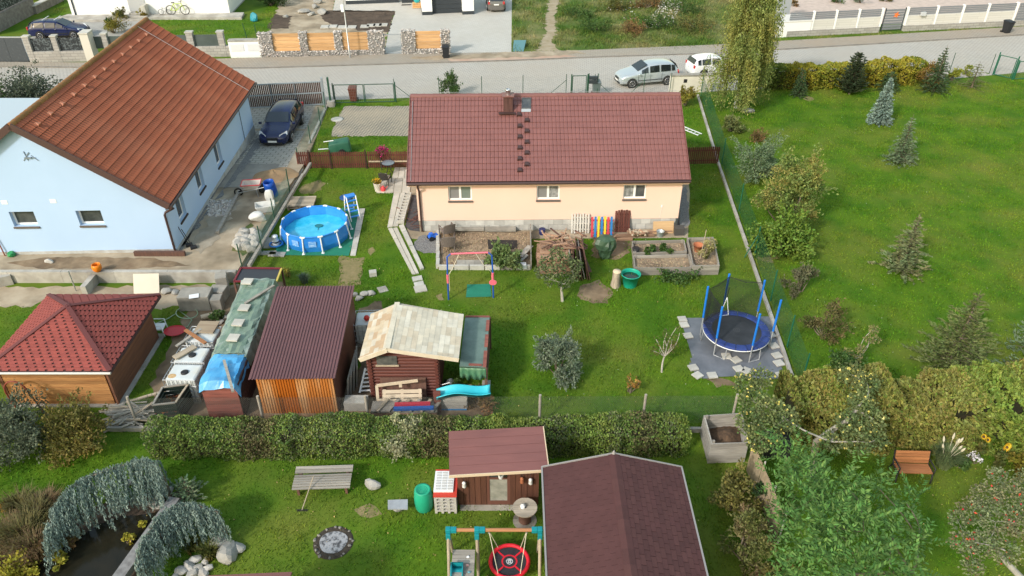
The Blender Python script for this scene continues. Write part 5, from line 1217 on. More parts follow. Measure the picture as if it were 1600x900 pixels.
# ---- seating corner by the wall: gravel disc, toy, rattan chairs
sheet("gravel_disc",clear([(G(676,381).x + .95*cos(a),G(676,381).y + .95*sin(a)) for a in np.linspace(0,6.2,24)]),.012,GRAVEL,rag=.08)
t=thing("toy_tractor","small blue toy tractor on the gravel disc","toy",G(677,374),.5);TB=mat("toy_blue",(.02,.12,.55),rough=.4)
b=MB();b.box((0,0,.2),(.5,.26,.16));b.box((-.1,0,.33),(.2,.22,.14));b.build("body",TB,t,bevel=.03)
for x,r_ in ((-.15,.13),(.18,.09)):
    for sg in (-1,1): MB().tube([(x,.12*sg,r_),(x,.18*sg,r_)],r_,12).build("wheel",BLACKP,t)
TAUPE=mat("taupe_rattan",(.20,.165,.15),(.14,.115,.10),sc=16,rough=.8)
armchair("taupe rattan armchair turned to the wall beside the bed",G(699,372),R(205),TAUPE,False,1.15);armchair("taupe rattan armchair in front beside the edging blocks",G(700,393),R(190),TAUPE,False,1.25)
# ---- long bed under the windows
BED=thing("garden_bed","long planting bed with dry mulch below the bungalow windows","garden bed",G(757,418))
def gpoly(px): return clear(GL(px))
MULCH=mat("dry_mulch",(.33,.25,.165),(.22,.16,.105),sc=5,rough=.98,bump=1,bsc=18,world=True,c3=(.13,.095,.065),sc3=.9)
b=MB(True);q=gpoly([(684,420),(829,420),(829,364),(690,364)]);b.prism([(p.x,p.y) for p in q],-.02,.10);b.build("mulch",MULCH,BED)
stones_np("mulch_clod",np.stack([rng.uniform(-3.4,.75,1500),rng.uniform(30.9,33.9,1500),np.full(1500,.11)],1),.09,mat("clod",(.34,.255,.165),(.22,.16,.11),sc=4,rough=1,island=.35,world=True),BED)
for i in range(5): a=G(684 - (0),420 - i*11);c=G(685,420 - (i+1)*11 + 1);MB(True).beam(a + Vector((0,0,.13)),c + Vector((0,0,.13)),.16,.26).build("edging_block",LIGHTC,BED)
for i in range(6): a=G(686 + i*24,421);c=G(686 + (i+1)*24 - 1.5,421);MB(True).beam(a + Vector((0,0,.12)),c + Vector((0,0,.12)),.12,.24).build("edging_block",LIGHTC if i !=4 else GREYW,BED)
for i in range(4): b=MB(True);a=G(829,421,.0) + Vector((.02,0,.05 + i*.13));c=G(828,363) + Vector((.02,0,.05 + i*.13));b.beam(a,c,.05,.115);b.build("side_board",GREYW,BED)
for (x0,x1,y) in ((709,757,363),(758,806,364)):
    b=MB(True);a=G(x0,y);c=G(x1,y);b.box((a + c)/2 + Vector((0,.05,.22)),((c - a).length,.42,.10));b.build("top_slab",CONC_D,BED)
for i in range(3): b=MB(True);a=G(714 + i*14,417);b.box(a + Vector((.2,.1,.16)),(.42,.42,.08));b.build("front_slab",CONC_D,BED)
b=MB(True);q=GL([(762,378),(808,379),(808,391),(790,393),(763,392)]);b.prism([(p.x,p.y) for p in q],.11,.14);b.build("black_foil",BLACKP,BED)
b=MB(True);b.beam(G(812,401,.25),G(829,384,.40),.35,.04,up=(0,.4,1));b.beam(G(806,414,.12),G(824,398,.3),.16,.03);b.build("loose_board",GREYW,BED)
b=MB();b.box((0,0,.12),(.45,.3,.2),taper=.8);o=b.build("white_tub",WHT);o.location=G(816,418,.1);tag(o,"white plastic tub in the bed corner","tub")
shrub("potato_plant","leafy green potato plants in the bed by black foil","plant",G(789,413,.08),.75,.75,1900,.16,.10,leafmat("leaf_potato",(.11,.17,.05),(.19,.24,.09)),91,ncl=14)
# ---- child's swing frame, green mat
SWB=mat("swing_blue",(.02,.09,.42),rough=.4);SWP=mat("swing_pink",(.80,.16,.22),rough=.4)
s1_,s2_=G(701,468),G(771,465);yv=s1_.y;zt=ray(702,397,yv).z
t=thing("swing","small blue and pink swing frame over the green mat","swing",(s1_ + s2_) / 2,math.atan2(s2_.y - s1_.y,s2_.x - s1_.x));L=(s2_ - s1_).length
for sg in (-1,1):
    MB().tube([(sg*L/2,0,-.05),(sg*L/2*.99,0,zt*.5),(sg*L/2*.96,0,zt - .15),(sg*(L/2 - .2),0,zt)],.035,8).build("post",SWB,t)
    b=MB()
    for z in ((.9,.3),(1.1,.25)): b.lathe([(.05,z[0]),(.06,z[0] + z[1])],8,(sg*L/2*.985,0,0))
    b.build("pink_sleeve",SWP,t)
MB().tube([(-L/2 + .2,0,zt),(L/2 - .2,0,zt)],.038,8).build("crossbar",SWP,t)
b=MB();b.lathe([(.17,0),(.17,.04)],16);b.v=[(L/2*.985 + v[0],-.06 + v[2],.85 + v[1]*.8) for v in b.v];b.build("disc",SWP,t)
ROPE=mat("pale_rope",(.62,.56,.44),rough=.9)
b=MB();b.tube([(-.45,0,zt - .02),(-.75,-.05,zt - .7),(-L/2 + .08,-.06,zt - 1.0)],.015,6);b.tube([(-L/2 + .08,-.06,zt - 1.0),(-L/2 + .07,-.06,.5)],.012,5);b.tube([(.25,0,zt),(.6,-.04,zt - .6),(L/2 - .1,-.05,zt - .95)],.013,6);b.build("rope",ROPE,t)
o=sheet("play_mat",clear(GL([(728,465),(768,464),(766,444),(730,445)])),.02,bpy.data.materials["green_mat"]);o['kind']='thing';tag(o,"green rubber mat lying below the small swing","mat")
# ---- timber pile with loose boards
OLDW=wood("old_timber",(.36,.22,.14),(.24,.145,.10),rnd=.28,axis=0);OLDW2=wood("old_dark_timber",(.15,.075,.055),(.10,.055,.042),rnd=.25,axis=2)
t=thing("timber_pile","stacked pile of old reddish planks with broken sticks on top","timber",G(868,428));fr_=frame(t);r=random.Random(5)
x0,x1,y0=G(842,430).x,G(892,430).x,G(868,428).y
for lay in range(11):
    for k in range(4):
        b=MB(True);z=.05 + lay*.083;y=y0 + .15 + k*.42 + r.uniform(-.04,.04);a=x0 + r.uniform(-.12,.1);c=x1 + r.uniform(-.1,.15);tw_=r.uniform(-.03,.03)
        b.beam((a,y - tw_,z),(c,y + tw_,z),.34,.06);b.build("plank",OLDW,t)
for k in range(46):
    b=MB(True);p=Vector((r.uniform(x0 + .2,x1 + .6),r.uniform(y0 + .3,y0 + 2.0),.96 + r.uniform(0,.22)));a=r.gauss(-.5,.8);L=r.uniform(.3,1.0);d=Vector((cos(a),sin(a),r.uniform(-.15,.15))) * L / 2
    b.beam(p - d,p + d,r.uniform(.04,.1),r.uniform(.03,.06));b.build("stick",OLDW if r.random() < .6 else OLDW2,t)
t=thing("leaning_boards","dark brown boards standing on edge beside the timber pile","boards",G(912,440));r=random.Random(9)
for k in range(7):
    b=MB(True);x=G(897 + k*4,436).x;yv=G(900,438).y;a=Vector((x,yv + r.uniform(-.1,.2),.02));c=Vector((x + .05 - k*.02,yv + 1.9 + r.uniform(-.3,.3),.1));h_=r.uniform(.9,1.25);lean=r.uniform(.05,.3)
    b.add([a,c,c + Vector((-lean,0,h_)),a + Vector((-lean,0,h_*r.uniform(.9,1.1)))] + [q + Vector((.04,0,0)) for q in (a,c,c + Vector((-lean,0,h_)),a + Vector((-lean,0,h_)))],[(0,1,2,3),(7,6,5,4),(0,4,5,1),(1,5,6,2),(2,6,7,3),(3,7,4,0)]);b.build("board",OLDW2 if k % 4 else GREYW,t)
for k in range(4): b=MB(True);p=G(899 + k*3.2,350 + k*1);b.beam(p + Vector((0,0,.02)),p + Vector((.05,.25,1.15)),.14,.03,up=(0,1,0));b.build("upright_board",OLDW2,t)
MB(True).beam(G(902,376,.9),G(922,425,.3),.16,.04).build("fallen_board",OLDW2,t)
# ---- painted panels against the plinth
def leanpanel(name,label,px0,px1,py,h,n,mats_,cat="panel",th=.025,fill=.72,rails=2,lean=.28):
    A,B=G(px0,py),G(px1,py);L=(B - A).length;t=thing(name,label,cat,A,math.atan2(B.y - A.y,B.x - A.x))
    for i in range(n):
        x=L*i/n;MB().beam((x + L/n*fill/2,0,.02),(x + L/n*fill/2,lean,h + ((i*37) % 5 - 2)*.012),L/n*fill,th,up=(0,-1,.2)).build("slat",mats_[i % len(mats_)],t)
    for f in np.linspace(.2,.8,rails): MB().beam((0,lean*f + .035,h*f),(L,lean*f + .035,h*f),.03,.07).build("rail",mats_[0],t)
    return t
CR,CB,CY=mat("panel_red",(.55,.05,.07),rough=.6),mat("panel_blue",(.02,.17,.45),rough=.6),mat("panel_yellow",(.75,.52,.03),rough=.6)
leanpanel("pallet","white slatted pallet leaning on the plinth",892,922,365,1.0,7,[mat("white_slat",(.60,.57,.52),(.5,.47,.42),sc=3,rough=.8)],"pallet",rails=3,fill=.6)
leanpanel("picket_fence","picket panel of red blue and yellow boards leaning on the plinth",923,958,371,1.05,7,[CR,CB,CY,CB,CY,CR,CB],fill=.62)
leanpanel("picket_fence","dark red brown picket panel leaning above the firewood",960,984,363,1.15,6,[REDW],fill=.85)
# covered barbecue
TARPG=mat("green_tarp",(.03,.065,.035),(.055,.10,.055),sc=2.2,rough=.45,bump=.6,bsc=5,spec=.5)
t=thing("covered_barbecue","barbecue wrapped in a crumpled dark green tarpaulin","covered barbecue",G(945,402));r=random.Random(3);b=MB();n_=18
prof=[(.24,0),(.30,.15),(.34,.35),(.46,.55),(.50,.8),(.42,1.02),(.22,1.13),(.05,1.16)];vs=[]
for rr,z in prof:
    for k in range(n_): a=2*pi*k/n_;w_=1 + .16*sin(a*5 + z*4) * (1.15 - z*.5) + .07*sin(a*9 - z*6) + r.uniform(-.10,.10);vs.append((rr*w_*cos(a)*1.0,rr*w_*sin(a)*.85 + .1*z,z))
b.add(vs,[(i*n_+k,i*n_+(k+1) % n_,(i+1)*n_+(k+1) % n_,(i+1)*n_+k) for i in range(len(prof)-1) for k in range(n_)],False);b.add(vs,[tuple(range((len(prof)-1)*n_,len(prof)*n_))]);b.build("tarpaulin",TARPG,t)
MB().tube([(.42*cos(a),.36*sin(a) + .06,.5 + .04*sin(a*3)) for a in np.linspace(0,6.283,20)],.012,5).build("cord",mat("black_cord",(.02,.02,.02)),t)
# firewood corner: beam frame, board, bucket, heap
t=thing("timber_stack","low beam frame with plywood board against the plinth","timber",G(1000,370))
for (a,c,w_) in ((G(962,371),G(1022,370),.12),(G(964,377),G(988,376),.10),(G(985,366),G(1050,364),.09)): MB(True).beam(a + Vector((0,0,.1)),c + Vector((0,0,.1)),w_,.14).build("beam",OLDW,t)
b=MB(True);A,B=G(1020,366),G(1052,365);b.plate([A + Vector((0,0,.02)),B + Vector((0,0,.02)),B + Vector((0,.22,.62)),A + Vector((0,.22,.62))],.03);b.build("plywood",wood("plywood",(.55,.37,.20),(.46,.29,.15),axis=0),t)
t=thing("firewood_heap","small heap of split firewood beside the red brown panel","firewood",G(994,366));r=random.Random(8)
for k in range(34):
    b=MB(True);p=G(982 + r.uniform(0,26),366 - r.uniform(0,5),.06 + r.uniform(0,.32)*(1));a=r.uniform(0,3.14);d=Vector((cos(a),sin(a),r.uniform(-.3,.3))) * .17;b.tube([p - d,p + d],.055,5,smooth=False);b.build("log",PALW if r.random() < .5 else OLDW,t)
b=MB();b.lathe([(.15,0),(.2,.3),(.21,.31),(.18,.3),(.14,.03)],18);o=b.build("bucket",mat("zinc",(.42,.45,.46),rough=.45,metal=.5));o.location=G(1031,369);tag(o,"grey zinc bucket in front of the plywood board","bucket")
b=MB();b.lathe([(.14,0),(.17,.32),(.15,.32)],14);o=b.build("bucket",mat("navy_enamel",(.02,.025,.10),rough=.3));o.location=G(847,366);tag(o,"small navy bucket at the wall above the timber pile","bucket")
t=thing("stored_tools","dark tools leaning at the bungalow's corner","tools",G(1060,360));b=MB(True)
for k in range(5): p=G(1057 + k*1.5,362);b.tube([p,p + Vector((.1 - k*.06,.25,1.1 - k*.1))],.02,5)
b.build("handle",BLACKP,t,kind='stuff');MB(True).box(G(1061,360,.2),(.5,.4,.4)).build("crate",mat("dark_crate",(.07,.065,.06),rough=.9),t)
# ---- raised beds
def raised(label,quad,h,soil,seed,nb=3,wm=None):
    P_=[Vector((p.x,p.y,0)) for p in quad];t=thing("raised_bed",label,"raised bed",P_[0]);clear(P_);r=random.Random(seed)
    for i in range(4):
        a,c=P_[i],P_[(i+1) % 4];d=(c - a).normalized()
        for k in range(nb):
            z=h * (k + .5) / nb;MB(True).beam(a + d*(.028 if i % 2 else -.02) + Vector((0,0,z)),c - d*(.028 if i % 2 else -.02) + Vector((0,0,z)),.05,h/nb - .012).build("board",wm or GREYW,t)
    c0=sum(P_,Vector())/4
    for p in P_: q=p + (c0 - p).normalized()*.09;MB(True).span(q + Vector((-.04,-.04,0)),q + Vector((.04,.04,h + .02))).build("corner_post",GREYW2,t)
    b=MB(True);q=[p + (c0 - p).normalized()*.04 for p in P_];b.prism([(p.x,p.y) for p in q],0,h*.62);b.build("soil",soil,t)
    k=260;u=rng.uniform(.06,.94,(k,2));A=np.array([[*p] for p in P_]);C=(A[0]*(1-u[:,:1]) + A[1]*u[:,:1])*(1-u[:,1:]) + (A[3]*(1-u[:,:1]) + A[2]*u[:,:1])*u[:,1:];C[:,2]=h*.62
    stones_np("soil_clod",C,.1,bpy.data.materials["clod"],t)
    return t
BH=.42
raised("upper raised bed with two leafy green plants",[G(989,406),G(1071,404),G(1067,386),G(987,388)],BH,MULCH,1)
raised("lower raised bed with bare dry soil",[G(991,430),G(1080,429),G(1074,409),G(989,411)],BH,MULCH,2)
raised("larger raised bed holding a terracotta pot",[G(1081,430),G(1121,429),G(1112,385),G(1072,386)],BH + .12,MULCH,3,4)
for i,x in enumerate((1017,1040)): shrub("vegetable_plant",["leafy green plant beside the dark pot in the upper bed","leafy green plant at the dry end of the upper bed"][i],"plant",G(x,396,.25),.36,.38,420,.15,.11,L_GREEN,95 + i,ncl=7,group="plants in the upper raised bed")
b=MB();b.lathe([(.16,0),(.24,.36),(.26,.36),(.22,.33),(.12,.1)],16);o=b.build("plant_pot",TERRA);o.location=G(1090,392,.33);tag(o,"terracotta pot standing in the large raised bed","pot")
b=MB();b.lathe([(.14,0),(.18,.28),(.16,.28)],14);o=b.build("plant_pot",BLACKP);o.location=G(993,395,.25);tag(o,"dark pot at the end of the upper raised bed","pot")
t=thing("dry_plant","tall dry plant tied to a cane in the large raised bed","plant",G(1103,405,.33));MB().tube([(-.25,.1,0),(-.15,.2,1.5)],.018,5).build("cane",PALW,t)
cl=[(rng.uniform(-.3,.3),rng.uniform(-.3,.3),rng.uniform(.1,1.2),.14) for _ in range(16)];b=MB();[limb_mesh(b,(0,0,0),c[:3],.014,.006) for c in cl];b.build("stems",L_OLIVE,t);o=npmesh("foliage",clump_leaves(cl,330,.12,.07),4,leafmat("leaf_straw",(.36,.33,.14),(.28,.24,.10)));o.parent=t;FR[o.name]=frame(t)
shrub("herb_patch","bright green herbs growing along the lower bed front","plant",G(1060,436),.8,.32,900,.11,.08,L_GREEN,98,rx=1.3,ry=.5);
# stump, tub
t=thing("chopping_block","pale tree stump standing beside the green tub","stump",G(962,447));r=random.Random(2)
b=MB();vs=[];n_=14
for z,rr in ((0,.24),(.35,.19),(.8,.17)):
    for k in range(n_): a=2*pi*k/n_;vs.append((rr*(1 + .12*sin(3*a) + r.uniform(-.06,.06))*cos(a),rr*(1 + .1*sin(2*a))*sin(a),z))
b.add(vs,[(i*n_+k,i*n_+(k+1) % n_,(i+1)*n_+(k+1) % n_,(i+1)*n_+k) for i in range(2) for k in range(n_)],True);b.build("bark_side",mat("birch_bark",(.45,.38,.29),(.26,.20,.15),sc=5,rough=.95,bump=.6,stretch=(1,1,.3)),t)
MB().lathe([(.19,.79),(.18,.84),(.02,.86)],14).build("cut_face",mat("cut_wood",(.66,.54,.38),(.56,.44,.30),sc=8,rough=.9),t)
b=MB();b.lathe([(.29,0),(.30,.04),(.42,.62),(.45,.62),(.46,.66),(.42,.66),(.40,.60),(.29,.06)],28);t=thing("garden_tub","round green plastic tub standing on the lawn","tub",G(984,446));b.build("tub_wall",mat("green_plastic",(.01,.30,.20),(.012,.34,.23),sc=2,rough=.4),t)
MB().lathe([(.385,.5),(.01,.5)],24,caps=False).build("dark_water",mat("dark_water",(.012,.03,.02),rough=.05,spec=.8),t)
b=MB();[b.tube([(.1*cos(a),.1*sin(a),.505),(.3*cos(a+.3),.3*sin(a + .3),.51)],.012,4) for a in (0,1,2.6,4)];b.build("floating_stalk",L_OLIVE,t,kind='stuff')
# ---- trampoline on its sheet
TS=mat("grey_sheeting",(.115,.125,.145),(.165,.175,.20),sc=1.3,rough=.45,bump=.7,bsc=2.2,spec=.5)
tsp=clear(GL([(1061,497),(1074,530),(1080,560),(1078,572),(1090,592),(1120,590),(1216,592),(1226,566),(1212,520),(1206,495),(1130,496)]));b=MB()
P2=np.array([(p.x,p.y) for p in tsp]);lo_,hi_=P2.min(0),P2.max(0);nx,ny=46,40;gx_=np.linspace(lo_[0],hi_[0],nx);gy_=np.linspace(lo_[1],hi_[1],ny);XX,YY=np.meshgrid(gx_,gy_);q=np.stack([XX.ravel(),YY.ravel()],1)
ZZ=.02 + .012*np.abs(wob(q,3,5)) + .02*np.maximum(0,np.sin(q[:,0]*2.1 + q[:,1]*4.3 + 2*np.sin(q[:,1]*1.3)))**6
ins=inpoly(np.stack([(XX[:-1,:-1] + XX[1:,1:])/2,(YY[:-1,:-1] + YY[1:,1:])/2],-1).reshape(-1,2),[(p.x,p.y) for p in tsp]).reshape(ny-1,nx-1)
b.add([(a,c,z) for (a,c),z in zip(q,ZZ)],[(j*nx+i,j*nx+i+1,(j+1)*nx+i+1,(j+1)*nx+i) for j in range(ny-1) for i in range(nx-1) if ins[j,i]],True);o=b.build("ground_sheet",TS);tag(o,"grey plastic sheeting spread under the trampoline","sheeting")
for i,(x,y,r_) in enumerate([(1066,499,.1),(1069,508,.15),(1075,525,.2),(1083,575,.25),(1090,587,.6),(1113,587,.1),(1135,557,.0),(1150,563,.5),(1154,577,.3),(1167,580,1.0),(1204,524,.3),(1209,541,.3),(1214,556,.3),(1217,568,.3),(1221,586,.3)]):
    slab(["first","second","third","fourth","corner","front","middle","tilted","leaf covered","last"][i % 10] + (" pale slab weighing down the sheeting on its lawn side" if i < 6 else " pale slab lying on the grey sheeting" if i < 10 else " kerb side slab on the sheeting edge"),x,y,.36,.34,r_,LIGHTC,h=.05,z=.045,group="slabs on the trampoline sheeting")
tc=G(1151,515,.62);TRR=1.34;t=thing("trampoline","blue trampoline with safety net and padded poles","trampoline",(tc.x,tc.y,0),.26)
circ=lambda r_,z,n=36: [(r_*cos(a),r_*sin(a),z) for a in np.linspace(0,2*pi,n + 1)[:-1]]
MB().add(circ(1.03,.60),[tuple(range(36))]).build("jump_mat",mat("jump_mat",(.022,.024,.028),(.04,.043,.05),sc=1.5,rough=.6),t)
b=MB();b.lathe([(.12,.603),(.14,.603)],20,caps=False);b.lathe([(.05,.603),(.07,.603)],16,caps=False);b.build("printed_ring",mat("faint_print",(.07,.075,.08),rough=.7),t)
PADB=mat("navy_pad",(.018,.035,.15),(.03,.055,.21),sc=4,rough=.45)
for k in range(18):
    a0,a1=k*2*pi/18 + .01,(k+1)*2*pi/18 - .01;b=MB();vs=[]
    for r_,z in ((1.0,.615),(1.06,.65),(1.30,.65),(1.36,.61),(1.36,.58)): vs +=[(r_*cos(a),r_*sin(a),z) for a in (a0,(a0+a1)/2,a1)]
    b.add(vs,[(j*3+i,j*3+i+1,(j+1)*3+i+1,(j+1)*3+i) for j in range(4) for i in range(2)]);b.build("pad",PADB,t)
MB().tube(circ(1.34,.55) + [circ(1.34,.55)[0]],.03,6).build("frame_ring",WHT,t)
BLUEP=mat("blue_foam",(.015,.17,.62),rough=.5)
for k in range(6):
    a=k*pi/3 + .45;c,s_=cos(a),sin(a)
    b=MB();b.tube([(1.40*c,1.40*s_,.0),(1.40*c,1.40*s_,.95)],.024,6);b.tube([(1.40*c,1.40*s_,.03),(1.40*cos(a + .35),1.40*sin(a + .35),.03),(1.36*cos(a+.35),1.36*sin(a+.35),.55)],.02,6);b.build("leg",mat('dull_galvanised',(.42,.43,.44),rough=.45,metal=.3),t)
    MB().tube([(1.40*c,1.40*s_,.9),(1.42*c,1.42*s_,2.45)],.045,8).build("pole",BLUEP,t)
NETM=mat("black_netting",(.02,.022,.024),rough=.8);b=MB()
def netwall(b,k0,k1):
    for k in range(k0,k1):
        a0,a1=k*pi/3 + .45,(k+1)*pi/3 + .45;A=Vector((1.36*cos(a0),1.36*sin(a0),0));B=Vector((1.36*cos(a1),1.36*sin(a1),0));wires(b,A,B,.64,2.35,.04,.0042,False,.04)
        b.tube([A + Vector((0,0,2.35)),A.lerp(B,.5) + Vector((0,0,2.22)),B + Vector((0,0,2.35))],.014,4)
netwall(b,0,3);b.build("safety_net",NETM,t,kind='stuff',recalc=False)
MB().tube([(.02,1.1,2.0),(.0,1.1,1.5)],.02,5).build("net_strap",BLACKP,t);MB().tube([(0,1.1,1.5),(-.30,.95,.7),(.12,.95,.68),(0,1.1,1.5)],.02,5).build("white_strap",WHT,t)
# ---- boundary with the big lawn: kerb stones, green mesh
ke=thing("kerb_edging","pale kerb stones along the foot of the green boundary fence","edging",G(1240,600));K0,K1,K2=G(1090,150),G(1122,256),G(1242,606)
for (A,B,n_) in ((K0,K1,14),(K1,K2,26)):
    clear([A + Vector((-.12,0,0)),B + Vector((-.12,0,0)),B + Vector((.12,0,0)),A + Vector((.12,0,0))])
    for i in range(n_): b=MB(True);a=A.lerp(B,i/n_);c=A.lerp(B,(i+.97)/n_);b.beam(a + Vector((0,0,.05)),c + Vector((0,0,.05)),.13,.18 + (i*7 % 3)*.012);b.build("kerb_stone",CONC,ke)
o_=Vector((.22,0,0));fp=[K0 + o_,G(1122,256) + o_,G(1148,330) + o_,G(1172,400) + o_,G(1196,470) + o_,G(1221,543) + o_,G(1242,604) + o_]
mesh_fence("mesh_fence","teal green mesh fence between the bungalow garden and the spruce lawn",fp,1.5,.05,mat("teal_fence_wire",(.015,.115,.065),rough=.5),mat("teal_post",(.012,.11,.065),rough=.5),r=.0019,diag=False,nz=.06,pr=.03,ph=1.65,braces=((fp[3] + Vector((0,0,1.3)),fp[3] + Vector((-.55,-.2,.05))),))
t=thing("ladder","pale ladder lying on the grass at the bungalow's gable end","ladder",G(1075,204),R(-52))
for y in (-.18,.18): MB().beam((-1.0,y,.06),(1.0,y,.06),.05,.04).build("rail",WHT,t)
for k in range(7): MB().beam((-.9 + k*.3,-.155,.06),(-.9 + k*.3,.155,.06),.03,.03).build("rung",WHT,t)
# green covered trailer and round lid on the front parking
t=thing("covered_trailer","small trailer wrapped in a green tarpaulin behind the picket fence","trailer",G(532,238),.2);b=MB();vs=[(-.7,-.45,.1),(.7,-.45,.1),(.7,.45,.1),(-.7,.45,.1),(-.65,-.4,.75),(.6,-.35,.85),(.6,.35,.9),(-.6,.4,.7)];b.add(vs,[(3,2,1,0),(4,5,6,7),(0,1,5,4),(1,2,6,5),(2,3,7,6),(3,0,4,7)],True);b.build("tarpaulin",mat("green_cover",(.02,.10,.06),(.04,.14,.085),sc=2,rough=.5,bump=.6),t,bevel=.12)
b=MB();b.tube([(-.7,0,.3),(-1.3,-.1,.35)],.035,6);b.tube([(-.9,-.3,.9),(-.3,-.45,1.0)],.03,5);b.build("drawbar",WHT,t)
for sg in (-1,1): MB().tube([(.1,.46*sg,.2),(.1,.54*sg,.2)],.2,14).build("wheel",TYRE,t)
b=MB();b.lathe([(.42,.02),(.42,.05),(.3,.06)],18);o=b.build("concrete_disc",LIGHTC);o.location=G(527,187);tag(o,"pale round lid lying at the parking patch corner","lid")
b=MB();b.box((0,0,.2),(.5,.4,.4));o=b.build("block",CONC);o.location=G(518,166);tag(o,"grey concrete block by the green double gate","block")
# ================================================================ SHEDS AND STORES
def shingles(parent,O,xd,yd,xl,xr,Sx,rows,tabw,m,notch=.0,th=.012,gap=.006,name="shingle",budget=None,seed=1,off=.5,tilt=.012,jitter=0.0):
    """courses of flat shingles from the eave up; xl(s), xr(s) = limits at height s up the slope"""
    O=Vector(O);xd=Vector(xd).normalized();yd=Vector(yd).normalized();zd=xd.cross(yd);r=random.Random(seed)
    if zd.z < 0: zd=-zd
    h=Sx / rows;left=[]
    for k in range(rows):
        s0,s1=k*h,(k+1)*h
        a0,c0,a1,c1=xl(s0),xr(s0),xl(s1),xr(s1);lo_=min(a0,a1);hi_=max(c0,c1)
        x=lo_ - ((k * off) % 1 + (r.random()*jitter)) * tabw
        while x < hi_:
            p,q=x + gap/2,x + tabw - gap/2;x +=tabw
            def X_(v,f): return min(max(v,a0 + (a1-a0)*f),c0 + (c1-c0)*f)
            if notch: prof=[(p + notch,0),(q - notch,0),(q - notch*.9,.42),(q,.5),(q,1),(p,1),(p,.5),(p + notch*.9,.42)]
            else: prof=[(p,0),(q,0),(q,1),(p,1)]
            pts=[(X_(v,f),f) for v,f in prof]
            if max(v for v,f in pts) - min(v for v,f in pts) < .03: continue
            W_=[O + xd*v + yd*(s0 + f*h*1.0) + zd*(.006 + tilt*(1 - f) + th) for v,f in pts]
            if budget is not None and budget[0] <=0: left.append(W_);continue
            if budget is not None: budget[0] -=1
            MB(True).plate(W_,th).build(name,m[r.randrange(len(m))] if isinstance(m,list) else m,parent)
    if left:
        b=MB(True)
        for W_ in left: b.plate(W_,th)
        b.build(name,m[0] if isinstance(m,list) else m,parent,kind='stuff')
# ---- hipped cabin
GA=Vector((-16.76,23.5,3.02));gx0,gx1,gy0,gy1,gz=-19.05,-14.46,21.1,25.9,1.87
gaz=thing("garden_cabin","timber garden cabin with hipped red shingle roof","cabin",(-16.76,23.5,0))
PINE=wood("pine_plank",(.47,.235,.085),(.34,.155,.055),rnd=.28,axis=0);PINEB=wood("brown_shade_plank",(.20,.085,.045),(.14,.062,.038),rnd=.14,axis=1)
wx0,wx1,wy0,wy1=gx0 + .28,gx1 - .32,gy0 + .25,gy1 - .4
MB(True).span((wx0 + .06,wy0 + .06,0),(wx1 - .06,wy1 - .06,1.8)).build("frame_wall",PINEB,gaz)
for i in range(11): z=.04 + i*.165;MB(True).span((wx0 + .10,wy0,z),(wx1 - .12,wy0 + .05,z + .147)).build("plank",PINE,gaz)
for i in range(11): z=.04 + i*.165;MB(True).span((wx1 - .05,wy0 + .12,z),(wx1,wy1 - .12,z + .16)).build("plank",PINEB,gaz)  # side planks darker than the front ones: shade put into the colour
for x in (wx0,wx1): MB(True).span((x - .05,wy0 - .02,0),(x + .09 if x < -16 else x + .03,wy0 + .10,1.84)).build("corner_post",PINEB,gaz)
MB(True).span((wx0 - .1,wy0 - .15,-.02),(wx1 + .18,wy1 + .15,.05)).build("base_slab",CONC,gaz)
REDSH=mat("red_bitumen_shingle",(.27,.062,.05),(.22,.052,.045),sc=4,rough=.85,rnd=.07,bump=.2,bsc=60);UNDER=mat("dark_shingle_underlay",(.055,.022,.022),rough=.95)
b=MB(True);c4=[(gx0,gy0,gz),(gx1,gy0,gz),(gx1,gy1,gz),(gx0,gy1,gz)];b.add(c4 + [tuple(GA)] + [(x,y,z - .08) for x,y,z in c4],[(0,1,4),(1,2,4),(2,3,4),(3,0,4),(8,7,6,5),(0,5,6,1),(1,6,7,2),(2,7,8,3),(3,8,5,0)]);groof=b.build("roof",UNDER,gaz)
bud=[300]
for (p,q) in ((0,1),(1,2),(3,0),(2,3)):
    A,B=Vector(c4[p]),Vector(c4[q]);xd=(B - A).normalized();W_=(B - A).length;t_=(GA - A).dot(xd);foot=A + xd*t_;yd=(GA - foot);SL=yd.length
    shingles(groof,A,xd,yd,lambda s,t_=t_,SL=SL: t_*s/SL,lambda s,t_=t_,SL=SL,W_=W_: W_ + (t_ - W_)*s/SL,SL,20,.33,REDSH,notch=.05,off=.6,budget=bud,seed=p + 3)
RIDGEM=mat("dark_red_ridge_strip",(.13,.04,.04),rough=.85)
for c in c4: b=MB(True);a=Vector(c) + Vector((0,0,.03));d=GA + Vector((0,0,.04));b.beam(a,d,.17,.025);b.build("hip_cap",RIDGEM,groof)
MB(True).tube([(gx0,gy0 - .05,gz - .06),(gx1 + .03,gy0 - .05,gz - .06)],.05,8).build("gutter",mat("pale_gutter",(.55,.52,.48),rough=.5),gaz)
MB(True).span((gx1 + .002,gy0,gz - .12),(gx1 + .03,gy1,gz - .01)).build("fascia",mat("dark_fascia",(.06,.03,.03),rough=.6),gaz)
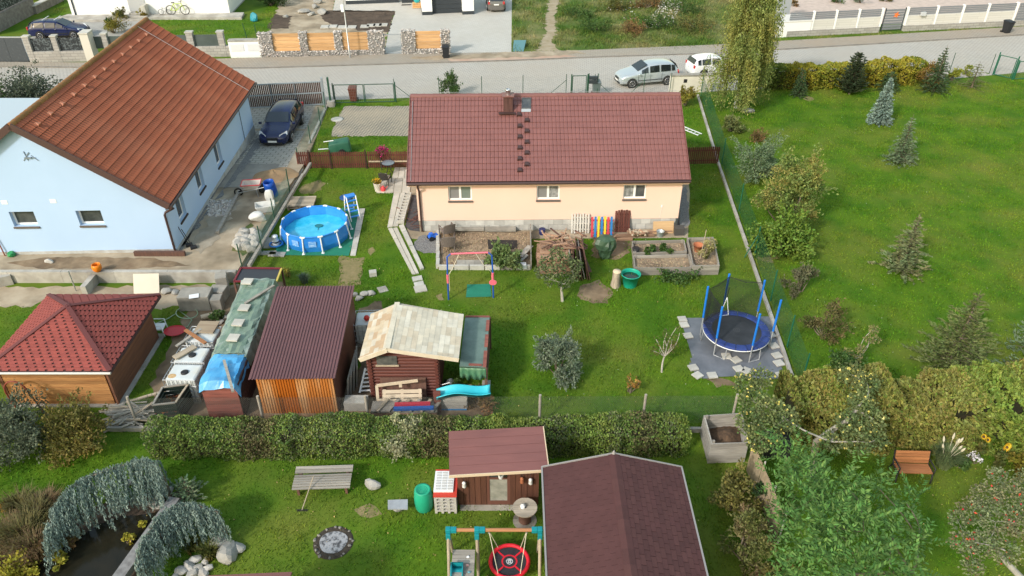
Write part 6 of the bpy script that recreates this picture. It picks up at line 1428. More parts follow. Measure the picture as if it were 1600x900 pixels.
# red metal arch, red hose coil
t=thing("metal_arch","rusty red metal arch in front of the cabin planks","arch",G(44,640));b=MB();b.tube([(-.42*cos(a)*1.0,-.12,.95 + .55*sin(a)) if 0 < a < 3.14 else (0,0,0) for a in np.linspace(.01,3.13,12)],.03,6);b.tube([(-.42,-.12,.95),(-.30,-.1,0)],.03,6);b.tube([(.42,-.12,.95),(.62,-.1,0)],.03,6);b.build("arch_tube",mat("rust_red",(.22,.05,.03),rough=.6),t)
t=thing("hose_coil","bright red hose coil hanging by the cabin corner","hose",G(-4,640));MB().tube([(.24*cos(a),-.1 - a*.008,1.3 + .24*sin(a)) for a in np.linspace(0,18,50)],.05,7).build("coil",mat("hose_red",(.55,.03,.03),rough=.4),t);MB().tube([(0,-.05,0),(0,-.05,1.4)],.03,6).build("post",PINEB,t)
# red disc, plastic chairs, garden hose
t=thing("red_dish","round red dish with white marks on the grass behind the cabin","dish",G(274,520,.12));MB().lathe([(.02,.02),(.36,.04),(.44,.12),(.46,.13),(.44,.10)],24,sx=1.0,sy=.8).build("dish",mat("dish_red",(.52,.02,.03),rough=.35),t)
b=MB();[b.beam((x - .05,y - .08,.055),(x + .05,y + .10,.06),.04,.02) for x,y in ((-.08,.02),(.05,.0),(.0,.06))];b.beam((-.15,-.03,.06),(.15,.05,.062),.03,.02);b.build("white_mark",WHT,t,kind='stuff')
armchair("white plastic garden chair against the side wall of the cabin",G(252,521),R(95),WHT,False,.9)
t=thing("garden_hose","pale green garden hose looped on the shaded grass","hose",G(300,500));MB(True).tube([G(245 + 0,505,.03),G(262,498,.03),G(275,490,.03)] + [G(292 + 17*cos(a),489 + 9*sin(a),.03 + .01*a) for a in np.linspace(3.2,10,24)] + [G(300,500,.03),G(293,511,.03),G(280,512,.03)],.022,6).build("hose_line",mat("hose_pale_green",(.30,.40,.26),rough=.5),t)
# ---- white liquid containers in wire cages
IBCW=mat("container_white",(.62,.65,.65),(.52,.55,.54),sc=1.5,rough=.45,c3=(.58,.55,.46),sc3=1.2)
def ibc(label,px,py,rz,topz=1.16,cap=True,rust=False,sx=1.2,sy=1.0):
    c=G(px,py,topz);t=thing("liquid_container",label,"water tank",(c.x,c.y,0),rz,"white cage tanks beside the green tarp store")
    MB().box((0,0,.07),(sx,sy,.14)).build("pallet_base",GREYW,t)
    MB().box((0,0,.64),(sx - .08,sy - .08,.98)).build("tank",IBCW,t,bevel=.08)
    if cap: MB().lathe([(.14,1.12),(.14,1.17),(.11,1.19)],18,(.05,-.05,0)).build("lid",BLACKP,t)
    if rust: MB().lathe([(.13,1.131),(.10,1.134)],12,(-.35,-.25,0),sx=1.2).build("rust_stain",mat("rust_stain",(.45,.25,.09),(.55,.42,.25),sc=9,rough=.9),t)
    for x in (-sx/2,sx/2):
        for k in range(6): y=-sy/2 + k*sy/5;MB().tube([(x,y,.12),(x,y,1.15)],.014,5).build("cage_bar",GALV,t)
    for y in (-sy/2,sy/2):
        for k in range(1,7): x=-sx/2 + k*sx/7;MB().tube([(x,y,.12),(x,y,1.15)],.014,5).build("cage_bar",GALV,t)
    b=MB()
    for z in (.35,.6,.85,1.15):
        P_=[(-sx/2,-sy/2,z),(sx/2,-sy/2,z),(sx/2,sy/2,z),(-sx/2,sy/2,z)]
        for i in range(4): b.tube([P_[i],P_[(i+1) % 4]],.016,5)
    b.build("cage_ring",GALV,t);return t
i1=ibc("white cage tank with black lid and rust stain by the compost box",287,580,-.03,rust=True)
i2=ibc("white cage tank with a wooden offcut in the middle of the row",299,553,-.03)
i3=ibc("white cage tank under a board at the wall end of the row",316,522,-.03,cap=False)
b=MB();b.box((0,0,.03),(.9,.28,.05));o=b.build("plank",PALW);o.location=G(289,551,1.19);o.rotation_euler=(0,0,.9);tag(o,"pale offcut board lying on the middle cage tank","board")
b=MB();b.beam((-.5,.45,.05),(.45,-.55,.05),.14,.05);o=b.build("plank",mat("orange_timber",(.32,.14,.06),rough=.8));o.location=G(307,526,1.2);o.rotation_euler=(0,0,.15);tag(o,"orange brown beam lying across two cage tanks","board")
b=MB();b.beam((-.4,-.6,.03),(.2,.5,.03),.12,.04);o=b.build("plank",GREYW);o.location=G(300,527,1.2);tag(o,"grey board beside the orange beam on the tanks","board")
b=MB();b.box((0,0,.03),(.8,.75,.04));o=b.build("plywood",wood("ply_brown",(.38,.30,.21),(.30,.22,.15)));o.location=G(323,512,1.19);o.rotation_euler=(0,0,-.05);tag(o,"brown plywood sheet covering the last cage tank","board")
# black slatted compost bin
t=thing("compost_bin","black slatted compost bin with wooden rim by the twig heap","compost bin",G(257,622,.0));z1=.95
q=[G(238,633,z1),G(274,629,z1),G(294,600,z1),G(254,605,z1)]
for i in range(4):
    a,c=Vector((q[i].x,q[i].y,0)),Vector((q[(i+1) % 4].x,q[(i+1) % 4].y,0))
    for k in range(5): b=MB(True);z=.1 + k*.18;b.beam(a + Vector((0,0,z)),c + Vector((0,0,z)),.03,.14);b.build("slat",mat("black_green_plastic",(.012,.022,.018),rough=.5),t)
    MB(True).beam(a + Vector((0,0,z1)),c + Vector((0,0,z1)),.07,.04).build("rim",GREYW if i !=1 else PALW,t)
MB(True).prism([(p.x,p.y) for p in q],0,.5).build("compost",DARKSOIL,t);C=np.array([[*(q[0].lerp(q[1],random.random())).lerp(q[3].lerp(q[2],random.random()),random.random())] for _ in range(90)]);C[:,2]=.52;stones_np("kitchen_scraps",C,.10,mat("scraps",(.30,.08,.03),(.10,.08,.03),sc=9,rough=.8,island=.5),t)
# ---- tarp covered store
TZ=1.62;T_=[G(311,602,TZ),G(371,600,TZ),G(432,438,TZ),G(378,437,TZ)]
tarp=thing("tarp_store","long timber store covered by a green tarpaulin","shed",((T_[0].x + T_[1].x)/2,(T_[0].y + T_[2].y)/2,0))
def lp(u,v,z=None): p=(T_[0].lerp(T_[1],u)).lerp(T_[3].lerp(T_[2],u),v);return Vector((p.x,p.y,p.z if z is None else z))
DKB=wood("dark_store_board",(.095,.042,.032),(.07,.034,.028),rnd=.25,axis=1);SLB=wood("red_slab_wood",(.26,.085,.065),(.17,.06,.048),rnd=.2,axis=0)
for i in range(9): z=.03 + i*.165;MB(True).beam(lp(.03,.0,z + .08),lp(.95,.0,z + .08),.05,.155).build("slab_board",SLB,tarp)
for i in range(9): z=.03 + i*.17;MB(True).beam(lp(.97,.01,z + .08),lp(.97,.98,z + .08),.05,.14).build("side_board",DKB,tarp)
MB(True).prism([(p.x,p.y) for p in (lp(.04,.03),lp(.92,.03),lp(.92,.97),lp(.04,.97))],0,1.5).build("stored_timber",OLDW2,tarp)
TGREEN=mat("grey_green_tarpaulin",(.17,.24,.20),(.30,.36,.32),sc=3.2,rough=.4,bump=1.0,bsc=5,spec=.6,c3=(.12,.185,.145),sc3=1.4);TBLUE=mat("blue_tarpaulin",(.04,.26,.55),(.09,.36,.64),sc=2,rough=.3,bump=1.0,bsc=4,spec=.6)
def tarpsheet(name,v0,v1,u0,u1,m,nu,nv,over,seed,dz=0,front=0):
    r=random.Random(seed);vs=[]
    for j in range(nv + 1):
        for i in range(nu + 1):
            u=u0 + (u1-u0)*i/nu;v=v0 + (v1-v0)*j/nv;p=lp(u,v);z=TZ + dz + .05*sin(pi*u) + r.uniform(-.045,.045)
            if i ==nu: z -=over * r.uniform(.7,1.2);p=lp(u - .04 + r.uniform(-.01,.03),v)
            if i ==0: z -=over*.35 * r.uniform(.6,1.3)
            if front and j ==0: z -=front;p=lp(u,v + .012)
            vs.append((p.x,p.y,z))
    b=MB(True);b.add(vs,[(j*(nu+1)+i,j*(nu+1)+i+1,(j+1)*(nu+1)+i+1,(j+1)*(nu+1)+i) for j in range(nv) for i in range(nu)],False);o=b.build(name,m,tarp,recalc=False)
    mo=o.modifiers.new("thick",'SOLIDIFY');mo.thickness=.012;return o
tarpsheet("green_tarpaulin",.22,1.0,-.03,1.08,TGREEN,10,26,.45,2,.05);tarpsheet("green_fold",.24,.97,.12,.95,mat("olive_tarp",(.13,.20,.15),(.20,.27,.21),sc=2,rough=.35,bump=1,bsc=5,spec=.6),8,20,.06,12,.10)
tarpsheet("blue_tarpaulin",-.03,.235,-.02,1.05,TBLUE,8,7,.35,4,.075,front=.22)
for i,(x,y) in enumerate([(365,528.5),(372.5,505),(382,481.5),(387,440.5)]):
    b=MB();b.box((0,0,.03),(.42,.40,.06));o=b.build("paving_slab",LIGHTC);o.location=G(x,y,TZ + .22);o.rotation_euler=(0,0,-.08);tag(o,["lowest","second","third","topmost"][i] + " pale slab weighing down the green tarpaulin","slab","slabs on the tarpaulin")
b=MB();b.beam(tuple(G(383,474,TZ + .22)),tuple(G(428,446,TZ + .22)),.12,.05);o=b.build("plank",GREYW);tag(o,"grey board lying across the top of the green tarpaulin","board")
b=MB();b.beam(tuple(G(350,563,TZ + .24)),tuple(G(364,612,TZ + .12)),.10,.06);o=b.build("plank",GREYW);tag(o,"grey batten lying over the blue tarpaulin","board")
t=thing("framed_panel","dark panel with a red frame behind the green tarpaulin","panel",G(405,445));z1=1.2;q=[G(366,440,z1),G(432,441,z1),G(440,420,z1),G(377,419,z1)]
MB(True).plate([q[0],q[1],q[2],q[3]],.04).build("dark_sheet",mat("black_sheet",(.035,.037,.045),rough=.4),t)
for i in range(4): MB(True).beam(q[i] + Vector((0,0,.02)),q[(i+1) % 4] + Vector((0,0,.02)),.08,.06).build("edge_strip",mat("dark_red_edge",(.16,.02,.03),rough=.5) if i !=1 else mat("yellow_edge",(.55,.42,.10),rough=.7),t)
for p in q: MB(True).beam(Vector((p.x,p.y,0)),p + Vector((0,0,-.041)),.08,.08).build("leg",OLDW2,t)
# ---- retaining wall and things beside it
wy=WALLY;wl=thing("retaining_wall","long concrete retaining wall below the blue house","wall",(-16,wy,0))
for i in range(9): x0=-33 + i*2.45;x1=min(x0 + 2.44,RX0.x);MB(True).span((x0,wy - .22,-.1),(x1,wy,.60 - (i % 2)*.006)).build("wall_section",CONC,wl)
for (xa,ya,xb,yb) in ((0,447,30,434),(134,462,162,428)): a=G(xa,ya);c=G(xb,yb);c.y=wy - .23;MB(True).beam(a + Vector((0,0,.24)),c + Vector((0,0,.24)),.25,.50).build("cross_wall",CONC,wl)
b=MB(True);A,B=G(209,459),G(249,458);b.plate([A,B,B + Vector((0,.45,.78)),A + Vector((0,.45,.78))],.03);o=b.build("board",mat("cream_board",(.66,.60,.50),(.60,.54,.45),sc=1,rough=.8));tag(o,"cream board leaning on the concrete wall behind the cabin","board")
b=MB();b.lathe([(.13,0),(.20,.1),(.22,.25),(.19,.36),(.17,.36),(.19,.25),(.1,.05)],18);o=b.build("bucket",mat("orange_plastic",(.72,.20,.01),rough=.4));o.location=Vector((G(151,426,.6).x,wy - .12,.605));tag(o,"orange round bucket standing on the concrete wall","bucket")
t=thing("wall_post","thin grey post in front of the retaining wall","post",G(119,455));MB().tube([(0,0,0),(0,0,1.1)],.03,6).build("post",GALV,t)
blocks=[((310,478),(1.35,.8,.75),.05,"large concrete block with papers on top by the wall"),((342,482),(.45,.5,.62),.1,"upright narrow concrete block beside the large one"),((344,466),(.7,.6,.55),-.1,"square concrete block behind the narrow one"),((350,452),(.5,.6,.8),.3,"tilted concrete block against the retaining wall")]
for (px,py),s_,rz,lab in blocks: b=MB();b.box((0,0,s_[2]/2),s_);o=b.build("concrete_block",CONC_D,bevel=.02);o.location=G(px,py);o.rotation_euler=(0,0,rz);tag(o,lab,"concrete block")
b=MB();b.box((0,0,.01),(.4,.3,.02));o=b.build("paper_sack",WHT);o.location=G(303,463,.76);o.rotation_euler=(0,0,.3);tag(o,"white paper sack lying on the large concrete block","sack")
b=MB();b.tube([(-.45,-.12,.12),(.35,.2,.16)],.12,10);o=b.build("log",PALW);o.location=G(333,497);tag(o,"pale sawn log lying by the cage tanks","log")
for i,(x,y,s_) in enumerate([(344,505,.35),(352,498,.3),(337,510,.25),(262,457,.5),(275,458,.4)]): rock(["brown","small","lowest","white rubbish like","flat pale"][i] + " stone lying near the retaining wall",G(x,y),(s_*1.2,s_,s_*.6),120 + i,STONE if i < 3 else PALESTONE,cat="stone",name="stone",group="stones by the retaining wall")
shrub("weed","clump of weeds at the tank end by the tarp store","plant",G(345,500),.4,.5,500,.10,.07,L_GREEN,131,ncl=7)
# ---- blue house yard things
def at(px,py): p=GB(px,py);return Vector((p.x,p.y,HB(p.y)))
p=at(428,276);b=MB();n_=40;rings=14;vs=[];r=random.Random(4)
for j in range(rings + 1):
    f=j/rings
    for k in range(n_): a=2*pi*k/n_;rr=1.15*f*(1 + .12*sin(2*a) + .06*sin(5*a + 1));vs.append((rr*cos(a)*1.1,rr*sin(a),.42*(1-f)**1.2*(1 + .1*sin(3*a)) + r.uniform(0,.02)*(f < 1)))
b.add(vs,[(j*n_+k,j*n_+(k+1) % n_,(j+1)*n_+(k+1) % n_,(j+1)*n_+k) for j in range(rings) for k in range(n_)],True);o=b.build("sand_pile",mat("builders_sand",(.36,.24,.13),(.27,.175,.10),sc=2,rough=1,bump=.6,bsc=20));o.location=p;tag(o,"brown heap of sand on the grid paved drive","sand heap")
t=thing("barrel","open blue plastic barrel beside the sand heap","barrel",at(427,306));BB=mat("barrel_blue",(.01,.07,.36),rough=.4);MB().lathe([(.27,0),(.30,.05),(.31,.3),(.30,.33),(.31,.36),(.31,.62),(.30,.65),(.31,.68),(.29,.92),(.26,.92),(.28,.68),(.27,.05),(.01,.05)],22,caps=False).build("barrel_wall",BB,t);t.rotation_euler=(.12,-.1,0)
t=thing("wheelbarrow","red rimmed wheelbarrow with a pale tray beside the barrel","wheelbarrow",at(396,304),R(8));b=MB();vs=[(x*k_,y*k_,z) for z,k_ in ((.42,.62),(.72,1)) for x,y in ((-.5,-.36),(.5,-.36),(.5,.36),(-.5,.36))];b.add(vs,[(3,2,1,0),(0,1,5,4),(1,2,6,5),(2,3,7,6),(3,0,4,7)]);o=b.build("tray",mat("tray_pale",(.55,.50,.46),(.45,.38,.34),sc=3,rough=.7),t);mo=o.modifiers.new("t",'SOLIDIFY');mo.thickness=.02
b=MB();P_=[(-.5,-.36,.72),(.5,-.36,.72),(.5,.36,.72),(-.5,.36,.72)];[b.tube([P_[i],P_[(i+1) % 4]],.025,6) for i in range(4)];b.build("rim",mat("red_metal",(.55,.04,.05),rough=.4),t)
MB().tube([(-.75,0,.2 + .2*sin(0))] + [(-.75 + .2*cos(a),0,.2 + .2*sin(a)) for a in np.linspace(0,6.283,17)][1:],.045,6).build("wheel",TYRE,t)
for sg in (-1,1): b=MB();b.tube([(-.75,.1*sg,.2),(.1,.25*sg,.40),(.9,.3*sg,.58)],.022,6);b.tube([(.25,.26*sg,.42),(.3,.28*sg,0)],.022,6);b.build("handle",GALV,t)
SACK=mat("white_sack",(.66,.65,.62),(.54,.53,.50),sc=3,rough=.7,bump=.7,bsc=5)
def lump(label,loc,size,m,seed,name="sack",cat="sack",rz=0): me=rockmesh(size,seed,3);me.materials.append(m);me.polygons.foreach_set("use_smooth",[True]*len(me.polygons));o=link_mesh(name,me);o.location=Vector(loc) + Vector((0,0,size[2]*.34));o.rotation_euler=(0,0,rz);return tag(o,label,cat)
lump("white sack slumped against the blue barrel",at(423,316),(.5,.5,1.0),SACK,3);lump("crumpled white sheeting on the weedy ground by the fence",at(405,345),(1.0,.8,.6),SACK,6);lump("black bag between the wheelbarrow and the barrel",at(412,300),(.5,.45,.7),BLACKP,9)
t=thing("white_tub","empty pale plastic tub lying by the mesh fence","tub",at(416,330),.3);b=MB();vs=[(x*k_,y*k_,z) for z,k_ in ((.05,.7),(.42,1)) for x,y in ((-.5,-.35),(.5,-.35),(.5,.35),(-.5,.35))];b.add(vs,[(3,2,1,0),(0,1,5,4),(1,2,6,5),(2,3,7,6),(3,0,4,7)]);o=b.build("tub_wall",SACK,t);mo=o.modifiers.new("t",'SOLIDIFY');mo.thickness=.03
b=MB();b.beam(tuple(at(377,297) + Vector((0,0,.1))),tuple(at(340,366) + Vector((0,0,.1))),.16,.12);o=b.build("plank",GREYW);tag(o,"long board dividing the yard ground beside the blue house","board")
for i in range(16):
    x,y=[(378,372),(385,368),(392,376),(381,380),(388,384),(395,366),(374,380),(399,378),(384,388),(391,392),(377,388),(370,384),(397,386),(386,376),(380,366),(402,370)][i]
    rock(["broad","flat","wedge shaped","grey","tall","rounded","split","low","lowest","pale","cracked","outer","brown","topmost","upper","end"][i] + " boulder in the rubble heap by the timber edging",at(x,y),(.65,.55,.45),140 + i,STONE,group="rubble heap boulders",rz=i)
C=np.array([[*at(random.uniform(326,360),random.uniform(313,338))] for _ in range(220)]);o=stones_np("rubble",C,.24,GAB);tag(o,"grey rubble stones beside the blue house wall","rubble",kind='stuff')
b=MB(True)
for k,(x,y) in enumerate([(296,384),(303,388)]): p=at(x,y);b.tube([p,p + Vector((-.5,.3,1.1 - k*.2))],.02,5);b.box(p + Vector((0,0,.06)),(.3,.25,.1),rz=.5)
o=b.build("garden_tools",BLACKP,kind='stuff');tag(o,"dark shovels leaning at the blue house corner","tools")
b=MB();b.box((0,0,.14),(2.4,.16,.22));o=b.build("plank",OLDW2);p=at(252,398);o.location=p + Vector((0,-.1,0));tag(o,"dark board lying below the blue gable by the downpipe","board")
t=thing("garden_tool_bundle","red topped pole with green sack at the yard's edge","pole",at(8,400));MB().tube([(0,0,0),(-.15,.1,1.5)],.03,6).build("pole",mat("rust_pole",(.25,.09,.06),rough=.6),t);me=rockmesh((.5,.4,.3),5);me.materials.append(mat("green_sack",(.02,.22,.07),rough=.5));o=link_mesh("sack",me,t,Matrix.Translation((.35,0,.12)))
lump("small brown stone heap on the strip below the blue gable",at(77,411),(.5,.3,.25),STONE,12,"stone","stone")
# ---- mauve sheet metal shed
MAUVE=mat("mauve_sheet",(.15,.070,.074),(.13,.063,.066),sc=.9,rough=.5,spec=.45);RUSTW=mat("orange_sheet",(.42,.15,.03),(.50,.27,.12),sc=1.1,rough=.6,stretch=(3,3,.35),lo=.42,hi=.6);BRNS=mat("brown_sheet",(.16,.062,.038),(.12,.05,.034),sc=1,rough=.6)
ms=thing("metal_shed","sheet metal shed with mauve ribbed roof and orange front","shed",(-7.9,23.2,0))
M00,M10,M11,M01=Vector((-9.35,20.62,1.88)),Vector((-6.28,20.68,1.88)),Vector((-6.38,25.75,2.40)),Vector((-9.52,25.7,2.40))
def ribsheet(b,A,B,C,D,n,amp,up):
    """corrugated quad: ribs run A->D; B,C on the other side"""
    A,B,C,D=map(Vector,(A,B,C,D));up=Vector(up);vs=[];prof=(0,0,1,1)
    for i in range(n):
        for f,hgt in ((0,0),(.5,0),(.62,1),(.88,1)):
            u=(i + f)/n;p=A.lerp(B,u) + up*amp*hgt;q=D.lerp(C,u) + up*amp*hgt;vs +=[p,q]
    vs +=[B,C];b.add(vs,[(2*k,2*k+2,2*k+3,2*k+1) for k in range(len(vs)//2 - 1)])
for k in range(3):
    b=MB(True);ribsheet(b,M00.lerp(M10,k/3),M00.lerp(M10,(k+1)/3),M01.lerp(M11,(k+1)/3),M01.lerp(M11,k/3),9,.035,(0,0,1));o=b.build("roof_sheet",MAUVE,ms,recalc=False);mo=o.modifiers.new("t",'SOLIDIFY');mo.thickness=.006;mo.offset=1
fy0=20.9;fx0,fx1=-9.2,-6.42
for k in range(4):
    b=MB(True);xa,xb=fx0 + (fx1 - fx0)*k/4,fx0 + (fx1 - fx0)*(k+1)/4 - .01;ribsheet(b,(xa,fy0,0),(xb,fy0,0),(xb,fy0,1.88),(xa,fy0,1.88),7,.03,(0,-1,0));o=b.build("wall_sheet",RUSTW if k !=1 else mat("orange_sheet_new",(.42,.12,.012),(.36,.10,.012),sc=1,rough=.5),ms,recalc=False);mo=o.modifiers.new("t",'SOLIDIFY');mo.thickness=.005
MB(True).add([(fx1 + .01,fy0 + .03,0),(fx1 + .01,25.4,0),(fx1 + .01,25.4,2.34),(fx1 + .01,fy0 + .03,1.88),(fx1 - .03,fy0 + .03,0),(fx1 - .03,25.4,0),(fx1 - .03,25.4,2.34),(fx1 - .03,fy0 + .03,1.88)],[(0,1,2,3),(7,6,5,4),(0,3,7,4),(1,5,6,2),(2,6,7,3)]).build("side_wall",BRNS,ms)
b=MB(True);b.span((fx0,fy0 + .04,0),(fx0 + .05,25.4,1.9));b.span((fx0 + .05,25.36,0),(fx1 - .04,25.4,2.3));b.build("rear_wall",BRNS,ms)
# ---- log cabin shed with pale patched roof
cs=thing("log_shed","red brown log shed with pale patched shingle roof","shed",(-4.0,22.6,0));LOGB=wood("red_brown_log",(.125,.038,.028),(.09,.03,.024),rnd=.1,axis=0,rough=.6)
cx0,cx1,cy0,cy1=-5.22,-2.78,21.75,23.9
for i in range(14):
    z=.1 + i*.15;MB(True).tube([(cx0 - .12,cy0,z),(cx1 + .10,cy0,z)],.078,8).build("log",LOGB,cs)
    for x in (cx0,cx1): MB(True).tube([(x,cy0 - .12,z + .002),(x,cy1,z + .002)],.076,8).build("log",LOGB,cs)
MB(True).add([(cx0,cy0 - .05,2.15),(cx1,cy0 - .05,2.15),(-4.45,cy0 - .05,2.58),(cx0,cy0 + .05,2.15),(cx1,cy0 + .05,2.15),(-4.45,cy0 + .05,2.58)],[(0,1,2),(5,4,3),(0,3,4,1),(1,4,5,2),(2,5,3,0)]).build("gable_board",LOGB,cs)
b=MB(True);b.span((-4.95,cy0 - .10,1.70),(-4.2,cy0 - .082,2.1));w_=b.build("window",mat("shed_window",(.05,.055,.055),(.12,.12,.11),sc=3,rough=.15),cs);MB(True).span((-5.0,cy0 - .13,1.64),(-4.15,cy0 - .083,1.695)).build("sill",PALW,w_)
WRM=[mat("pale_shingle_%s" % n_,c,tuple(q*.82 for q in c),sc=3,rough=.9,bump=.15,rnd=.06) for n_,c in (("cream",(.62,.555,.44)),("white",(.65,.60,.50)),("grey",(.58,.53,.43)),("beige",(.57,.49,.375)))]
WRO=[mat("pale_shingle_%s" % n_,c,tuple(q*.8 for q in c),sc=3,rough=.9,bump=.15,rnd=.06) for n_,c in (("tan",(.52,.43,.31)),("straw",(.54,.47,.36)),("rust",(.48,.35,.23)),("sand",(.55,.50,.41)))]
RF,RB=Vector((-4.45,21.4,2.66)),Vector((-4.45,24.3,2.60));LF,LB=Vector((-5.5,21.4,2.19)),Vector((-5.5,24.15,2.17));QF,QB=Vector((-1.92,21.4,2.20)),Vector((-1.88,24.1,2.19))
b=MB(True);b.add([RF,RB,LF,LB,QF,QB] + [p - Vector((0,0,.07)) for p in (RF,RB,LF,LB,QF,QB)],[(2,0,1,3),(0,4,5,1),(8,9,7,6),(6,7,11,10),(2,3,9,8),(4,10,11,5),(2,8,6,0),(0,6,10,4),(3,1,7,9),(1,5,11,7)]);rf=b.build("roof",mat("pale_underlay",(.40,.36,.30),rough=.9),cs)
bud=[300];sl_=(QF - RF).length
shingles(rf,QF,(QB - QF),(RF - QF),lambda s: 0,lambda s: (QB - QF).length,sl_,13,.52,WRM,gap=.004,th=.006,budget=bud,seed=5,tilt=.006,jitter=.9)
shingles(rf,LB,(LF - LB),(RF - LF),lambda s: 0,lambda s: (LF - LB).length,(RF - LF).length,6,.42,WRO,gap=.004,th=.006,budget=bud,seed=6,tilt=.006,jitter=.9)
for a,c in ((LF,RF),(RF,QF)): MB(True).beam(a + Vector((0,-.02,-.045)),c + Vector((0,-.02,-.045)),.035,.17).build("barge_board",mat("cream_barge",(.62,.55,.45),(.55,.47,.36),sc=3,rough=.8),rf)
MB(True).beam(RF + Vector((0,0,.03)),RB + Vector((0,0,.03)),.20,.02).build("ridge_strip",WRM[2],rf)
# lean-to with green sheet
LZ=1.62;lq=[G(718,572,LZ),G(759,574,LZ),G(765,495,LZ),G(727,495,LZ)];lt=thing("lean_to","lean-to beside the log shed roofed with green netting sheet","lean-to",(lq[0].lerp(lq[2],.5).x,lq[0].lerp(lq[2],.5).y,0))
MB(True).plate(lq,.03).build("green_sheet",mat("green_sheet",(.115,.175,.15),(.16,.22,.195),sc=1.5,rough=.4,bump=.4,spec=.5,c3=(.075,.12,.105),sc3=1.2),lt)
for i,(a,c) in enumerate(((0,.3),(.38,.62),(.70,.92))): b=MB(True);p=lq[1].lerp(lq[2],a);q=lq[1].lerp(lq[2],c);b.beam(p + Vector((-.05,0,.02)),q + Vector((-.05,0,.02)),.13,.03);b.build("red_tile",SLB,lt)
b=MB(True);b.beam(lq[3] + Vector((0,0,.01)),lq[2] + Vector((0,0,.01)),.08,.05);b.beam(lq[0].lerp(lq[1],.35) + Vector((0,.1,.02)),lq[0].lerp(lq[1],.85) + Vector((0,.1,.02)),.1,.03);b.build("batten",SLB,lt,kind='stuff')
for p in lq[1:3]: MB(True).beam(Vector((p.x,p.y,0)),p - Vector((0,0,.03)),.1,.1).build("post",OLDW2,lt)
for i in range(8): b=MB(True);z=.05 + i*.19;a,c=lq[1],lq[2];b.beam(Vector((a.x - .03,a.y + .06,z + .09)),Vector((c.x - .03,c.y - .06,z + .09)),.04,.17);b.build("side_board",OLDW2,lt)
vs=[];n_=18
for j,z in enumerate((1.6,1.45,1.28,1.12)):
    for i in range(n_ + 1): u=i/n_;p=lq[0].lerp(lq[1],u);sag=.10*abs(sin(u*pi*3))*(j/3);vs.append((p.x,p.y - .06 - .05*sin(u*26)*(j/3),z + sag - (.12 if j ==3 and .1 < u < .9 else 0)))
b=MB(True);b.add(vs,[(j*(n_+1)+i,j*(n_+1)+i+1,(j+1)*(n_+1)+i+1,(j+1)*(n_+1)+i) for j in range(3) for i in range(n_)],True);o=b.build("hanging_tarpaulin",mat("mid_green_tarp",(.05,.15,.075),(.11,.23,.13),sc=3,rough=.4,bump=.6,spec=.5),lt);mo=o.modifiers.new("t",'SOLIDIFY');mo.thickness=.01
t=thing("timber_stack","low stack of reddish boards stored in the lean-to mouth","timber",G(730,612));
for k in range(5): b=MB(True);a=G(712,608 + k,.1 + k*.12);c=G(737,607 + k,.1 + k*.12);b.beam(a,c,.35,.10);b.build("board",SLB if k > 2 else PALW,t)
for k in range(3): b=MB(True);a=G(738,612 + k,.08 + k*.15);b.beam(a,a + Vector((.35,.1,0)),.2,.12);b.build("board",PALW,t)
lump("pale crumpled sack beside the log shed's open side",G(705,608),(.45,.4,.6),SACK,15);shrub("weed","leafy weed growing in front of the lean-to boards","plant",G(712,615),.3,.6,300,.12,.08,L_GREEN,151,ncl=6);b=MB();b.box((0,0,.13),(.32,.3,.26));o=b.build("block",CONC);o.location=G(760,606);tag(o,"grey block at the foot of the lean-to post","block")
shrub("weed","dark weeds behind the turquoise slide","plant",G(700,612),.35,.4,350,.11,.08,L_DARK,152,ncl=6);shrub("weed","brownish weeds beside the stacked grey panels","plant",G(750,634),.6,.35,500,.11,.06,L_RUST,153,ncl=7)
# cage tank behind the log shed, ladder, slabs and boards between the sheds
i4=ibc("white cage tank with a red ball between mauve and log sheds",577,496,.06,topz=1.16,cap=False);i4['group']="white cage tanks"
b=MB();b.lathe([(.0,-.13),(.09,-.09),(.13,0),(.09,.09),(.0,.13)],14,caps=False);o=b.build("ball",mat("ball_red",(.55,.04,.03),rough=.4));o.location=G(573,497,1.27);tag(o,"red ball lying on the cage tank between the sheds","ball")
t=thing("ladder","white ladder leaning low between the mauve shed and log shed","ladder",G(566,612));LA,LB_=G(562,614,.12),G(571,575,.75);dx=Vector((.42,.05,0))
for k in (0,1): MB(True).beam(LA + dx*k,LB_ + dx*k,.07,.04).build("rail",WHT,t)
for k in range(6): f=(k + .5)/6;b=MB(True);p=LA.lerp(LB_,f);b.beam(p + dx*.09,p + dx*.91,.06,.03);b.build("rung",WHT,t)
for i in range(4): b=MB();b.box((0,0,.5),(.06,1.3,1.0),rot=None);o=b.build("board",GREYW2);o.location=G(548 + i*3,606 - i*6);o.rotation_euler=(0,.12,.06*i);tag(o,["first grey board leaning along the mauve shed wall","second grey board in the leaning row by the mauve shed","third grey board in the leaning row by the mauve shed","last grey board leaning behind the white ladder"][i],"board","boards leaning on the mauve shed")
b=MB();b.box((0,0,.2),(.85,.45,.4));o=b.build("concrete_block",CONC);o.location=G(558,636);tag(o,"grey concrete block beside the orange shed front","concrete block");b=MB();b.box((0,0,.03),(.36,.36,.06));o=b.build("paving_slab",LIGHTC);o.location=G(563,626,.42);tag(o,"white slab lying on the block by the orange shed","slab")
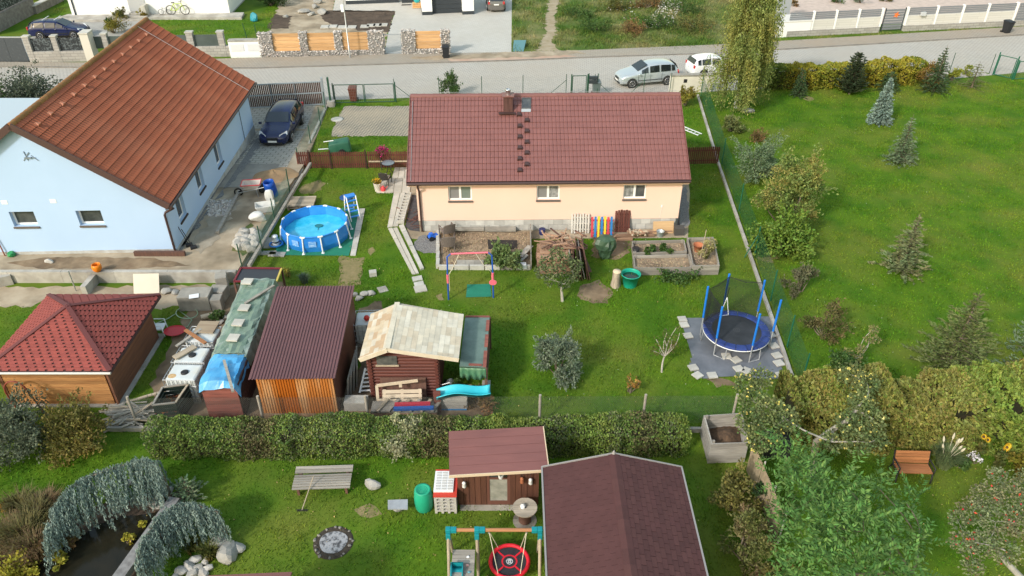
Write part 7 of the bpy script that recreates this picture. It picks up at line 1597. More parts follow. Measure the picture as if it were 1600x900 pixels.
# pallets and boards in front of the log shed
t=thing("dark_board","wide dark brown board standing against the log shed","board",G(630,632));b=MB(True);a=Vector((-4.9,21.45,.1));c=Vector((-3.2,21.45,.1));b.plate([a,c,c + Vector((0,.18,1.0)),a + Vector((0,.18,1.0))],.04);b.build("board",OLDW2,t)
pallet("pale upright pallet leaning on the log shed front",(G(630,638).x,21.25,.36),.03,1.45,.85,n=5,z=.36,stand=R(62),m=mat("bright_pallet",(.58,.48,.36),(.48,.39,.29),sc=2,rough=.8))
t=thing("wooden_frame","pale L shaped timber frame leaning beside the upright pallet","frame",G(590,632));BP=bpy.data.materials["bright_pallet"]
for a,c in (((-4.98,21.2,.35),(-4.98,21.3,1.0)),((-4.98,21.3,1.0),(-3.45,21.3,1.25)),((-4.98,21.15,.4),(-4.5,21.15,.45)),((-4.1,21.28,.95),(-4.1,21.3,1.2))): MB(True).beam(a,c,.11,.05,up=(0,1,0)).build("bar",BP,t)
t=thing("timber_stack","stack of weathered boards under the red and blue planks","timber",G(632,645))
for k in range(4): MB(True).beam((-5.15,20.75 + k*.02,.06 + k*.11),(-2.75,20.75 + k*.02,.06 + k*.11),.55,.09).build("board",GREYW if k % 2 else OLDW,t)
for k in range(6): b=MB(True);x=-4.9 + k*.4;b.beam((x,20.5,.48),(x + .3,21.1,.49),.12,.06);b.build("short_board",GREYW if k % 2 else PALW,t)
MB(True).span((-2.88,20.95,0),(-2.62,21.1,.95)).build("upright_board",SLB,t)
b=MB();b.beam((-4.28,20.72,.60),(-2.98,20.75,.62),.14,.10);o=b.build("plank",mat("crimson_paint",(.45,.03,.06),rough=.5));tag(o,"crimson painted plank on the board stack by the log shed","plank")
b=MB();b.beam((-4.30,20.54,.56),(-2.85,20.58,.57),.14,.10);o=b.build("plank",mat("royal_blue_paint",(.02,.10,.36),rough=.5));tag(o,"blue painted plank below the crimson plank","plank")
# slide part and stacked panels
t=thing("slide","turquoise plastic slide chute lying on stacked panels","slide",G(725,624));SLM=mat("turquoise_plastic",(.03,.44,.54),(.05,.50,.60),sc=2,rough=.35);n_=18;vs=[]
A,B=G(682,618,.72),G(766,611,.80)
for i in range(n_ + 1):
    u=i/n_;p=A.lerp(B,u) + Vector((0,0,.09*sin(u*pi*2 - .6)));d=(B - A).normalized();s_=Vector((-d.y,d.x,0))
    for y,z in ((-.26,.16),(-.21,.17),(-.20,.02),(.20,.02),(.21,.17),(.26,.16)): vs.append(p + s_*y + Vector((0,0,z)))
b=MB(True);b.add(vs,[(i*6+k,i*6+k+1,(i+1)*6+k+1,(i+1)*6+k) for i in range(n_) for k in range(5)],True);o=b.build("chute",SLM,t);mo=o.modifiers.new("t",'SOLIDIFY');mo.thickness=.02
t=thing("panel_stack","stack of grey panels with a blue sheet under the slide","panels",G(708,642))
for k in range(9): b=MB(True);a=G(709,640);b.box((a.x + (k % 3)*.015,a.y + .22,.05 + k*.07),(.98,.55,.062));b.build("panel",LIGHTC if k > 6 else CONC if k !=0 else mat("sheet_blue",(.03,.20,.48),rough=.5),t)
b=MB();b.tube([(-.5,.2,0),(.3,-.1,.55)],.02,5);o=b.build("pipe",WHT);o.location=G(692,612,.3);tag(o,"thin white pipe leaning behind the turquoise slide","pipe")
# heap of branches by the cabin
t=thing("branch_heap","heap of dry cut branches stacked beside the cabin","branches",G(205,665));r=random.Random(12)
for k in range(90):
    b=MB(True);p=G(r.uniform(182,232),r.uniform(640,668),0);p.z=r.uniform(.05,.55)*(1 - abs((p.x + 12.8)/1.6)**2*.5);a=r.gauss(.25,.5);L=r.uniform(.5,1.3);d=Vector((cos(a),sin(a)*.8,r.gauss(0,.12)))*L/2
    b.tube([p - d,p + Vector((0,0,r.uniform(-.03,.05))),p + d],r.uniform(.018,.045),5,smooth=False);b.build("branch",GREYBARK if r.random() < .8 else PALW,t)
for k in range(4): b=MB(True);p=G(216 + k*7,626 - k*2,.25);b.beam(p + Vector((-.4,-.1,0)),p + Vector((.3,.15,.1)),.1,.05);b.build("short_board",PALW,t)
# chain link fence on wooden posts, in front of the sheds
cf=[Vector((x,20.22 + (x + 13)*.006,0)) for x in (-13.6,-9.0,-5.2,1.0,4.75,8.0)]
mesh_fence("chain_link_fence","rusty chain link fence on grey posts behind the long hedge",cf,1.38,.075,mat("chain_wire",(.16,.17,.16),rough=.6,metal=.3),mat("post_grey_wood",(.36,.32,.27),(.28,.25,.21),sc=4,rough=.9),r=.0022,diag=True,pr=.05,ph=1.45)
b=MB();b.beam((-14.6,20.0,.08),(8,19.95,.08),.12,.2);o=b.build("fence_base",CONC_D);o['kind']='structure'
sheet("shed_yard_soil",clear(GL([(235,668),(236,600),(300,470),(395,440),(440,440),(425,600),(560,600),(560,480),(600,470),(600,600),(765,600),(770,655)])),.007,SOIL,rag=.15,seed=31)
# ================================================================ THE NEAR GARDEN
# ---- timber hut with a mono-pitch roof
HUTW=wood("hut_brown",(.115,.048,.03),(.085,.036,.025),rnd=.12,axis=2,rough=.65);FELT=mat("red_brown_felt",(.20,.085,.08),(.16,.07,.068),sc=1.3,rough=.9,bump=.2,bsc=70,stretch=(.4,2,1));TRIMC=mat("pale_trim",(.58,.46,.33),rough=.8)
hq=[G(702,743,2.0),G(857,734,2.0),G(848,666,2.32),G(701,674,2.32)]
hut=thing("garden_hut","small brown timber hut with flat red brown roof","hut",(hq[0].lerp(hq[2],.5).x,17.0,0));
b=MB(True);b.plate(hq,.07);hr=b.build("roof",FELT,hut)
for k in range(5):
    f0,f1=k/5,(k+.985)/5;MB(True).plate([hq[0].lerp(hq[3],f0) + Vector((0,0,.016 - .0)),hq[1].lerp(hq[2],f0) + Vector((0,0,.016)),hq[1].lerp(hq[2],f1) + Vector((0,0,.008)),hq[0].lerp(hq[3],f1) + Vector((0,0,.008))],.006).build("felt_strip",FELT,hr)
MB(True).beam(hq[0] + Vector((0,-.015,-.03)),hq[1] + Vector((0,-.015,-.03)),.03,.10).build("trim",TRIMC,hr)
MB(True).beam(hq[1] + Vector((.016,0,-.03)),hq[2] + Vector((.016,0,-.03)),.03,.09).build("trim",TRIMC,hr)
ux0,ux1,uy=G(716,801).x,G(842,800).x,16.62
MB(True).span((ux0 + .05,uy + .06,0),(ux1 - .05,17.6,1.94)).build("wall_core",HUTW,hut)
n_=14
for k in range(n_):
    xa=ux0 + (ux1-ux0)*k/n_;xb=ux0 + (ux1-ux0)*(k+1)/n_ - .014
    if k in (5,6,7,8): continue
    MB(True).span((xa,uy,.02),(xb,uy + .05,1.96)).build("plank",HUTW,hut)
dx0,dx1=ux0 + (ux1-ux0)*5/n_,ux0 + (ux1-ux0)*9/n_
b=MB(True);b.span((dx0,uy + .01,.02),(dx0 + .09,uy + .06,1.9));b.span((dx1 - .09,uy + .01,.02),(dx1,uy + .06,1.9));b.span((dx0 + .09,uy + .01,.02),(dx1 - .09,uy + .06,.20));b.span((dx0 + .09,uy + .01,1.22),(dx1 - .09,uy + .06,1.30));b.span((dx0 + .09,uy + .01,1.82),(dx1 - .09,uy + .06,1.9));dr=b.build("door",mat("door_brown",(.13,.055,.04),rough=.6),hut)
MB(True).span((dx0 + .09,uy + .03,.20),(dx1 - .09,uy + .045,1.22)).build("pane",mat("hut_glass",(.22,.22,.19),(.34,.33,.29),sc=3,rough=.15,spec=.6),dr);MB(True).span((dx0 + .09,uy + .03,1.30),(dx1 - .09,uy + .045,1.82)).build("pane",PANE,dr)
MB(True).span((ux0 + .05,uy - .22,-.02),(ux1 - .3,uy + .0,.025)).build("threshold",CONC_D,hut)
def lantern(label,x,z,m):
    t=thing("lantern",label,"lantern",(x,uy - .10,z));MB().lathe([(.06,0),(.07,.02),(.055,.16),(.07,.18),(.02,.24)],10).build("lantern_body",m,t);MB().tube([(0,0,.24),(0,.02,.34),(0,.09,.36)],.008,5).build("hook",BLACKP,t)
lantern("small white lantern hanging at the hut's pallet side",ux0 + .22,1.0,WHT);lantern("white lantern hanging by the cable reel side of the hut",ux1 - .28,1.15,WHT);lantern("terracotta lantern on the hut wall beside the white one",ux1 - .55,1.2,TERRA)
potplant("pale pot hanging in the hut's door head","white flowers in the hut door head",Vector((dx0 + .45,uy - .12,1.45)),.10,.16,WHT,L_GREEN,mat("cream_petal",(.66,.62,.50),sc=9,island=.2),90,1.6,.12,L=.06)
# ---- plastic pallets and crates beside it
t=thing("pallet_stack","stack of grey plastic pallets with white slatted crate beside the hut","pallets",G(697,803));REDP=mat("red_plastic",(.52,.05,.03),rough=.5);GRP=mat("pale_grey_plastic",(.48,.46,.43),(.40,.38,.35),sc=4,rough=.6)
x0,x1=G(680,803).x,G(714,803).x;y0=G(697,803).y
for k in range(5):
    b=MB(True);z=.02 + k*.15;b.span((x0,y0,z + .09),(x1,y0 + 1.1,z + .14))
    for i in range(4): xx=x0 + (x1 - x0 - .08)*i/3;b.span((xx,y0,z),(xx + .08,y0 + 1.1,z + .089))
    b.build("plastic_pallet",GRP,t)
MB(True).span((x0 - .02,y0,.79),(x1 + .02,y0 + 1.12,.84)).build("red_tray",REDP,t)
b=MB(True);b.span((x0 - .02,y0 + .16,.842),(x1 - .1,y0 + 1.0,.90));cr=b.build("white_crate",WHT,t)
for i in range(3):
    for j in range(7): b=MB(True);xx=x0 + .04 + i*.19;yy=y0 + .22 + j*.11;b.span((xx,yy,.902),(xx + .15,yy + .07,.912));b.build("slot",mat("crate_slot",(.48,.48,.47),rough=.6),cr)
t=thing("water_butt","green plastic barrel standing beside the pallet stack","barrel",G(663,793));GB_=mat("mint_green_plastic",(.02,.34,.20),(.022,.30,.18),sc=2,rough=.4);MB().lathe([(.25,0),(.29,.12),(.30,.45),(.28,.78),(.25,.84)],24).build("barrel_wall",GB_,t);b=MB();b.lathe([(.255,.842),(.26,.87),(.20,.875),(.19,.862),(.02,.862)],24);lid=b.build("lid",GB_,t)
for r_ in (.07,.13): MB().lathe([(r_,.864),(r_,.872),(r_ + .012,.872),(r_ + .012,.864)],20,caps=False).build("lid_rib",GB_,lid)
t=thing("stone_table","grey slab table resting on a pale stone","table",G(621,799));MB(True).plate([G(606,795,.42),G(637,795,.42),G(637,780,.42),G(606,781,.42)],.05).build("slab",mat("slate_slab",(.34,.36,.39),(.26,.27,.29),sc=4,rough=.6),t);me=rockmesh((.38,.35,.42),7);me.materials.append(PALESTONE);link_mesh("stone_foot",me,t,Matrix.Translation((.0,.05,.18)))
rock("large pale boulder between the bench and the stone table",G(583,761),(.72,.42,.42),16,PALESTONE,rz=-.4,cat="boulder",name="boulder")
# ---- slatted bench with leaning rake
t=thing("slatted_bench","weathered slatted garden bench with wide curved seat","bench",G(504,776),R(2.5));bl=1.88
prof=[(.02,.40),(.12,.42),(.22,.43),(.32,.43),(.42,.43),(.53,.43),(.70,.45),(.84,.47)]
for i,(y,z) in enumerate(prof):
    wv=.075 if i < 6 else .12;MB().box((0,y,z),(bl + (.02 if i > 5 else 0),wv,.035),rot=Matrix.Rotation(R(10 if i < 2 else 0 if i < 6 else 8),3,'X')).build("slat",GREYW,t)
for x in (-.78,.78):
    MB().beam((x,.0,.375),(x,.86,.40),.07,.05).build("bracket",OLDW2,t)
    for y in (.12,.78): MB().beam((x,y,0),(x,y,.36),.08,.08).build("leg",OLDW2,t)
t=thing("rake","wooden handled rake leaning on the slatted bench","rake",G(472,798));A=Vector((0,0,.03));B=G(490,744,.72) - G(472,798);MB().tube([A,B],.018,6).build("handle",PALW,t);b=MB();b.beam((-.18,.0,.03),(.18,.0,.03),.03,.03);[b.beam((x,0,.02),(x,-.05,-.01),.01,.01) for x in np.linspace(-.17,.17,9)];b.build("rake_head",BLACKP,t)
# ---- fire pit
fp_=G(521,848);t=FPIT=thing("fire_pit","round ash filled fire pit ringed with stones","fire pit",fp_);clear([(fp_.x + .74*cos(a),fp_.y + .74*sin(a)) for a in np.linspace(0,6.2,20)])
MB().lathe([(.72,.005),(.66,.03),(.56,.015),(.01,.012)],28,caps=False).build("scorched_earth",mat("scorched",(.035,.028,.022),(.07,.055,.04),sc=6,rough=1,bump=1),t)
MB().add([(.50*cos(a)*(1 + .06*sin(3*a)),.50*sin(a)*(1 + .05*cos(2*a)),.028) for a in np.linspace(0,6.2,26)],[tuple(range(26))]).build("ash",mat("ash",(.32,.32,.335),(.075,.075,.08),sc=6.5,rough=1,bump=1,bsc=18,lo=.47,hi=.62),t)
r=random.Random(6)
for k in (0,1,3,5,6,8,10,11,12,13,14,15,16,18,20,21,23):
    a=k*2*pi/24 + r.uniform(-.13,.13);rr=.66 + r.uniform(-.04,.05);s_=r.uniform(.08,.15);me=rockmesh((s_*1.2,s_,s_*.7),200 + k,1);me.materials.append(mat('pit_stone',(.22,.205,.185),(.15,.14,.13),sc=5,rough=.95,rnd=.3));link_mesh("stone",me,t,Matrix.Translation((rr*cos(a),rr*sin(a),.03)) @ Matrix.Rotation(a,4,'Z'))
FPIT.scale=(.86,.86,1)
# ---- swing frame with platform and slide
PO=wood("swing_timber",(.40,.19,.085),(.32,.14,.065),rnd=.1,axis=0,rough=.7);POV=wood("post_timber",(.40,.33,.25),(.30,.25,.19),rnd=.1,axis=2);TEAL=mat("teal_plastic",(.01,.22,.26),rough=.35)
bz=2.0;A,B=G(699,828,bz),G(845,828,bz);by=(A.y + B.y)/2;A.y=B.y=by;t=thing("swing_set","timber swing set with grey platform and teal slide","swing",((A.x + B.x)/2,by,0))
MB(True).tube([A,B],.055,12).build("crossbeam",PO,t)
mx=ray(745,828,by).x
for x in (A.x + .02,mx,B.x - .02):
    for s_ in (1,-1):
        MB(True).tube([(x,by + .02*s_,bz - .1),(x,by + .75*s_ if x !=mx else by + .1*s_,0)],.048,10).build("post",POV,t)
    b=MB(True);b.span((x - .07,by - .075,bz - .075),(x + .07,by + .075,bz + .072));b.span((x - .066,by - .12,bz - .30),(x + .066,by - .01,bz - .076));
    sx=1 if x < mx + .1 else -1;b.span((x + (.071 if sx > 0 else -.24),by - .07,bz - .07),(x + (.24 if sx > 0 else -.071),by + .07,bz + .07));b.build("corner_bracket",TEAL,t,bevel=.015)
pz=1.15
for k in range(11):
    yy=by - .05 - k*.155;MB(True).span((A.x + .12,yy - .145,pz),(mx - .07,yy,pz + .03)).build("deck_board",GREYW,t)
for x in (A.x + .12,mx - .16): MB(True).span((x,by - 1.75,pz - .1),(x + .09,by - .06,pz - .003)).build("deck_beam",GREYW2,t)
for x in (A.x + .1,mx - .06): MB(True).beam((x,by - 1.7,0),(x,by - 1.7,pz + .5),.09,.09).build("post",POV,t)
sx0,sx1=ray(704,870,by - .55).x + .0,ray(724,870,by - .55).x;vs=[];n_=14
for i in range(n_ + 1):
    u=i/n_;yy=by - .62 - 2.0*u;z=pz + .12 - 1.05*(u**1.0) if u > .1 else pz + .05
    for x,dz in ((sx0,.16),(sx0 + .03,.17),(sx0 + .05,0),(sx1 - .05,0),(sx1 - .03,.17),(sx1,.16)): vs.append((x,yy,z + dz))
b=MB(True);b.add(vs,[(i*6+k,i*6+k+1,(i+1)*6+k+1,(i+1)*6+k) for i in range(n_) for k in range(5)],True);b.add(vs[:6],[(0,1,2,3,4,5)]);o=b.build("slide_chute",TEAL,t);mo=o.modifiers.new("t",'SOLIDIFY');mo.thickness=.02
for i,(x,y,lab,m_) in enumerate([(731,870,"small white shell lying on the swing deck",WHT),(730,883,"small pink shell lying on the swing deck",mat("pink_toy",(.6,.35,.32),rough=.6)),(733,894,"small blue cup lying on the swing deck",mat("blue_cup",(.1,.25,.3),rough=.5))]):
    me=rockmesh((.12,.1,.06),300 + i,1);me.materials.append(m_);o=link_mesh("toy",me);o.location=G(x,y,pz + .05);tag(o,lab,"toy")
# nest swing
NZ=.50;nc=G(796,877,NZ);ns=thing("nest_swing","round red and black nest swing hanging from the beam","swing seat",(nc.x,nc.y,0));NR_=.56
REDF=mat("red_fabric",(.62,.015,.03),rough=.55);BLKF=mat("black_fabric",(.022,.022,.026),(.035,.035,.04),sc=20,rough=.8)
MB().tube([(NR_*cos(a),NR_*sin(a),NZ) for a in np.linspace(0,6.2832,41)],.06,10).build("padded_ring",REDF,ns)
def annulus(r0,r1,z,a0=0,a1=6.2832,n=36):
    b=MB();aa=np.linspace(a0,a1,n);b.add([(r0*cos(a),r0*sin(a),z) for a in aa] + [(r1*cos(a),r1*sin(a),z) for a in aa],[(i,i+1,n+i+1,n+i) for i in range(n-1)]);return b
annulus(.20,NR_,NZ - .012).build("fabric",BLKF,ns);annulus(.19,.235,NZ - .006).build("red_band",REDF,ns)
for k in range(4): a=.78 + k*pi/2;MB().beam((.22*cos(a),.22*sin(a),NZ - .004),(NR_*cos(a),NR_*sin(a),NZ - .004),.05,.006).build("red_strap",REDF,ns)
b=annulus(.0,.20,NZ - .010);b.build("centre_disc",BLKF,ns)
b=annulus(.085,.10,NZ - .003);[b.beam((x0,y0,NZ - .003),(x1,y1,NZ - .003),.022,.004) for x0,y0,x1,y1 in ((-.06,.03,.06,.03),(-.06,-.03,.06,-.03),(-.03,-.06,-.03,.06),(.03,-.06,.03,.06),(-.05,.06,.05,.06))];b.build("printed_emblem",WHT,ns)
for px in (764,823):
    hx=ray(px,828,by).x;top=Vector((hx,by,bz - .05)) - Vector((nc.x,nc.y,0))
    for a in ((2.2,4.1) if px < 800 else (.95,5.3)): MB().tube([top,(NR_*cos(a),NR_*sin(a),NZ)],.012,5).build("rope",ROPE,ns)
    MB().lathe([(.03,-.1),(.03,.02)],8,top).build("shackle",GALV,ns)
# ---- cable reel table
t=thing("cable_reel","old wooden cable reel used as a table by the hut","table",G(820,814));zz=.62
for k in range(5):
    y0_,y1_=-.38 + k*.152,-.38 + (k+1)*.152 - .008;xs=lambda y: math.sqrt(max(.001,.385**2 - y*y));pts=[(-xs(y0_),y0_),(xs(y0_),y0_)] + [(xs(y0_ + (y1_-y0_)*f),y0_ + (y1_-y0_)*f) for f in (.33,.66)] + [(xs(y1_),y1_),(-xs(y1_),y1_)] + [(-xs(y0_ + (y1_-y0_)*f),y0_ + (y1_-y0_)*f) for f in (.66,.33)]
    MB().prism(pts,zz,zz + .04).build("top_board",wood("reel_wood",(.44,.39,.32),(.32,.28,.23),rnd=.15),t);
MB().lathe([(.05,zz + .041),(.05,zz + .043)],12).build("centre_hole",BLACKP,t);MB().lathe([(.2,.04),(.2,zz - .002)],14).build("core",OLDW2,t);MB().lathe([(.38,0),(.38,.04)],24).build("foot_board",GREYW,t)
b=MB();b.lathe([(.07,0),(.085,.1),(.02,.14)],12);o=b.build("jar",WHT);o.location=G(817,793,.66) ;tag(o,"small white jar standing on the cable reel","jar")
# ---- big brown shingle roofed shed
sx0,sx1,sxr,sy0,sy1,sez,srz=.93,5.15,3.06,9.5,16.22,2.2,2.78
bs=thing("large_shed","large garden shed with brown bitumen shingle gable roof","shed",(sxr,13,0));MB(True).span((sx0 + .2,sy0 + .2,0),(sx1 - .2,sy1 - .25,2.18)).build("wall",HUTW,bs)
BRSH=[mat("brown_shingle_%s" % n_,c,tuple(q*.84 for q in c),sc=2,rough=.92,bump=.25,bsc=70,rnd=.05) for n_,c in (("a",(.083,.034,.034)),("b",(.077,.032,.032)),("c",(.088,.037,.036)))]
b=MB(True);b.add([(sx0,sy0,sez),(sxr,sy0,srz),(sx1,sy0,sez),(sx0,sy1,sez),(sxr,sy1,srz),(sx1,sy1,sez)] + [(x,y,z - .08) for y in (sy0,sy1) for x,z in ((sx0,sez),(sxr,srz),(sx1,sez))],[(0,1,4,3),(1,2,5,4),(6,9,10,7),(7,10,11,8),(3,4,10,9),(4,5,11,10),(0,3,9,6),(2,8,11,5),(0,6,7,1),(1,7,8,2)]);br=b.build("roof",mat("brown_shingle_base",(.05,.025,.025),rough=1),bs)  # dark brown roof body, visible in the gaps between the shingles
bud=[300];W_=sy1 - sy0
shingles(br,(sx1,sy1,sez),(0,-1,0),(sxr - sx1,0,srz - sez),lambda s: 0,lambda s: W_,math.hypot(sx1 - sxr,srz - sez),14,.33,BRSH,gap=.014,th=.006,budget=bud,seed=7,tilt=.009)
shingles(br,(sx0,sy1,sez),(0,-1,0),(sxr - sx0,0,srz - sez),lambda s: 0,lambda s: W_,math.hypot(sx0 - sxr,srz - sez),14,.36,BRSH,gap=.010,th=.005,budget=bud,seed=8,tilt=.004)
for k in range(14): b=MB(True);y1_=sy1 - k*W_/14;y0_=y1_ - W_/14 + .004;c=Vector((sxr,0,srz + .035));b.add([(sxr - .17,y0_,srz - .022),(sxr,y0_,srz + .028),(sxr + .17,y0_,srz - .022),(sxr - .17,y1_,srz - .014),(sxr,y1_,srz + .036),(sxr + .17,y1_,srz - .014)],[(0,1,4,3),(1,2,5,4),(3,4,5),(2,1,0),(0,3,5,2)]);b.build("ridge_shingle",BRSH[k % 3],br)
EDGE=mat("pale_metal_edge",(.30,.285,.28),rough=.5,metal=.2)
for (x,z) in ((sx0 - .02,sez),(sx1 + .02,sez)):
    MB(True).beam((x,sy0,z),(x,sy1 + .03,z),.05,.07).build("edge_strip",EDGE,br);MB(True).beam((x,sy1 + .02,z + .01),(sxr,sy1 + .02,srz + .02),.04,.07).build("edge_strip",EDGE,br)
MB(True).lathe([(.07,srz - .02),(.05,srz + .08),(.01,srz + .16)],8,(sxr,sy1 + .02,0)).build("finial",EDGE,br)
# roof corner of a neighbouring store
q=[G(456,893.5,2.3),G(325,899,2.3)];ns_=thing("small_shed","low shed with a red brown felt roof by the fire pit","shed",(q[0].lerp(q[1],.5).x,q[0].y - 1,0));a,c=q[1],q[0]
MB(True).plate([a + Vector((0,-2.2,.35)),c + Vector((0,-2.2,.35)),c,a],.06).build("roof",FELT,ns_);MB(True).span((a.x + .15,a.y - 2,0),(c.x - .15,a.y - .2,2.2)).build("wall",HUTW,ns_)
# ---- tall plank compost box, reed fence
cq=[G(1106,724),G(1161,722),G(1152,676),G(1095,680)];t=thing("compost_box","tall weathered plank compost box at the end of the hedge","compost box",cq[0]);clear(cq);ch_=.95
BX=wood("bleached_plank",(.40,.37,.33),(.26,.24,.215),rnd=.16,axis=0)
for i in range(4):
    a,c=cq[i],cq[(i+1) % 4];d=(c - a).normalized()
    for k in range(5): b=MB(True);z=.02 + k*.19;e=.03 if i % 2 else -.03;b.beam(a + d*e + Vector((0,0,z + .09)),c - d*e + Vector((0,0,z + .09)),.045,.172);b.build("plank",BX,t)
c0=sum(cq,Vector())/4
for p in cq: q_=p + (c0 - p).normalized()*.1;MB(True).beam(q_,q_ + Vector((0,0,ch_ + .08)),.08,.08).build("corner_post",GREYW2,t)
vs=[];n_=12
for j in range(n_ + 1):
    for i in range(n_ + 1): u,v=i/n_,j/n_;p=cq[0].lerp(cq[1],u).lerp(cq[3].lerp(cq[2],u),v);p=c0 + (p - c0)*.96;vs.append((p.x,p.y,.30 + .32*math.exp(-((u-.6)**2 + (v-.6)**2)*9) + random.uniform(0,.03)))
MB(True).add(vs,[(j*(n_+1)+i,j*(n_+1)+i+1,(j+1)*(n_+1)+i+1,(j+1)*(n_+1)+i) for j in range(n_) for i in range(n_)]).build("compost",mat("compost_straw",(.14,.085,.05),(.07,.045,.03),sc=6,rough=1,bump=1),t)
REED=mat("reed_screen",(.40,.32,.21),(.28,.22,.145),sc=20,rough=.9,stretch=(1,1,.2));rA,rB=G(1166,735),G(1212,850);t=thing("reed_fence","tan reed screen fence running past the compost box","fence",rA,math.atan2((rB - rA).y,(rB - rA).x));L=(rB - rA).length
for k in range(3):
    b=MB();x0=L*k/3;x1=L*(k+1)/3 - .05;n_=36
    for i in range(n_): b.tube([(x0 + (x1-x0)*(i+.5)/n_,0,.03),(x0 + (x1-x0)*(i+.5)/n_,0,1.35 + .03*sin(i*2.1))],(x1-x0)/n_*.56,5,smooth=False)
    b.build("reed_panel",REED,t,kind='stuff')
for k in range(4): MB().tube([(min(L,L*k/3),.05,0),(min(L,L*k/3),.05,1.5)],.03,6).build("post",LIGHTC,t)
b=MB();b.box((0,0,.35),(.9,.7,.7));o=b.build("storage_box",BLACKP,bevel=.03);o.location=G(1208,705);tag(o,"black storage box behind the reed fence under the apple tree","box")
# ---- park bench
PBW=wood("bench_orange_wood",(.40,.17,.07),(.30,.12,.05),rnd=.1,axis=0,rough=.5);t=thing("park_bench","brown slatted bench with black iron frame by pampas grass","bench",G(1424,752),R(-2));bl=1.12;IRON=mat("black_iron",(.015,.015,.016),rough=.5)
for i,(y,z) in enumerate(((.0,.44),(.11,.44),(.22,.44),(.33,.44))): MB().box((0,y,z),(bl,.10,.03)).build("seat_slat",PBW,t)
for i,(y,z) in enumerate(((.40,.54),(.43,.65),(.47,.76),(.50,.87))): MB().box((0,y,z),(bl,.10,.03),rot=Matrix.Rotation(R(74),3,'X')).build("back_slat",PBW,t)
for x in (-bl/2 - .02,bl/2 + .02):
    b=MB();b.tube([(x,-.10,0),(x,-.02,.42),(x,.40,.42),(x,.55,.92)],.028,6);b.tube([(x,.40,.42),(x,.55,0)],.028,6);b.tube([(x,-.05,.42),(x,-.06,.66),(x,.45,.64)],.026,6);b.build("iron_side",IRON,t)
# ---- pond
pw=GL([(40,905),(75,868),(110,850),(150,822),(190,808),(240,800),(262,790),(240,840),(200,900),(170,960),(10,960)])
sheet("pond_bank",clear(GL([(-5,960),(25,900),(60,850),(90,815),(180,780),(275,770),(300,790),(250,860),(215,960)])),.008,DARKSOIL,rag=.12)
sheet("pond_water",pw,.02,mat("pond_water",(.012,.012,.008),(.02,.017,.010),sc=1.2,rough=.10,spec=.22,bump=.05,bsc=3),rag=.06)
b=MB();b.beam((0,0,0),tuple(G(184,908,.5) - G(274,781,.5)),.36,.24);o=b.build("timber_beam",mat("grey_beam",(.24,.235,.235),(.15,.145,.145),sc=2,rough=.8,stretch=(3,3,1),bump=.3));o.location=G(274,781,.42);tag(o,"thick grey timber beam laid across the pond edge","beam")
for i,(x,y,s_,m_) in enumerate([(345,853,.62,PALESTONE),(358,868,.7,PALESTONE),(373,858,.4,PALESTONE),(306,876,.34,STONE),(296,888,.4,STONE),(312,888,.3,PALESTONE),(322,878,.3,STONE),(284,895,.35,STONE),(302,898,.36,PALESTONE),(318,897,.33,STONE),(326,890,.3,STONE),(276,905,.3,PALESTONE),(245,790,.45,STONE),(262,770,.4,STONE),(250,776,.3,STONE),(200,757,.3,STONE),(32,815,.2,PALESTONE)]):
    rock(["biggest white","flat broad pale","pale low","grey squarish","dark grey","small pale","small grey","pond edge grey","cracked pale","shed side grey","wedge shaped grey","lowest pale","mossy grey","cedar foot","beam end","hidden grey","little white"][i] + " stone in the pond rockery",G(x,y),(s_*1.3,s_,s_*.7),160 + i,m_,name="stone",cat="stone",group="pond rockery stones",rz=i*1.3)
t=thing("figurine","small pale garden figurine sitting on the rocks by the cedar","figurine",G(253,779,.15));MB().lathe([(.08,0),(.10,.08),(.07,.18),(.04,.21),(.06,.26),(.05,.32),(.01,.35)],10).build("statue_body",mat("figurine_tan",(.55,.42,.28),(.40,.28,.18),sc=9,rough=.8),t)
# ================================================================ TREES, HEDGES, SHRUBS
def ht(px,py,y): return ray(px,py,y).z
def con(label,bx,by_,tx,ty,wpx,m,**k):
    p=G(bx,by_);h=max(.6,ht(tx,ty,p.y));top=ray(tx,ty,p.y);zc=p.y*cos(PITCH) + (CH - .5)*sin(PITCH);r_=wpx/2/FPX*zc
    return conifer(k.pop('name','conifer'),label,p,h,r_,m,**k)
# conifers on the big lawn
con("silver blue spruce standing alone on the upper lawn",1373,192,1388,118,36,N_BLUE,lev=26,nb=13,L=.15,W=.07,seed=1,dens=2.2,p=.8,name="spruce_tree")
con("grey green young spruce below the silver blue one",1405,253,1428,178,54,N_GREY,lev=15,nb=10,L=.17,W=.06,seed=2,dens=1.5,droop=.3,name="spruce_tree")
con("small pale spruce with browning lower branches in mid lawn",1408,424,1437,332,74,leafmat("needle_pale_brown",(.155,.215,.10),(.19,.18,.075),isl=.35,trans=.15,sc=1.2),lev=16,nb=10,L=.18,W=.06,seed=3,dens=2.0,droop=.1,ragged_=.4,name="spruce_tree")
con("wide olive green fir sapling behind the rust hedge",1482,575,1515,452,122,N_LARCH,lev=18,nb=10,L=.20,W=.06,seed=4,dens=2.3,droop=.05,up=.28,ragged_=.35,name="fir_tree")
con("big grey green conifer at the edge of the lawn",1640,575,1690,380,170,N_GREY,lev=20,nb=12,L=.2,W=.06,seed=5,dens=1.6,droop=.25,name="spruce_tree")
con("small round topped dark spruce before the yellow hedge",1247,150,1265,106,28,N_GREEN,lev=14,nb=8,L=.15,W=.06,seed=6,dens=1.4,name="spruce_tree",p=.7)
con("dark upright pine against the yellow hedge",1327,147,1341,79,42,N_DARK,lev=20,nb=10,L=.22,W=.07,seed=7,dens=1.7,p=.55,up=.5,droop=.0,name="pine_tree")
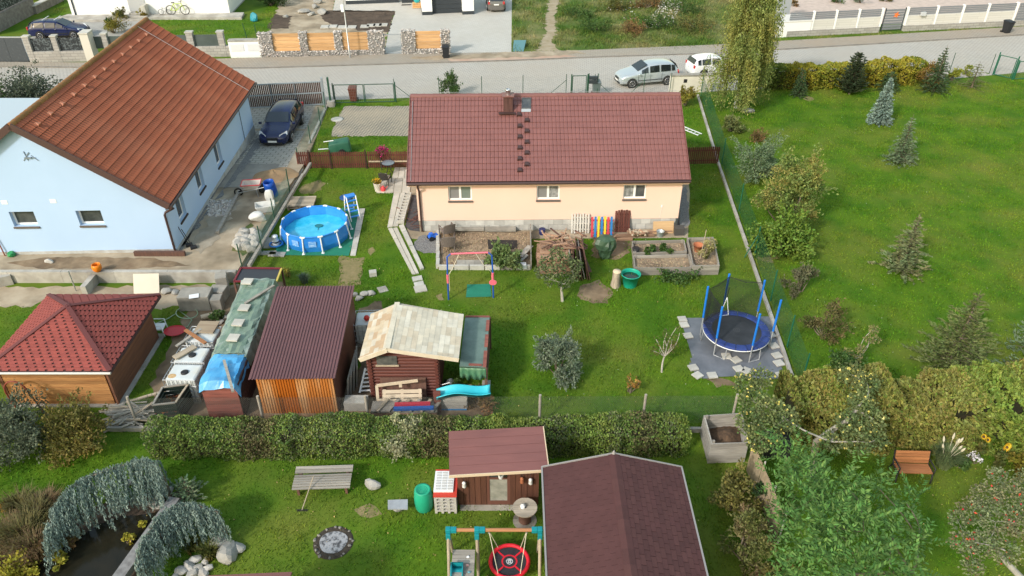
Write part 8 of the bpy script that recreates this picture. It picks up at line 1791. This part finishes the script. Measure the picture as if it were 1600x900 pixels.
con("low dark bushy spruce hidden behind the silver blue one",1386,141,1393,110,38,N_GREEN,lev=11,nb=9,L=.15,W=.06,seed=8,dens=1.5,p=.6,name="spruce_tree")
con("tall green spruce with a long leader at the hedge end",1458,143,1477,70,50,N_GREEN,lev=18,nb=10,L=.16,W=.06,seed=9,dens=1.6,p=1.0,name="spruce_tree")
con("feathery olive larch sapling by the green field gate",1518,137,1533,96,54,N_LARCH,lev=10,nb=6,L=.16,W=.05,seed=10,dens=.8,ragged_=.5,name="larch_tree",cat="larch")
# hedges
Lh=[leafmat("hedge_green",(.09,.145,.022),(.14,.19,.032)),leafmat("hedge_yellow",(.30,.30,.035),(.18,.225,.03),isl=.3),leafmat("hedge_gold",(.40,.35,.04),(.25,.235,.03),isl=.3),leafmat("hedge_rust",(.28,.14,.04),(.24,.19,.04))]
hedge("hedge","yellow and green autumn hedge along the road side lawn",[G(1186,138),G(1345,133),G(1436,127)],1.3,1.62,22000,.15,.10,Lh[:3],seed=21,rough_=.2,hvar=.25)
shrub("shrub","rust coloured shrub closing the yellow hedge","shrub",G(1448,134),1.0,1.6,1800,.14,.09,Lh[3],22,ncl=12)
shrub("shrub","yellow flowering clump by the road behind the larch sapling","shrub",G(1486,126),.6,.9,700,.13,.09,Lh[1],23,ncl=8);shrub("shrub","second yellow flowering clump nearer the field gate","shrub",G(1512,119),.45,.9,400,.13,.09,Lh[1],24,ncl=6)
PH=[leafmat("privet_green",(.106,.179,.043),(.174,.246,.062),isl=.45),leafmat("privet_grey",(.22,.235,.13),(.15,.175,.075),isl=.45),leafmat("privet_light",(.168,.263,.050),(.241,.302,.067),isl=.4),leafmat("privet_brown",(.198,.165,.083),(.154,.171,.061),isl=.45)]
hedge("hedge","long clipped privet hedge in front of the sheds",[(-12.55,19.05,0),(-6.2,19.15,0),(0,19.2,0),(6.15,19.3,0)],1.1,1.22,62000,.085,.055,[PH[3],PH[0],PH[2],PH[0],PH[1],PH[2]],seed=25,rough_=.10)
shrub("shrub","cream variegated shrub grown into the long clipped hedge","shrub",(-3.75,19.0,0),.72,1.36,3200,.085,.06,leafmat("leaf_cream",(.42,.40,.26),(.26,.29,.14),isl=.35),26,ncl=14)
TH=[leafmat("thuja_rust",(.227,.202,.052),(.176,.202,.047),isl=.4,trans=.15),leafmat("thuja_olive",(.163,.227,.039),(.215,.247,.047),isl=.4,trans=.15),leafmat("thuja_green",(.137,.215,.034),(.195,.247,.042),isl=.4,trans=.15),leafmat("thuja_gold",(.300,.250,.062),(.225,.231,.050),isl=.4,trans=.15)]
hedge("hedge","tall rust and olive thuja hedge behind the brown bench",[(9.6,20.0,0),(14,19.9,0),(19,20.2,0),(24,20.6,0)],2.1,2.15,78000,.17,.08,[TH[2],TH[1],TH[0],TH[0],TH[3],TH[2]],seed=27,rough_=.34,hvar=.35)
# crowns placed clump by clump
def clump_tree(name,label,cat,foot,cl_px,tr,nleaf,L,W,lm,bark=BARK,flat=.4,fork=.5,seed=1,extra=None,droop=0,limbr=.4,trunk_pts=None,spray=None,hollow=.4):
    foot=Vector(foot);t=thing(name,label,cat,foot);r=random.Random(seed);cl=[]
    for px,py,z,rr in cl_px: p=G(px,py,z) - foot;cl.append((p.x,p.y,p.z,rr))
    mid=sum((Vector(c[:3]) for c in cl),Vector())/len(cl);b=MB()
    tp=[Vector(q) - foot for q in trunk_pts] if trunk_pts else None
    if tp: b.tube(tp,[tr*(1 - .55*i/(len(tp)-1)) for i in range(len(tp))],9);F_=tp
    else: F_=limb_mesh(b,(0,0,-.05),(mid.x*fork,mid.y*fork,mid.z*fork),tr,tr*.6,.08,6,r)
    b.build("trunk",bark,t);b=MB()
    done=[(f,1.0) for f in F_[1:]]
    for c in sorted(cl,key=lambda c: min((Vector(c[:3]) - f).length for f in F_[1:])): v=Vector(c[:3]);q,k=min(done if nleaf > 1000 else done[:len(F_)-1],key=lambda f: (v - f[0]).length + (0 if f[0].z < v.z + .2 else 1));limb_mesh(b,q,v,tr*limbr*k,tr*limbr*k*.55,.12,6,r);done.append((v,k*.62))
    b.build("limbs",bark,t)
    if spray:
        V=[];g=np.random.default_rng(seed);per,sl=spray;cs=np.array([c[:3] for c in cl]);rs=np.array([c[3] for c in cl])
        for c,rr in zip(cs,rs):
            for k in range(int(per * rr**2 / .3)):
                d=unit(g.normal(size=3) + np.array([0,0,.5]));o0=c + unit(g.normal(size=3)) * rr * g.uniform(.2,.75);ln=sl*g.uniform(.6,1.3);n=int(ln/.045);s=np.linspace(.1,1,n);P=o0 + d*(s*ln)[:,None] + np.array([0,0,-1])[None]*(s**2*ln*.22)[:,None]
                sd=unit(np.cross(d,[0,0,1]));sg=np.where(np.arange(n) % 2 ==0,1,-1)[:,None];A=sd*sg + d*.6 + g.normal(0,.15,(n,3));V.append(leaf_quads(P + A*L*.45,A,L,W,1.2))
        V=np.concatenate(V + [clump_leaves(cl,nleaf,L,W,flat)])
    else: V=clump_leaves(cl,nleaf,L,W,flat,droop=droop,hollow=hollow)
    o=npmesh("crown",V,4,lm);o.parent=t;FR[o.name]=frame(t)
    if extra: extra(t,cl,r)
    return t
def fruits(m,n,size,name="fruit"):
    def f(t,cl,r):
        C=[]
        for _ in range(n): c=r.choice(cl);d=Vector((r.gauss(0,1),r.gauss(0,1),r.gauss(.3,1))).normalized()*c[3]*r.uniform(.75,1.05);C.append((c[0] + d.x,c[1] + d.y,c[2] + d.z*.85))
        o=stones_np(name,np.array(C),size,m,None,'stuff',sq=1);o.parent=t;FR[o.name]=frame(t)
    return f
APY=mat("yellow_apple",(.55,.46,.10),(.48,.42,.12),sc=9,rough=.4,island=.2);BERRY=mat("red_crab_apple",(.45,.03,.025),rough=.35,island=.3)
AF=G(1268,742);clump_tree("apple_tree","old apple tree with bare grey limbs and yellow apples","apple tree",AF,
  [(1165,600,2.6,.42),(1190,590,2.8,.42),(1178,628,2.6,.5),(1205,640,2.7,.5),(1172,660,2.4,.48),(1200,672,2.4,.5),(1228,655,2.7,.45),(1185,690,2.1,.4),(1330,585,3.0,.45),(1355,600,2.9,.42),(1345,630,3.0,.45),(1365,655,2.7,.42),(1325,660,2.7,.42),(1340,690,2.4,.45),(1370,685,2.4,.35),(1300,690,2.3,.35)],
  .13,7600,.105,.065,leafmat("leaf_apple",(.11,.165,.055),(.20,.225,.09),isl=.5),GREYBARK,seed=31,extra=fruits(APY,190,.085,"apple"),limbr=.45,
  trunk_pts=[AF + Vector((0,0,-.1)),G(1272,712,.9),G(1275,690,1.7),G(1300,672,2.2),G(1322,658,2.5),G(1338,640,2.8)])
BT=G(1330,950);clump_tree("walnut_tree","large leafy green tree with feathery sprays in front of the bench","tree",BT,
  [(1262,738,2.7,.5),(1275,715,2.3,.4),(1232,712,3.0,.55),(1248,760,3.1,.6),(1225,800,2.8,.5),(1285,770,3.3,.6),(1325,765,3.3,.55),(1375,765,3.0,.5),(1415,785,2.7,.45),(1300,820,3.6,.65),(1255,840,3.2,.6),(1350,830,3.4,.6),(1395,840,3.0,.5),(1435,850,2.4,.4),(1290,880,3.5,.6),(1340,890,3.5,.6),(1390,890,2.9,.5),(1235,885,2.8,.5),(1425,895,2.3,.4),(1260,930,3,.6),(1330,950,3.4,.6)],
  .16,3500,.15,.055,leafmat("leaf_walnut",(.077,.171,.040),(.127,.242,.055),isl=.4,trans=.3,sc=.8),seed=32,spray=(15,.95),fork=.4)
RT=G(1600,960);clump_tree("crab_apple_tree","crab apple tree with red fruit and pale crooked limbs","crab apple tree",RT,
  [(1560,745,2.7,.32),(1540,775,2.6,.42),(1580,780,2.7,.45),(1520,800,2.4,.38),(1555,815,2.5,.45),(1598,820,2.6,.45),(1505,845,2.1,.35),(1535,850,2.2,.4),(1570,860,2.3,.4),(1610,760,2.6,.5),(1520,885,1.9,.3),(1630,850,2.4,.5),(1495,812,2.2,.28)],
  .13,6000,.085,.05,leafmat("leaf_crab",(.14,.19,.08),(.22,.245,.13),isl=.45,c3=(.26,.21,.12)),mat("pale_bark",(.34,.325,.29),(.24,.225,.20),sc=5,rough=.9),seed=33,extra=fruits(BERRY,90,.065,"crab_apple"),limbr=.3,
  trunk_pts=[RT,G(1598,905,.9),G(1572,878,1.3),G(1556,858,1.7)])
ag=G(879,471);clump_tree("apple_tree","young apple tree in front of the timber pile","apple tree",ag,[(855,410,1.5,.38),(885,405,1.6,.36),(870,395,1.8,.34),(845,425,1.3,.34),(900,415,1.4,.34),(872,425,1.4,.4),(895,432,1.15,.32),(860,437,1.1,.3),(882,444,1.0,.3)],.075,1300,.13,.085,leafmat("leaf_young_apple",(.09,.13,.05),(.16,.19,.08),isl=.5),GREYBARK,seed=34)
shrub("shrub","round silvery green bush alone on the lawn","bush",G(871,588),.95,2.1,5200,.13,.05,L_GREY,35,ncl=34,out=1.1,clr=.36)
clump_tree("bare_sapling","nearly bare leaning sapling beside the trampoline sheet","sapling",G(1034,582),[(1050,530,1.2,.28),(1057,512,1.6,.14),(1030,545,.9,.28),(1042,520,1.4,.2),(1025,530,1.1,.15),(1020,548,.9,.22),(1062,520,1.4,.16),(1045,545,.8,.25),(1038,530,1.2,.2),(1055,538,1.0,.2)],.045,420,.09,.05,L_OLIVE,GREYBARK,seed=36,limbr=.5)
shrub("shrub","little orange leaved shrub at the chain link fence","shrub",G(984,613),.45,.9,210,.10,.07,leafmat("leaf_orange",(.42,.22,.05),(.32,.22,.06),isl=.4),37,ncl=11,clr=.35)
# bushes along the boundary fence of the big lawn
shrub("shrub","grey green bush high along the boundary fence","shrub",G(1180,278),1.25,2.7,5200,.14,.05,N_GREY,41,ncl=20)
shrub("shrub","large orange tipped dark bush by the boundary fence","shrub",G(1222,350),1.6,3.7,9500,.15,.08,leafmat("leaf_orange_tip",(.144,.219,.056),(.213,.275,.075),c3=(.33,.25,.07),sc3=.75),42,ncl=26)
shrub("shrub","bright green bush spreading below the orange tipped one","shrub",G(1218,393),1.45,1.7,6000,.14,.10,leafmat("leaf_bright",(.111,.202,.026),(.169,.247,.039)),43,ncl=20)
shrub("shrub","small grey straggly shrub near the boundary fence","shrub",G(1250,455),.75,1.2,1300,.13,.06,leafmat("leaf_grey_brown",(.11,.12,.06),(.17,.15,.085)),44,ncl=12)
shrub("shrub","brownish loose shrub between fence and sapling","shrub",G(1283,525),.75,1.7,1500,.12,.06,leafmat("leaf_brown_olive",(.10,.105,.035),(.17,.13,.05)),45,ncl=14)
clump_tree("sapling","thin straggly tan sapling behind the rust hedge","sapling",G(1338,575),[(1365,515,1.6,.22),(1358,530,1.3,.2),(1345,545,1.0,.22),(1370,530,1.3,.18),(1335,560,.6,.3),(1325,550,.7,.2)],.035,520,.10,.06,leafmat("leaf_tan",(.26,.24,.09),(.18,.19,.07)),GREYBARK,seed=46,limbr=.5)
shrub("shrub","dark low growth at the foot of the tan sapling","shrub",G(1320,585),.8,.9,1200,.12,.08,L_GREEN,47,ncl=10)
shrub("shrub","pale yellow green shrub below the weeping birch","shrub",G(1140,205),.8,1.0,1500,.14,.08,leafmat("leaf_pale",(.20,.22,.08),(.14,.17,.05)),48,ncl=12)
shrub("shrub","dry seedhead shrub between the birch and the grey bush","shrub",G(1182,222),.6,1.0,700,.14,.05,L_RUST,49,ncl=9)
rock("flat pale stone lying at the foot of the weeping birch",G(1168,175),(1.2,.8,.3),170,PALESTONE,cat="stone",name="stone")
# weeping birch and weeping cedars: hanging strands
def strands(t,starts,lens,outs,m,L,W,step=.07,name="crown",seed=1,sway=.06,fall=1.0,width=.05,jit=.45):
    g=np.random.default_rng(seed);C=[];A=[]
    for p,ln,o in zip(starts,lens,outs):
        n=max(3,int(ln/step));s=np.linspace(0,1,n);P=np.array(p) + np.array(o)[None]*(1 - (1 - s)**2)[:,None] + np.array([0,0,-1])*(s**1.25*ln*fall)[:,None] + np.cumsum(g.normal(0,sway*step,(n,3)),0)
        P=P + g.normal(0,width,(n,3));C.append(P);A.append(np.tile([[0,0,-1.0]],(n,1)) + g.normal(0,jit,(n,3)))
    C=np.concatenate(C);A=np.concatenate(A);C[:,2]=np.maximum(C[:,2],.03);o=npmesh(name,leaf_quads(C,A,L,W,.2),4,m);o.parent=t;FR[o.name]=frame(t)
wb=G(1150,168);t=thing("weeping_birch","tall weeping birch with hanging strands beside the road","birch tree",wb);r=random.Random(5);MB().tube([(0,0,-.1),(.1,0,2.5),(.05,.1,5),(.25,.1,8.6)],[.20,.15,.11,.04],10).build("trunk",mat("birch_white",(.55,.54,.50),(.20,.19,.18),sc=3,rough=.8,stretch=(1,1,4)),t)
st,ln_,ou=[],[],[];b=MB()
for k in range(64):
    a=r.uniform(0,6.28);z0=r.uniform(2.4,9.0);rr=r.choice([.7,1.1,1.5,2.1])*(1.15 - (z0 - 3)/9.5);e=Vector((cos(a)*rr + .15,sin(a)*rr,z0 + .5));p0=Vector((.1,0,z0 - .4));b.tube([p0,p0.lerp(e,.6) + Vector((0,0,.25)),e],[.04,.025,.012],5)
    for q in range(19): f=r.uniform(.3,1.05);st.append(tuple(p0.lerp(e,f) + Vector((r.uniform(-.2,.2),r.uniform(-.2,.2),.1))));ln_.append(max(.3,min(r.choice([1.2,2.0,3.2,4.6])*r.uniform(.8,1.1),st[-1][2] - r.uniform(.05,.5))));ou.append((cos(a)*r.uniform(.1,.75),sin(a)*r.uniform(.1,.75),0))
b.build("limbs",GREYBARK,t,kind="stuff");strands(t,st,ln_,ou,leafmat("leaf_birch",(.17,.225,.06),(.25,.29,.085),isl=.45,c3=(.32,.29,.07),sc3=.6),.13,.08,.05,seed=3,width=.07)
NB2=leafmat("cedar_blue",(.185,.255,.23),(.27,.34,.305),isl=.3,trans=.1,sc=1.2)
def cedar(label,spine,zs,seed,side,reach,m=NB2,foot=None,nst=230):
    P_=[G(x,y,z) for (x,y),z in zip(spine,zs)];f=foot or Vector((P_[-1].x,P_[-1].y,0));t=thing("weeping_cedar",label,"cedar tree",(f.x,f.y,0));r=random.Random(seed)
    L_=[p - Vector((f.x,f.y,0)) for p in P_];MB().tube([(0,0,-.05),(0,0,L_[-1].z*.6)] + L_[::-1],[.10,.09] + [.035 - .02*i/len(L_) for i in range(len(L_))],8).build("trunk",BARK,t);st,ln_,ou=[],[],[]
    for k in range(nst):
        u=r.random()*(len(L_)-1);i=min(int(u),len(L_)-2);p=L_[i].lerp(L_[i+1],u - i);sd=Vector(side).normalized()*reach*r.uniform(.15,1) if r.random() < .72 else Vector((-side[0],-side[1],0)).normalized()*reach*r.uniform(.1,.5)
        st.append(tuple(p + Vector((r.uniform(-.05,.05),r.uniform(-.05,.05),r.uniform(0,.06)))));ln_.append(max(.2,(p.z - .05)*r.uniform(.55,1.0)));ou.append((sd.x + r.uniform(-.15,.15),sd.y + r.uniform(-.15,.15),0))
    strands(t,st,ln_,ou,m,.13,.034,.013,seed=seed,sway=.35,width=.024,jit=.28);return t
cedar("blue weeping cedar arching along the far edge of the pond",[(72,838),(82,800),(103,768),(138,745),(185,729),(225,719),(246,726)],[.9,1.2,1.45,1.55,1.6,1.65,1.6],51,(.35,-.9,0),.95,nst=230)
cedar("blue weeping cedar spilling over the timber beam by the rocks",[(212,890),(222,850),(245,812),(272,792),(305,788),(340,800)],[1.0,1.2,1.3,1.35,1.3,1.2],52,(.55,-.75,0),.75,nst=190)
con("low spreading juniper between the two blue cedars",298,782,302,745,60,N_GREY,lev=8,nb=8,L=.12,W=.05,seed=53,dens=1.2,up=.5,droop=0,name="juniper_bush",cat="juniper")
# corner bushes and pond plants
shrub("shrub","big grey green bush in front of the hipped cabin","bush",G(42,700),1.45,2.2,9000,.11,.055,leafmat("leaf_dusk",(.075,.10,.06),(.135,.16,.105),isl=.5),61,ncl=26)
shrub("shrub","yellowing olive bush beside the big grey green one","bush",G(122,708),1.15,1.6,5500,.10,.06,leafmat("leaf_ochre",(.17,.15,.035),(.10,.10,.025),isl=.45,c3=(.26,.18,.04)),62,ncl=20)
def tuft(name,label,loc,r_,h,n,m,W=.025,spread=.6,droop=.5,heads=None,cat="grass clump"):
    t=thing(name,label,cat,loc);g=np.random.default_rng(int(abs(loc[0]*100)) + n);a=g.uniform(0,6.28,n);hh=h*g.uniform(.6,1.15,n);sp=spread*h*g.uniform(.1,1,n);b0=np.stack([np.cos(a)*r_*g.uniform(0,1,n),np.sin(a)*r_*g.uniform(0,1,n),0*a],1)
    d=np.stack([np.cos(a),np.sin(a),0*a],1);sd=np.stack([-np.sin(a),np.cos(a),0*a],1)*W/2;mid=b0 + d*(sp*.45)[:,None] + np.array([0,0,1])*(hh*.75)[:,None];tip=b0 + d*sp[:,None] + np.array([0,0,1])*(hh*(1 - droop*.5*g.uniform(0,1,n)))[:,None]
    V=np.concatenate([np.stack([b0 - sd,b0 + sd,mid + sd*.7,mid - sd*.7],1),np.stack([mid - sd*.7,mid + sd*.7,tip + sd*.1,tip - sd*.1],1)]);o=npmesh("blades",V,4,m);o.parent=t;FR[o.name]=frame(t)
    if heads:
        hm,cnt,hl,hw=heads
        for k in range(cnt):
            aa=g.uniform(0,6.28);s_=h*g.uniform(.15,.5);p=Vector((cos(aa)*s_,sin(aa)*s_,h*g.uniform(1.0,1.35)));b=MB();b.tube([(0,0,0),p*.6 + Vector((0,0,.1)),p],.008,4);q=p + Vector((p.x*.25,p.y*.25,hl));b.tube([p,p.lerp(q,.3),p.lerp(q,.7),q],[.01,hw,hw*.8,.008],8);b.build("plume",hm,t)
    return t
BRG=leafmat("dry_reed",(.25,.17,.09),(.17,.115,.06),isl=.4)
for i,(x,y,rr,h) in enumerate([(45,850,.6,.9),(60,870,.4,.8),(20,845,.6,.7),(38,800,.5,.7),(78,800,.4,.7),(22,885,.6,.6),(62,815,.4,.8)]): tuft("dry_grass_clump",["tall brown","pond side brown","wide brown","upper brown","cedar side brown","lowest brown","middle brown"][i] + " clump of dry grass by the pond",G(x,y),rr,h,700,BRG if i % 3 else leafmat("dry_reed_green",(.18,.15,.06),(.12,.12,.04),isl=.4),cat="grass clump")
YL=leafmat("leaf_lemon",(.42,.36,.04),(.30,.29,.04),isl=.3)
for i,(x,y,rr,h) in enumerate([(12,905,.7,.5),(90,880,.35,.45),(98,860,.25,.4),(55,908,.35,.4),(203,848,.18,.35),(224,822,.12,.3),(120,845,.3,.3)]): shrub("pond_plant",["wide lemon leaved","yellow leaved","upper yellow leaved","lowest yellow leaved","golden beam side","small golden","tan leaved"][i] + " plant at the pond margin","plant",G(x,y),rr,h,int(260 + 900*rr),.10,.08,YL if i < 6 else L_RUST,70 + i,ncl=8)
shrub("flower","orange flower clump at the meadow edge by the dry grass","flower",G(2,800),.25,.4,130,.10,.09,mat("orange_petal",(.62,.32,.02),island=.3,trans=.3),79,ncl=6)
tuft("sedge_clump","green sedge clump among the rockery stones",G(330,868),.25,.45,300,L_OLIVE);tuft("sedge_clump","second sedge clump behind the rockery",G(303,858),.25,.4,260,L_OLIVE)
tuft("pampas_grass","pampas grass with cream plumes beside the brown bench",G(1473,728),.25,.85,900,leafmat("blade_grey_green",(.12,.17,.07),(.18,.22,.10),isl=.35),W=.02,heads=(mat("cream_plume",(.60,.55,.42),(.50,.45,.34),sc=9,rough=1),8,.24,.042),cat="pampas grass")
def sunflower(label,foot,h,seed,n=3):
    t=thing("sunflower",label,"sunflower",foot);r=random.Random(seed)
    for k in range(n):
        p=Vector((r.uniform(-.12,.12),r.uniform(-.2,.1),h*r.uniform(.8,1.05)));MB().tube([(0,0,0),p*.5,p],.016,5).build("stem",L_GREEN,t);nrm=Vector((r.uniform(-.3,.3),-.8,.6)).normalized();u=nrm.cross(Vector((0,0,1))).normalized();v=nrm.cross(u);b=MB();vs=[]
        for q in range(14): a=q*6.2832/14;d=u*cos(a) + v*sin(a);s_=u*cos(a + 1.57) + v*sin(a + 1.57);b.add([p + d*.05 - s_*.02,p + d*.05 + s_*.02,p + d*.12 + nrm*.02],[(0,1,2)])
        b.build("petals",YPET,t,recalc=False);MB().add([p + nrm*.012 + (u*cos(a) + v*sin(a))*.045 for a in np.linspace(0,5.8,12)],[tuple(range(12))]).build("flower_centre",mat("seed_brown",(.09,.05,.02),rough=1),t)
    cl=[(r.uniform(-.15,.15),r.uniform(-.15,.15),h*r.uniform(.3,.8),.15) for _ in range(7)];o=npmesh("leaves",clump_leaves(cl,90,.16,.11),4,L_OLIVE);o.parent=t;FR[o.name]=frame(t)
sunflower("sunflower clump near the pampas grass",G(1527,716),1.0,1,2);sunflower("pair of sunflowers with dark centres by the hedge end",G(1553,735),1.2,2,3)
shrub("flower","small white flowers at the thuja hedge foot","flower",G(1520,722),.3,.4,200,.06,.05,mat("white_petal",(.66,.64,.66),island=.2),82,ncl=6)
shrub("shrub","low fresh green plants between pampas grass and sunflowers","plant",G(1498,728),.35,.3,420,.11,.08,L_GREEN,83,ncl=7);shrub("shrub","yellow green shrub at the bed edge past the sunflowers","shrub",G(1590,725),.6,.8,1100,.12,.08,L_YELLOW,84,ncl=10)
shrub("shrub","olive and yellow leaved shrub below the compost box","shrub",G(1140,795),.75,1.5,2600,.10,.065,leafmat("leaf_gold_olive",(.22,.19,.05),(.13,.135,.04),isl=.45),85,ncl=18)
shrub("shrub","pink tinged green shrub along the reed fence","shrub",G(1165,880),.75,1.6,3400,.10,.05,leafmat("leaf_pink_tip",(.16,.17,.05),(.12,.14,.04),c3=(.32,.19,.12),isl=.45),86,ncl=18,ry=1.4)
shrub("shrub","dense olive shrub at the bottom of the reed fence","shrub",G(1205,930),.7,1.3,2600,.10,.06,L_OLIVE,87,ncl=14)
shrub("ivy","dark ivy on the compost box side of the reed fence","ivy",G(1185,790),.35,1.0,1000,.10,.07,L_DARK,88,ncl=8,ry=2.0)
shrub("shrub","small leafy plant on the dry patch by the mauve shed","plant",G(450,432),.3,.45,240,.10,.06,L_YELLOW,89,ncl=6);tuft("flax_plant","grey green spiky plant in the grass by the mauve shed",G(476,442),.15,.5,160,leafmat("blade_blue",(.10,.15,.10),(.15,.19,.13),isl=.3),W=.03)
framegate("teal framed field gate at the end of the yellow hedge",G(1551,117),G(1580,124),1.55,bpy.data.materials["teal_post"],1,post_h=1.75);framegate("teal framed second gate leaf beside the field gate",G(1582,125),G(1640,122),1.4,bpy.data.materials["teal_post"],1)
mesh_fence("mesh_fence","thin mesh fence behind the spruces by the road",[G(1483,114),G(1545,116)],1.5,.1,GALV,GREENM,r=.002,diag=False,nz=.2)
for i,(x,y,rr,h,m_) in enumerate([(930,46,1.6,.7,L_GREEN),(985,50,1.4,.55,L_RUST),(1030,42,1.5,.8,L_GREEN),(1085,45,1.7,.8,L_OLIVE),(1065,18,1.8,.9,L_GREEN),(960,15,1.6,.8,L_OLIVE),(1010,12,1.5,.7,L_RUST),(905,25,1.3,.6,L_GREEN)]):
    shrub("weed_clump",["bright green clump near the dirt path","reddish seedhead clump","green clump beside the white wildflowers","olive clump by the birch","tall green clump at the upper edge","olive clump above the reddish one","brown clump beside the upper wildflowers","low green clump next to the path"][i] + " of weeds in the meadow","weeds",G(x,y),rr,h,1500,.16,.08,m_,220 + i,ncl=14,group="weed clumps in the meadow")
# ================================================================ GRASS
def grow(name,polys,dens,hgt,wid,m,seed,noise=.5,thin=None):
    out=[]
    for poly in polys:
        P=np.array([(p[0],p[1]) for p in poly]);lo,hi=P.min(0),P.max(0);area=np.prod(hi - lo);n=int(area * dens)
        q=rng.uniform(lo,hi,(n,2));q=q[inpoly(q,poly)]
        q=q[rng.uniform(0,1,len(q)) < (1 - noise * .5 + noise * .5 * wob(q,1.1,seed))]
        # nothing outside what the lens could see from about here
        q=q[(np.abs(q[:,0]) < q[:,1] * .86 + 5)]
        for ng in NOGRASS:
            a=np.array(ng);l2,h2=a.min(0),a.max(0)
            bb=(q[:,0] > l2[0]) & (q[:,0] < h2[0]) & (q[:,1] > l2[1]) & (q[:,1] < h2[1])
            if bb.any():
                idx=np.where(bb)[0];ins=inpoly(q[idx],ng);keep=np.ones(len(q),bool);keep[idx[ins]]=False;q=q[keep]
        out.append(q)
    q=np.concatenate(out);n=len(q)
    h=hgt * (1 + .55 * wob(q,1.7,seed + 5)) * rng.uniform(.5,1.5,n);h=np.maximum(h,.015)
    ang=rng.uniform(0,2*np.pi,n);lean=rng.uniform(.2,1.1,n) * h;la=rng.uniform(0,2*np.pi,n)
    wv=wid * rng.uniform(.6,1.5,n)
    B=np.stack([q[:,0],q[:,1],np.zeros(n)],1)
    sx=np.stack([np.cos(ang),np.sin(ang),np.zeros(n)],1) * wv[:,None] / 2
    tip=B + np.stack([np.cos(la) * lean,np.sin(la) * lean,h],1)
    o=npmesh(name,np.stack([B - sx,B + sx,tip],1),3,m);o['kind']='stuff'
    return o
def stuffgrass(o,label): return tag(o,label,'grass',kind='stuff')
yellow_lawn=GL([(372,423),(470,262),(640,262),(1122,256),(1232,590),(1150,640),(240,640),(255,470),(370,440)])
stuffgrass(grow("grass",[yellow_lawn],330,.055,.032,GR_BLADE,3),"mown green lawn around the pool and trampoline")
stuffgrass(grow("grass",[GL([(-200,640),(-200,470),(60,470),(260,480),(300,470),(370,440),(420,440),(390,640)])],260,.05,.03,GR_BLADE,8),"short shaded grass around the hipped red roof cabin")
stuffgrass(grow("grass",[GL([(-300,642),(1900,642),(2000,960),(-400,960)])],340,.06,.030,GR_BLADE,5),"lawn between the long hedge and the fire pit")
stuffgrass(grow("grass",[GL([(1098,160),(1190,142),(1500,130),(1800,110),(2100,640),(1236,590)])],200,.06,.042,GR_BLADE,9),"wide green lawn dotted with young spruces")
stuffgrass(grow("grass",[GL([(500,167),(538,163),(640,163),(640,240),(462,240)]),GL([(1060,148),(1088,150),(1122,240),(1070,240)])],170,.08,.045,GR_BLADE,12),"grass around the grid paved parking patch")
stuffgrass(grow("grass",[GL([(800,83),(801,-15),(1190,-15),(1180,68),(1110,71),(895,80)])],85,.22,.07,MD_BLADE,13,noise=.9),"rough meadow grass on the vacant plot")
stuffgrass(grow("grass",[GL([(232,30),(400,30),(440,-10),(450,22),(425,45),(410,66),(260,60)]),GL([(42,55),(100,2),(104,22),(84,34),(70,50)]),GL([(435,12),(500,4),(505,15),(460,26)])],70,.07,.06,GR_BLADE,14),"lawn beside the long white house")
stuffgrass(grow("grass",[GL([(1190,68),(1600,42),(1600,38),(1190,60)]),GL([(700,84),(722,78),(730,86)]),GL([(1000,71),(1160,68),(1160,73),(1000,80)])],60,.10,.06,MD_BLADE,15),"weeds along the pavement edge")
def scatter_flecks(name,label,polys,n,m,size,seed,zz=.05):
    C=[]
    for poly,k in zip(polys,n):
        P=np.array([(p[0],p[1]) for p in poly]);q=rng.uniform(P.min(0),P.max(0),(k*3,2));q=q[inpoly(q,poly)][:k];C.append(q)
    q=np.concatenate(C);C=np.concatenate([q,rng.uniform(.02,zz,(len(q),1))],1)
    A=rng.normal(size=(len(C),3)) * [1,1,.25]
    o=npmesh(name,leaf_quads(C,A,size,size*.7,flat=1.5),4,m);return tag(o,label,'leaves',kind='stuff')
scatter_flecks("fallen_leaves","small fallen leaves scattered on the lawns",[yellow_lawn,GL([(250,720),(1100,720),(1100,930),(200,930)]),GL([(1236,680),(1800,690),(1700,930),(1300,930)])],[260,200,150],mat("fallen_leaf",(.45,.36,.14),(.30,.17,.06),sc=3,world=True,island=.4),.055,3)
scatter_flecks("clover_flowers","tiny pale clover heads in the lawn",[yellow_lawn,GL([(1100,170),(1500,140),(1700,560),(1260,560)])],[160,160],mat("clover_white",(.6,.62,.5),rough=.8),.038,4,.09)
scatter_flecks("wild_flowers","pale wildflower heads in the meadow",[GL([(1000,48),(1035,4),(1065,4),(1052,42)]),GL([(940,20),(970,5),(1000,5),(1000,40)])],[420,60],mat("wild_white",(.62,.58,.52),(.5,.45,.42),sc=2,world=True),.16,5,.5)
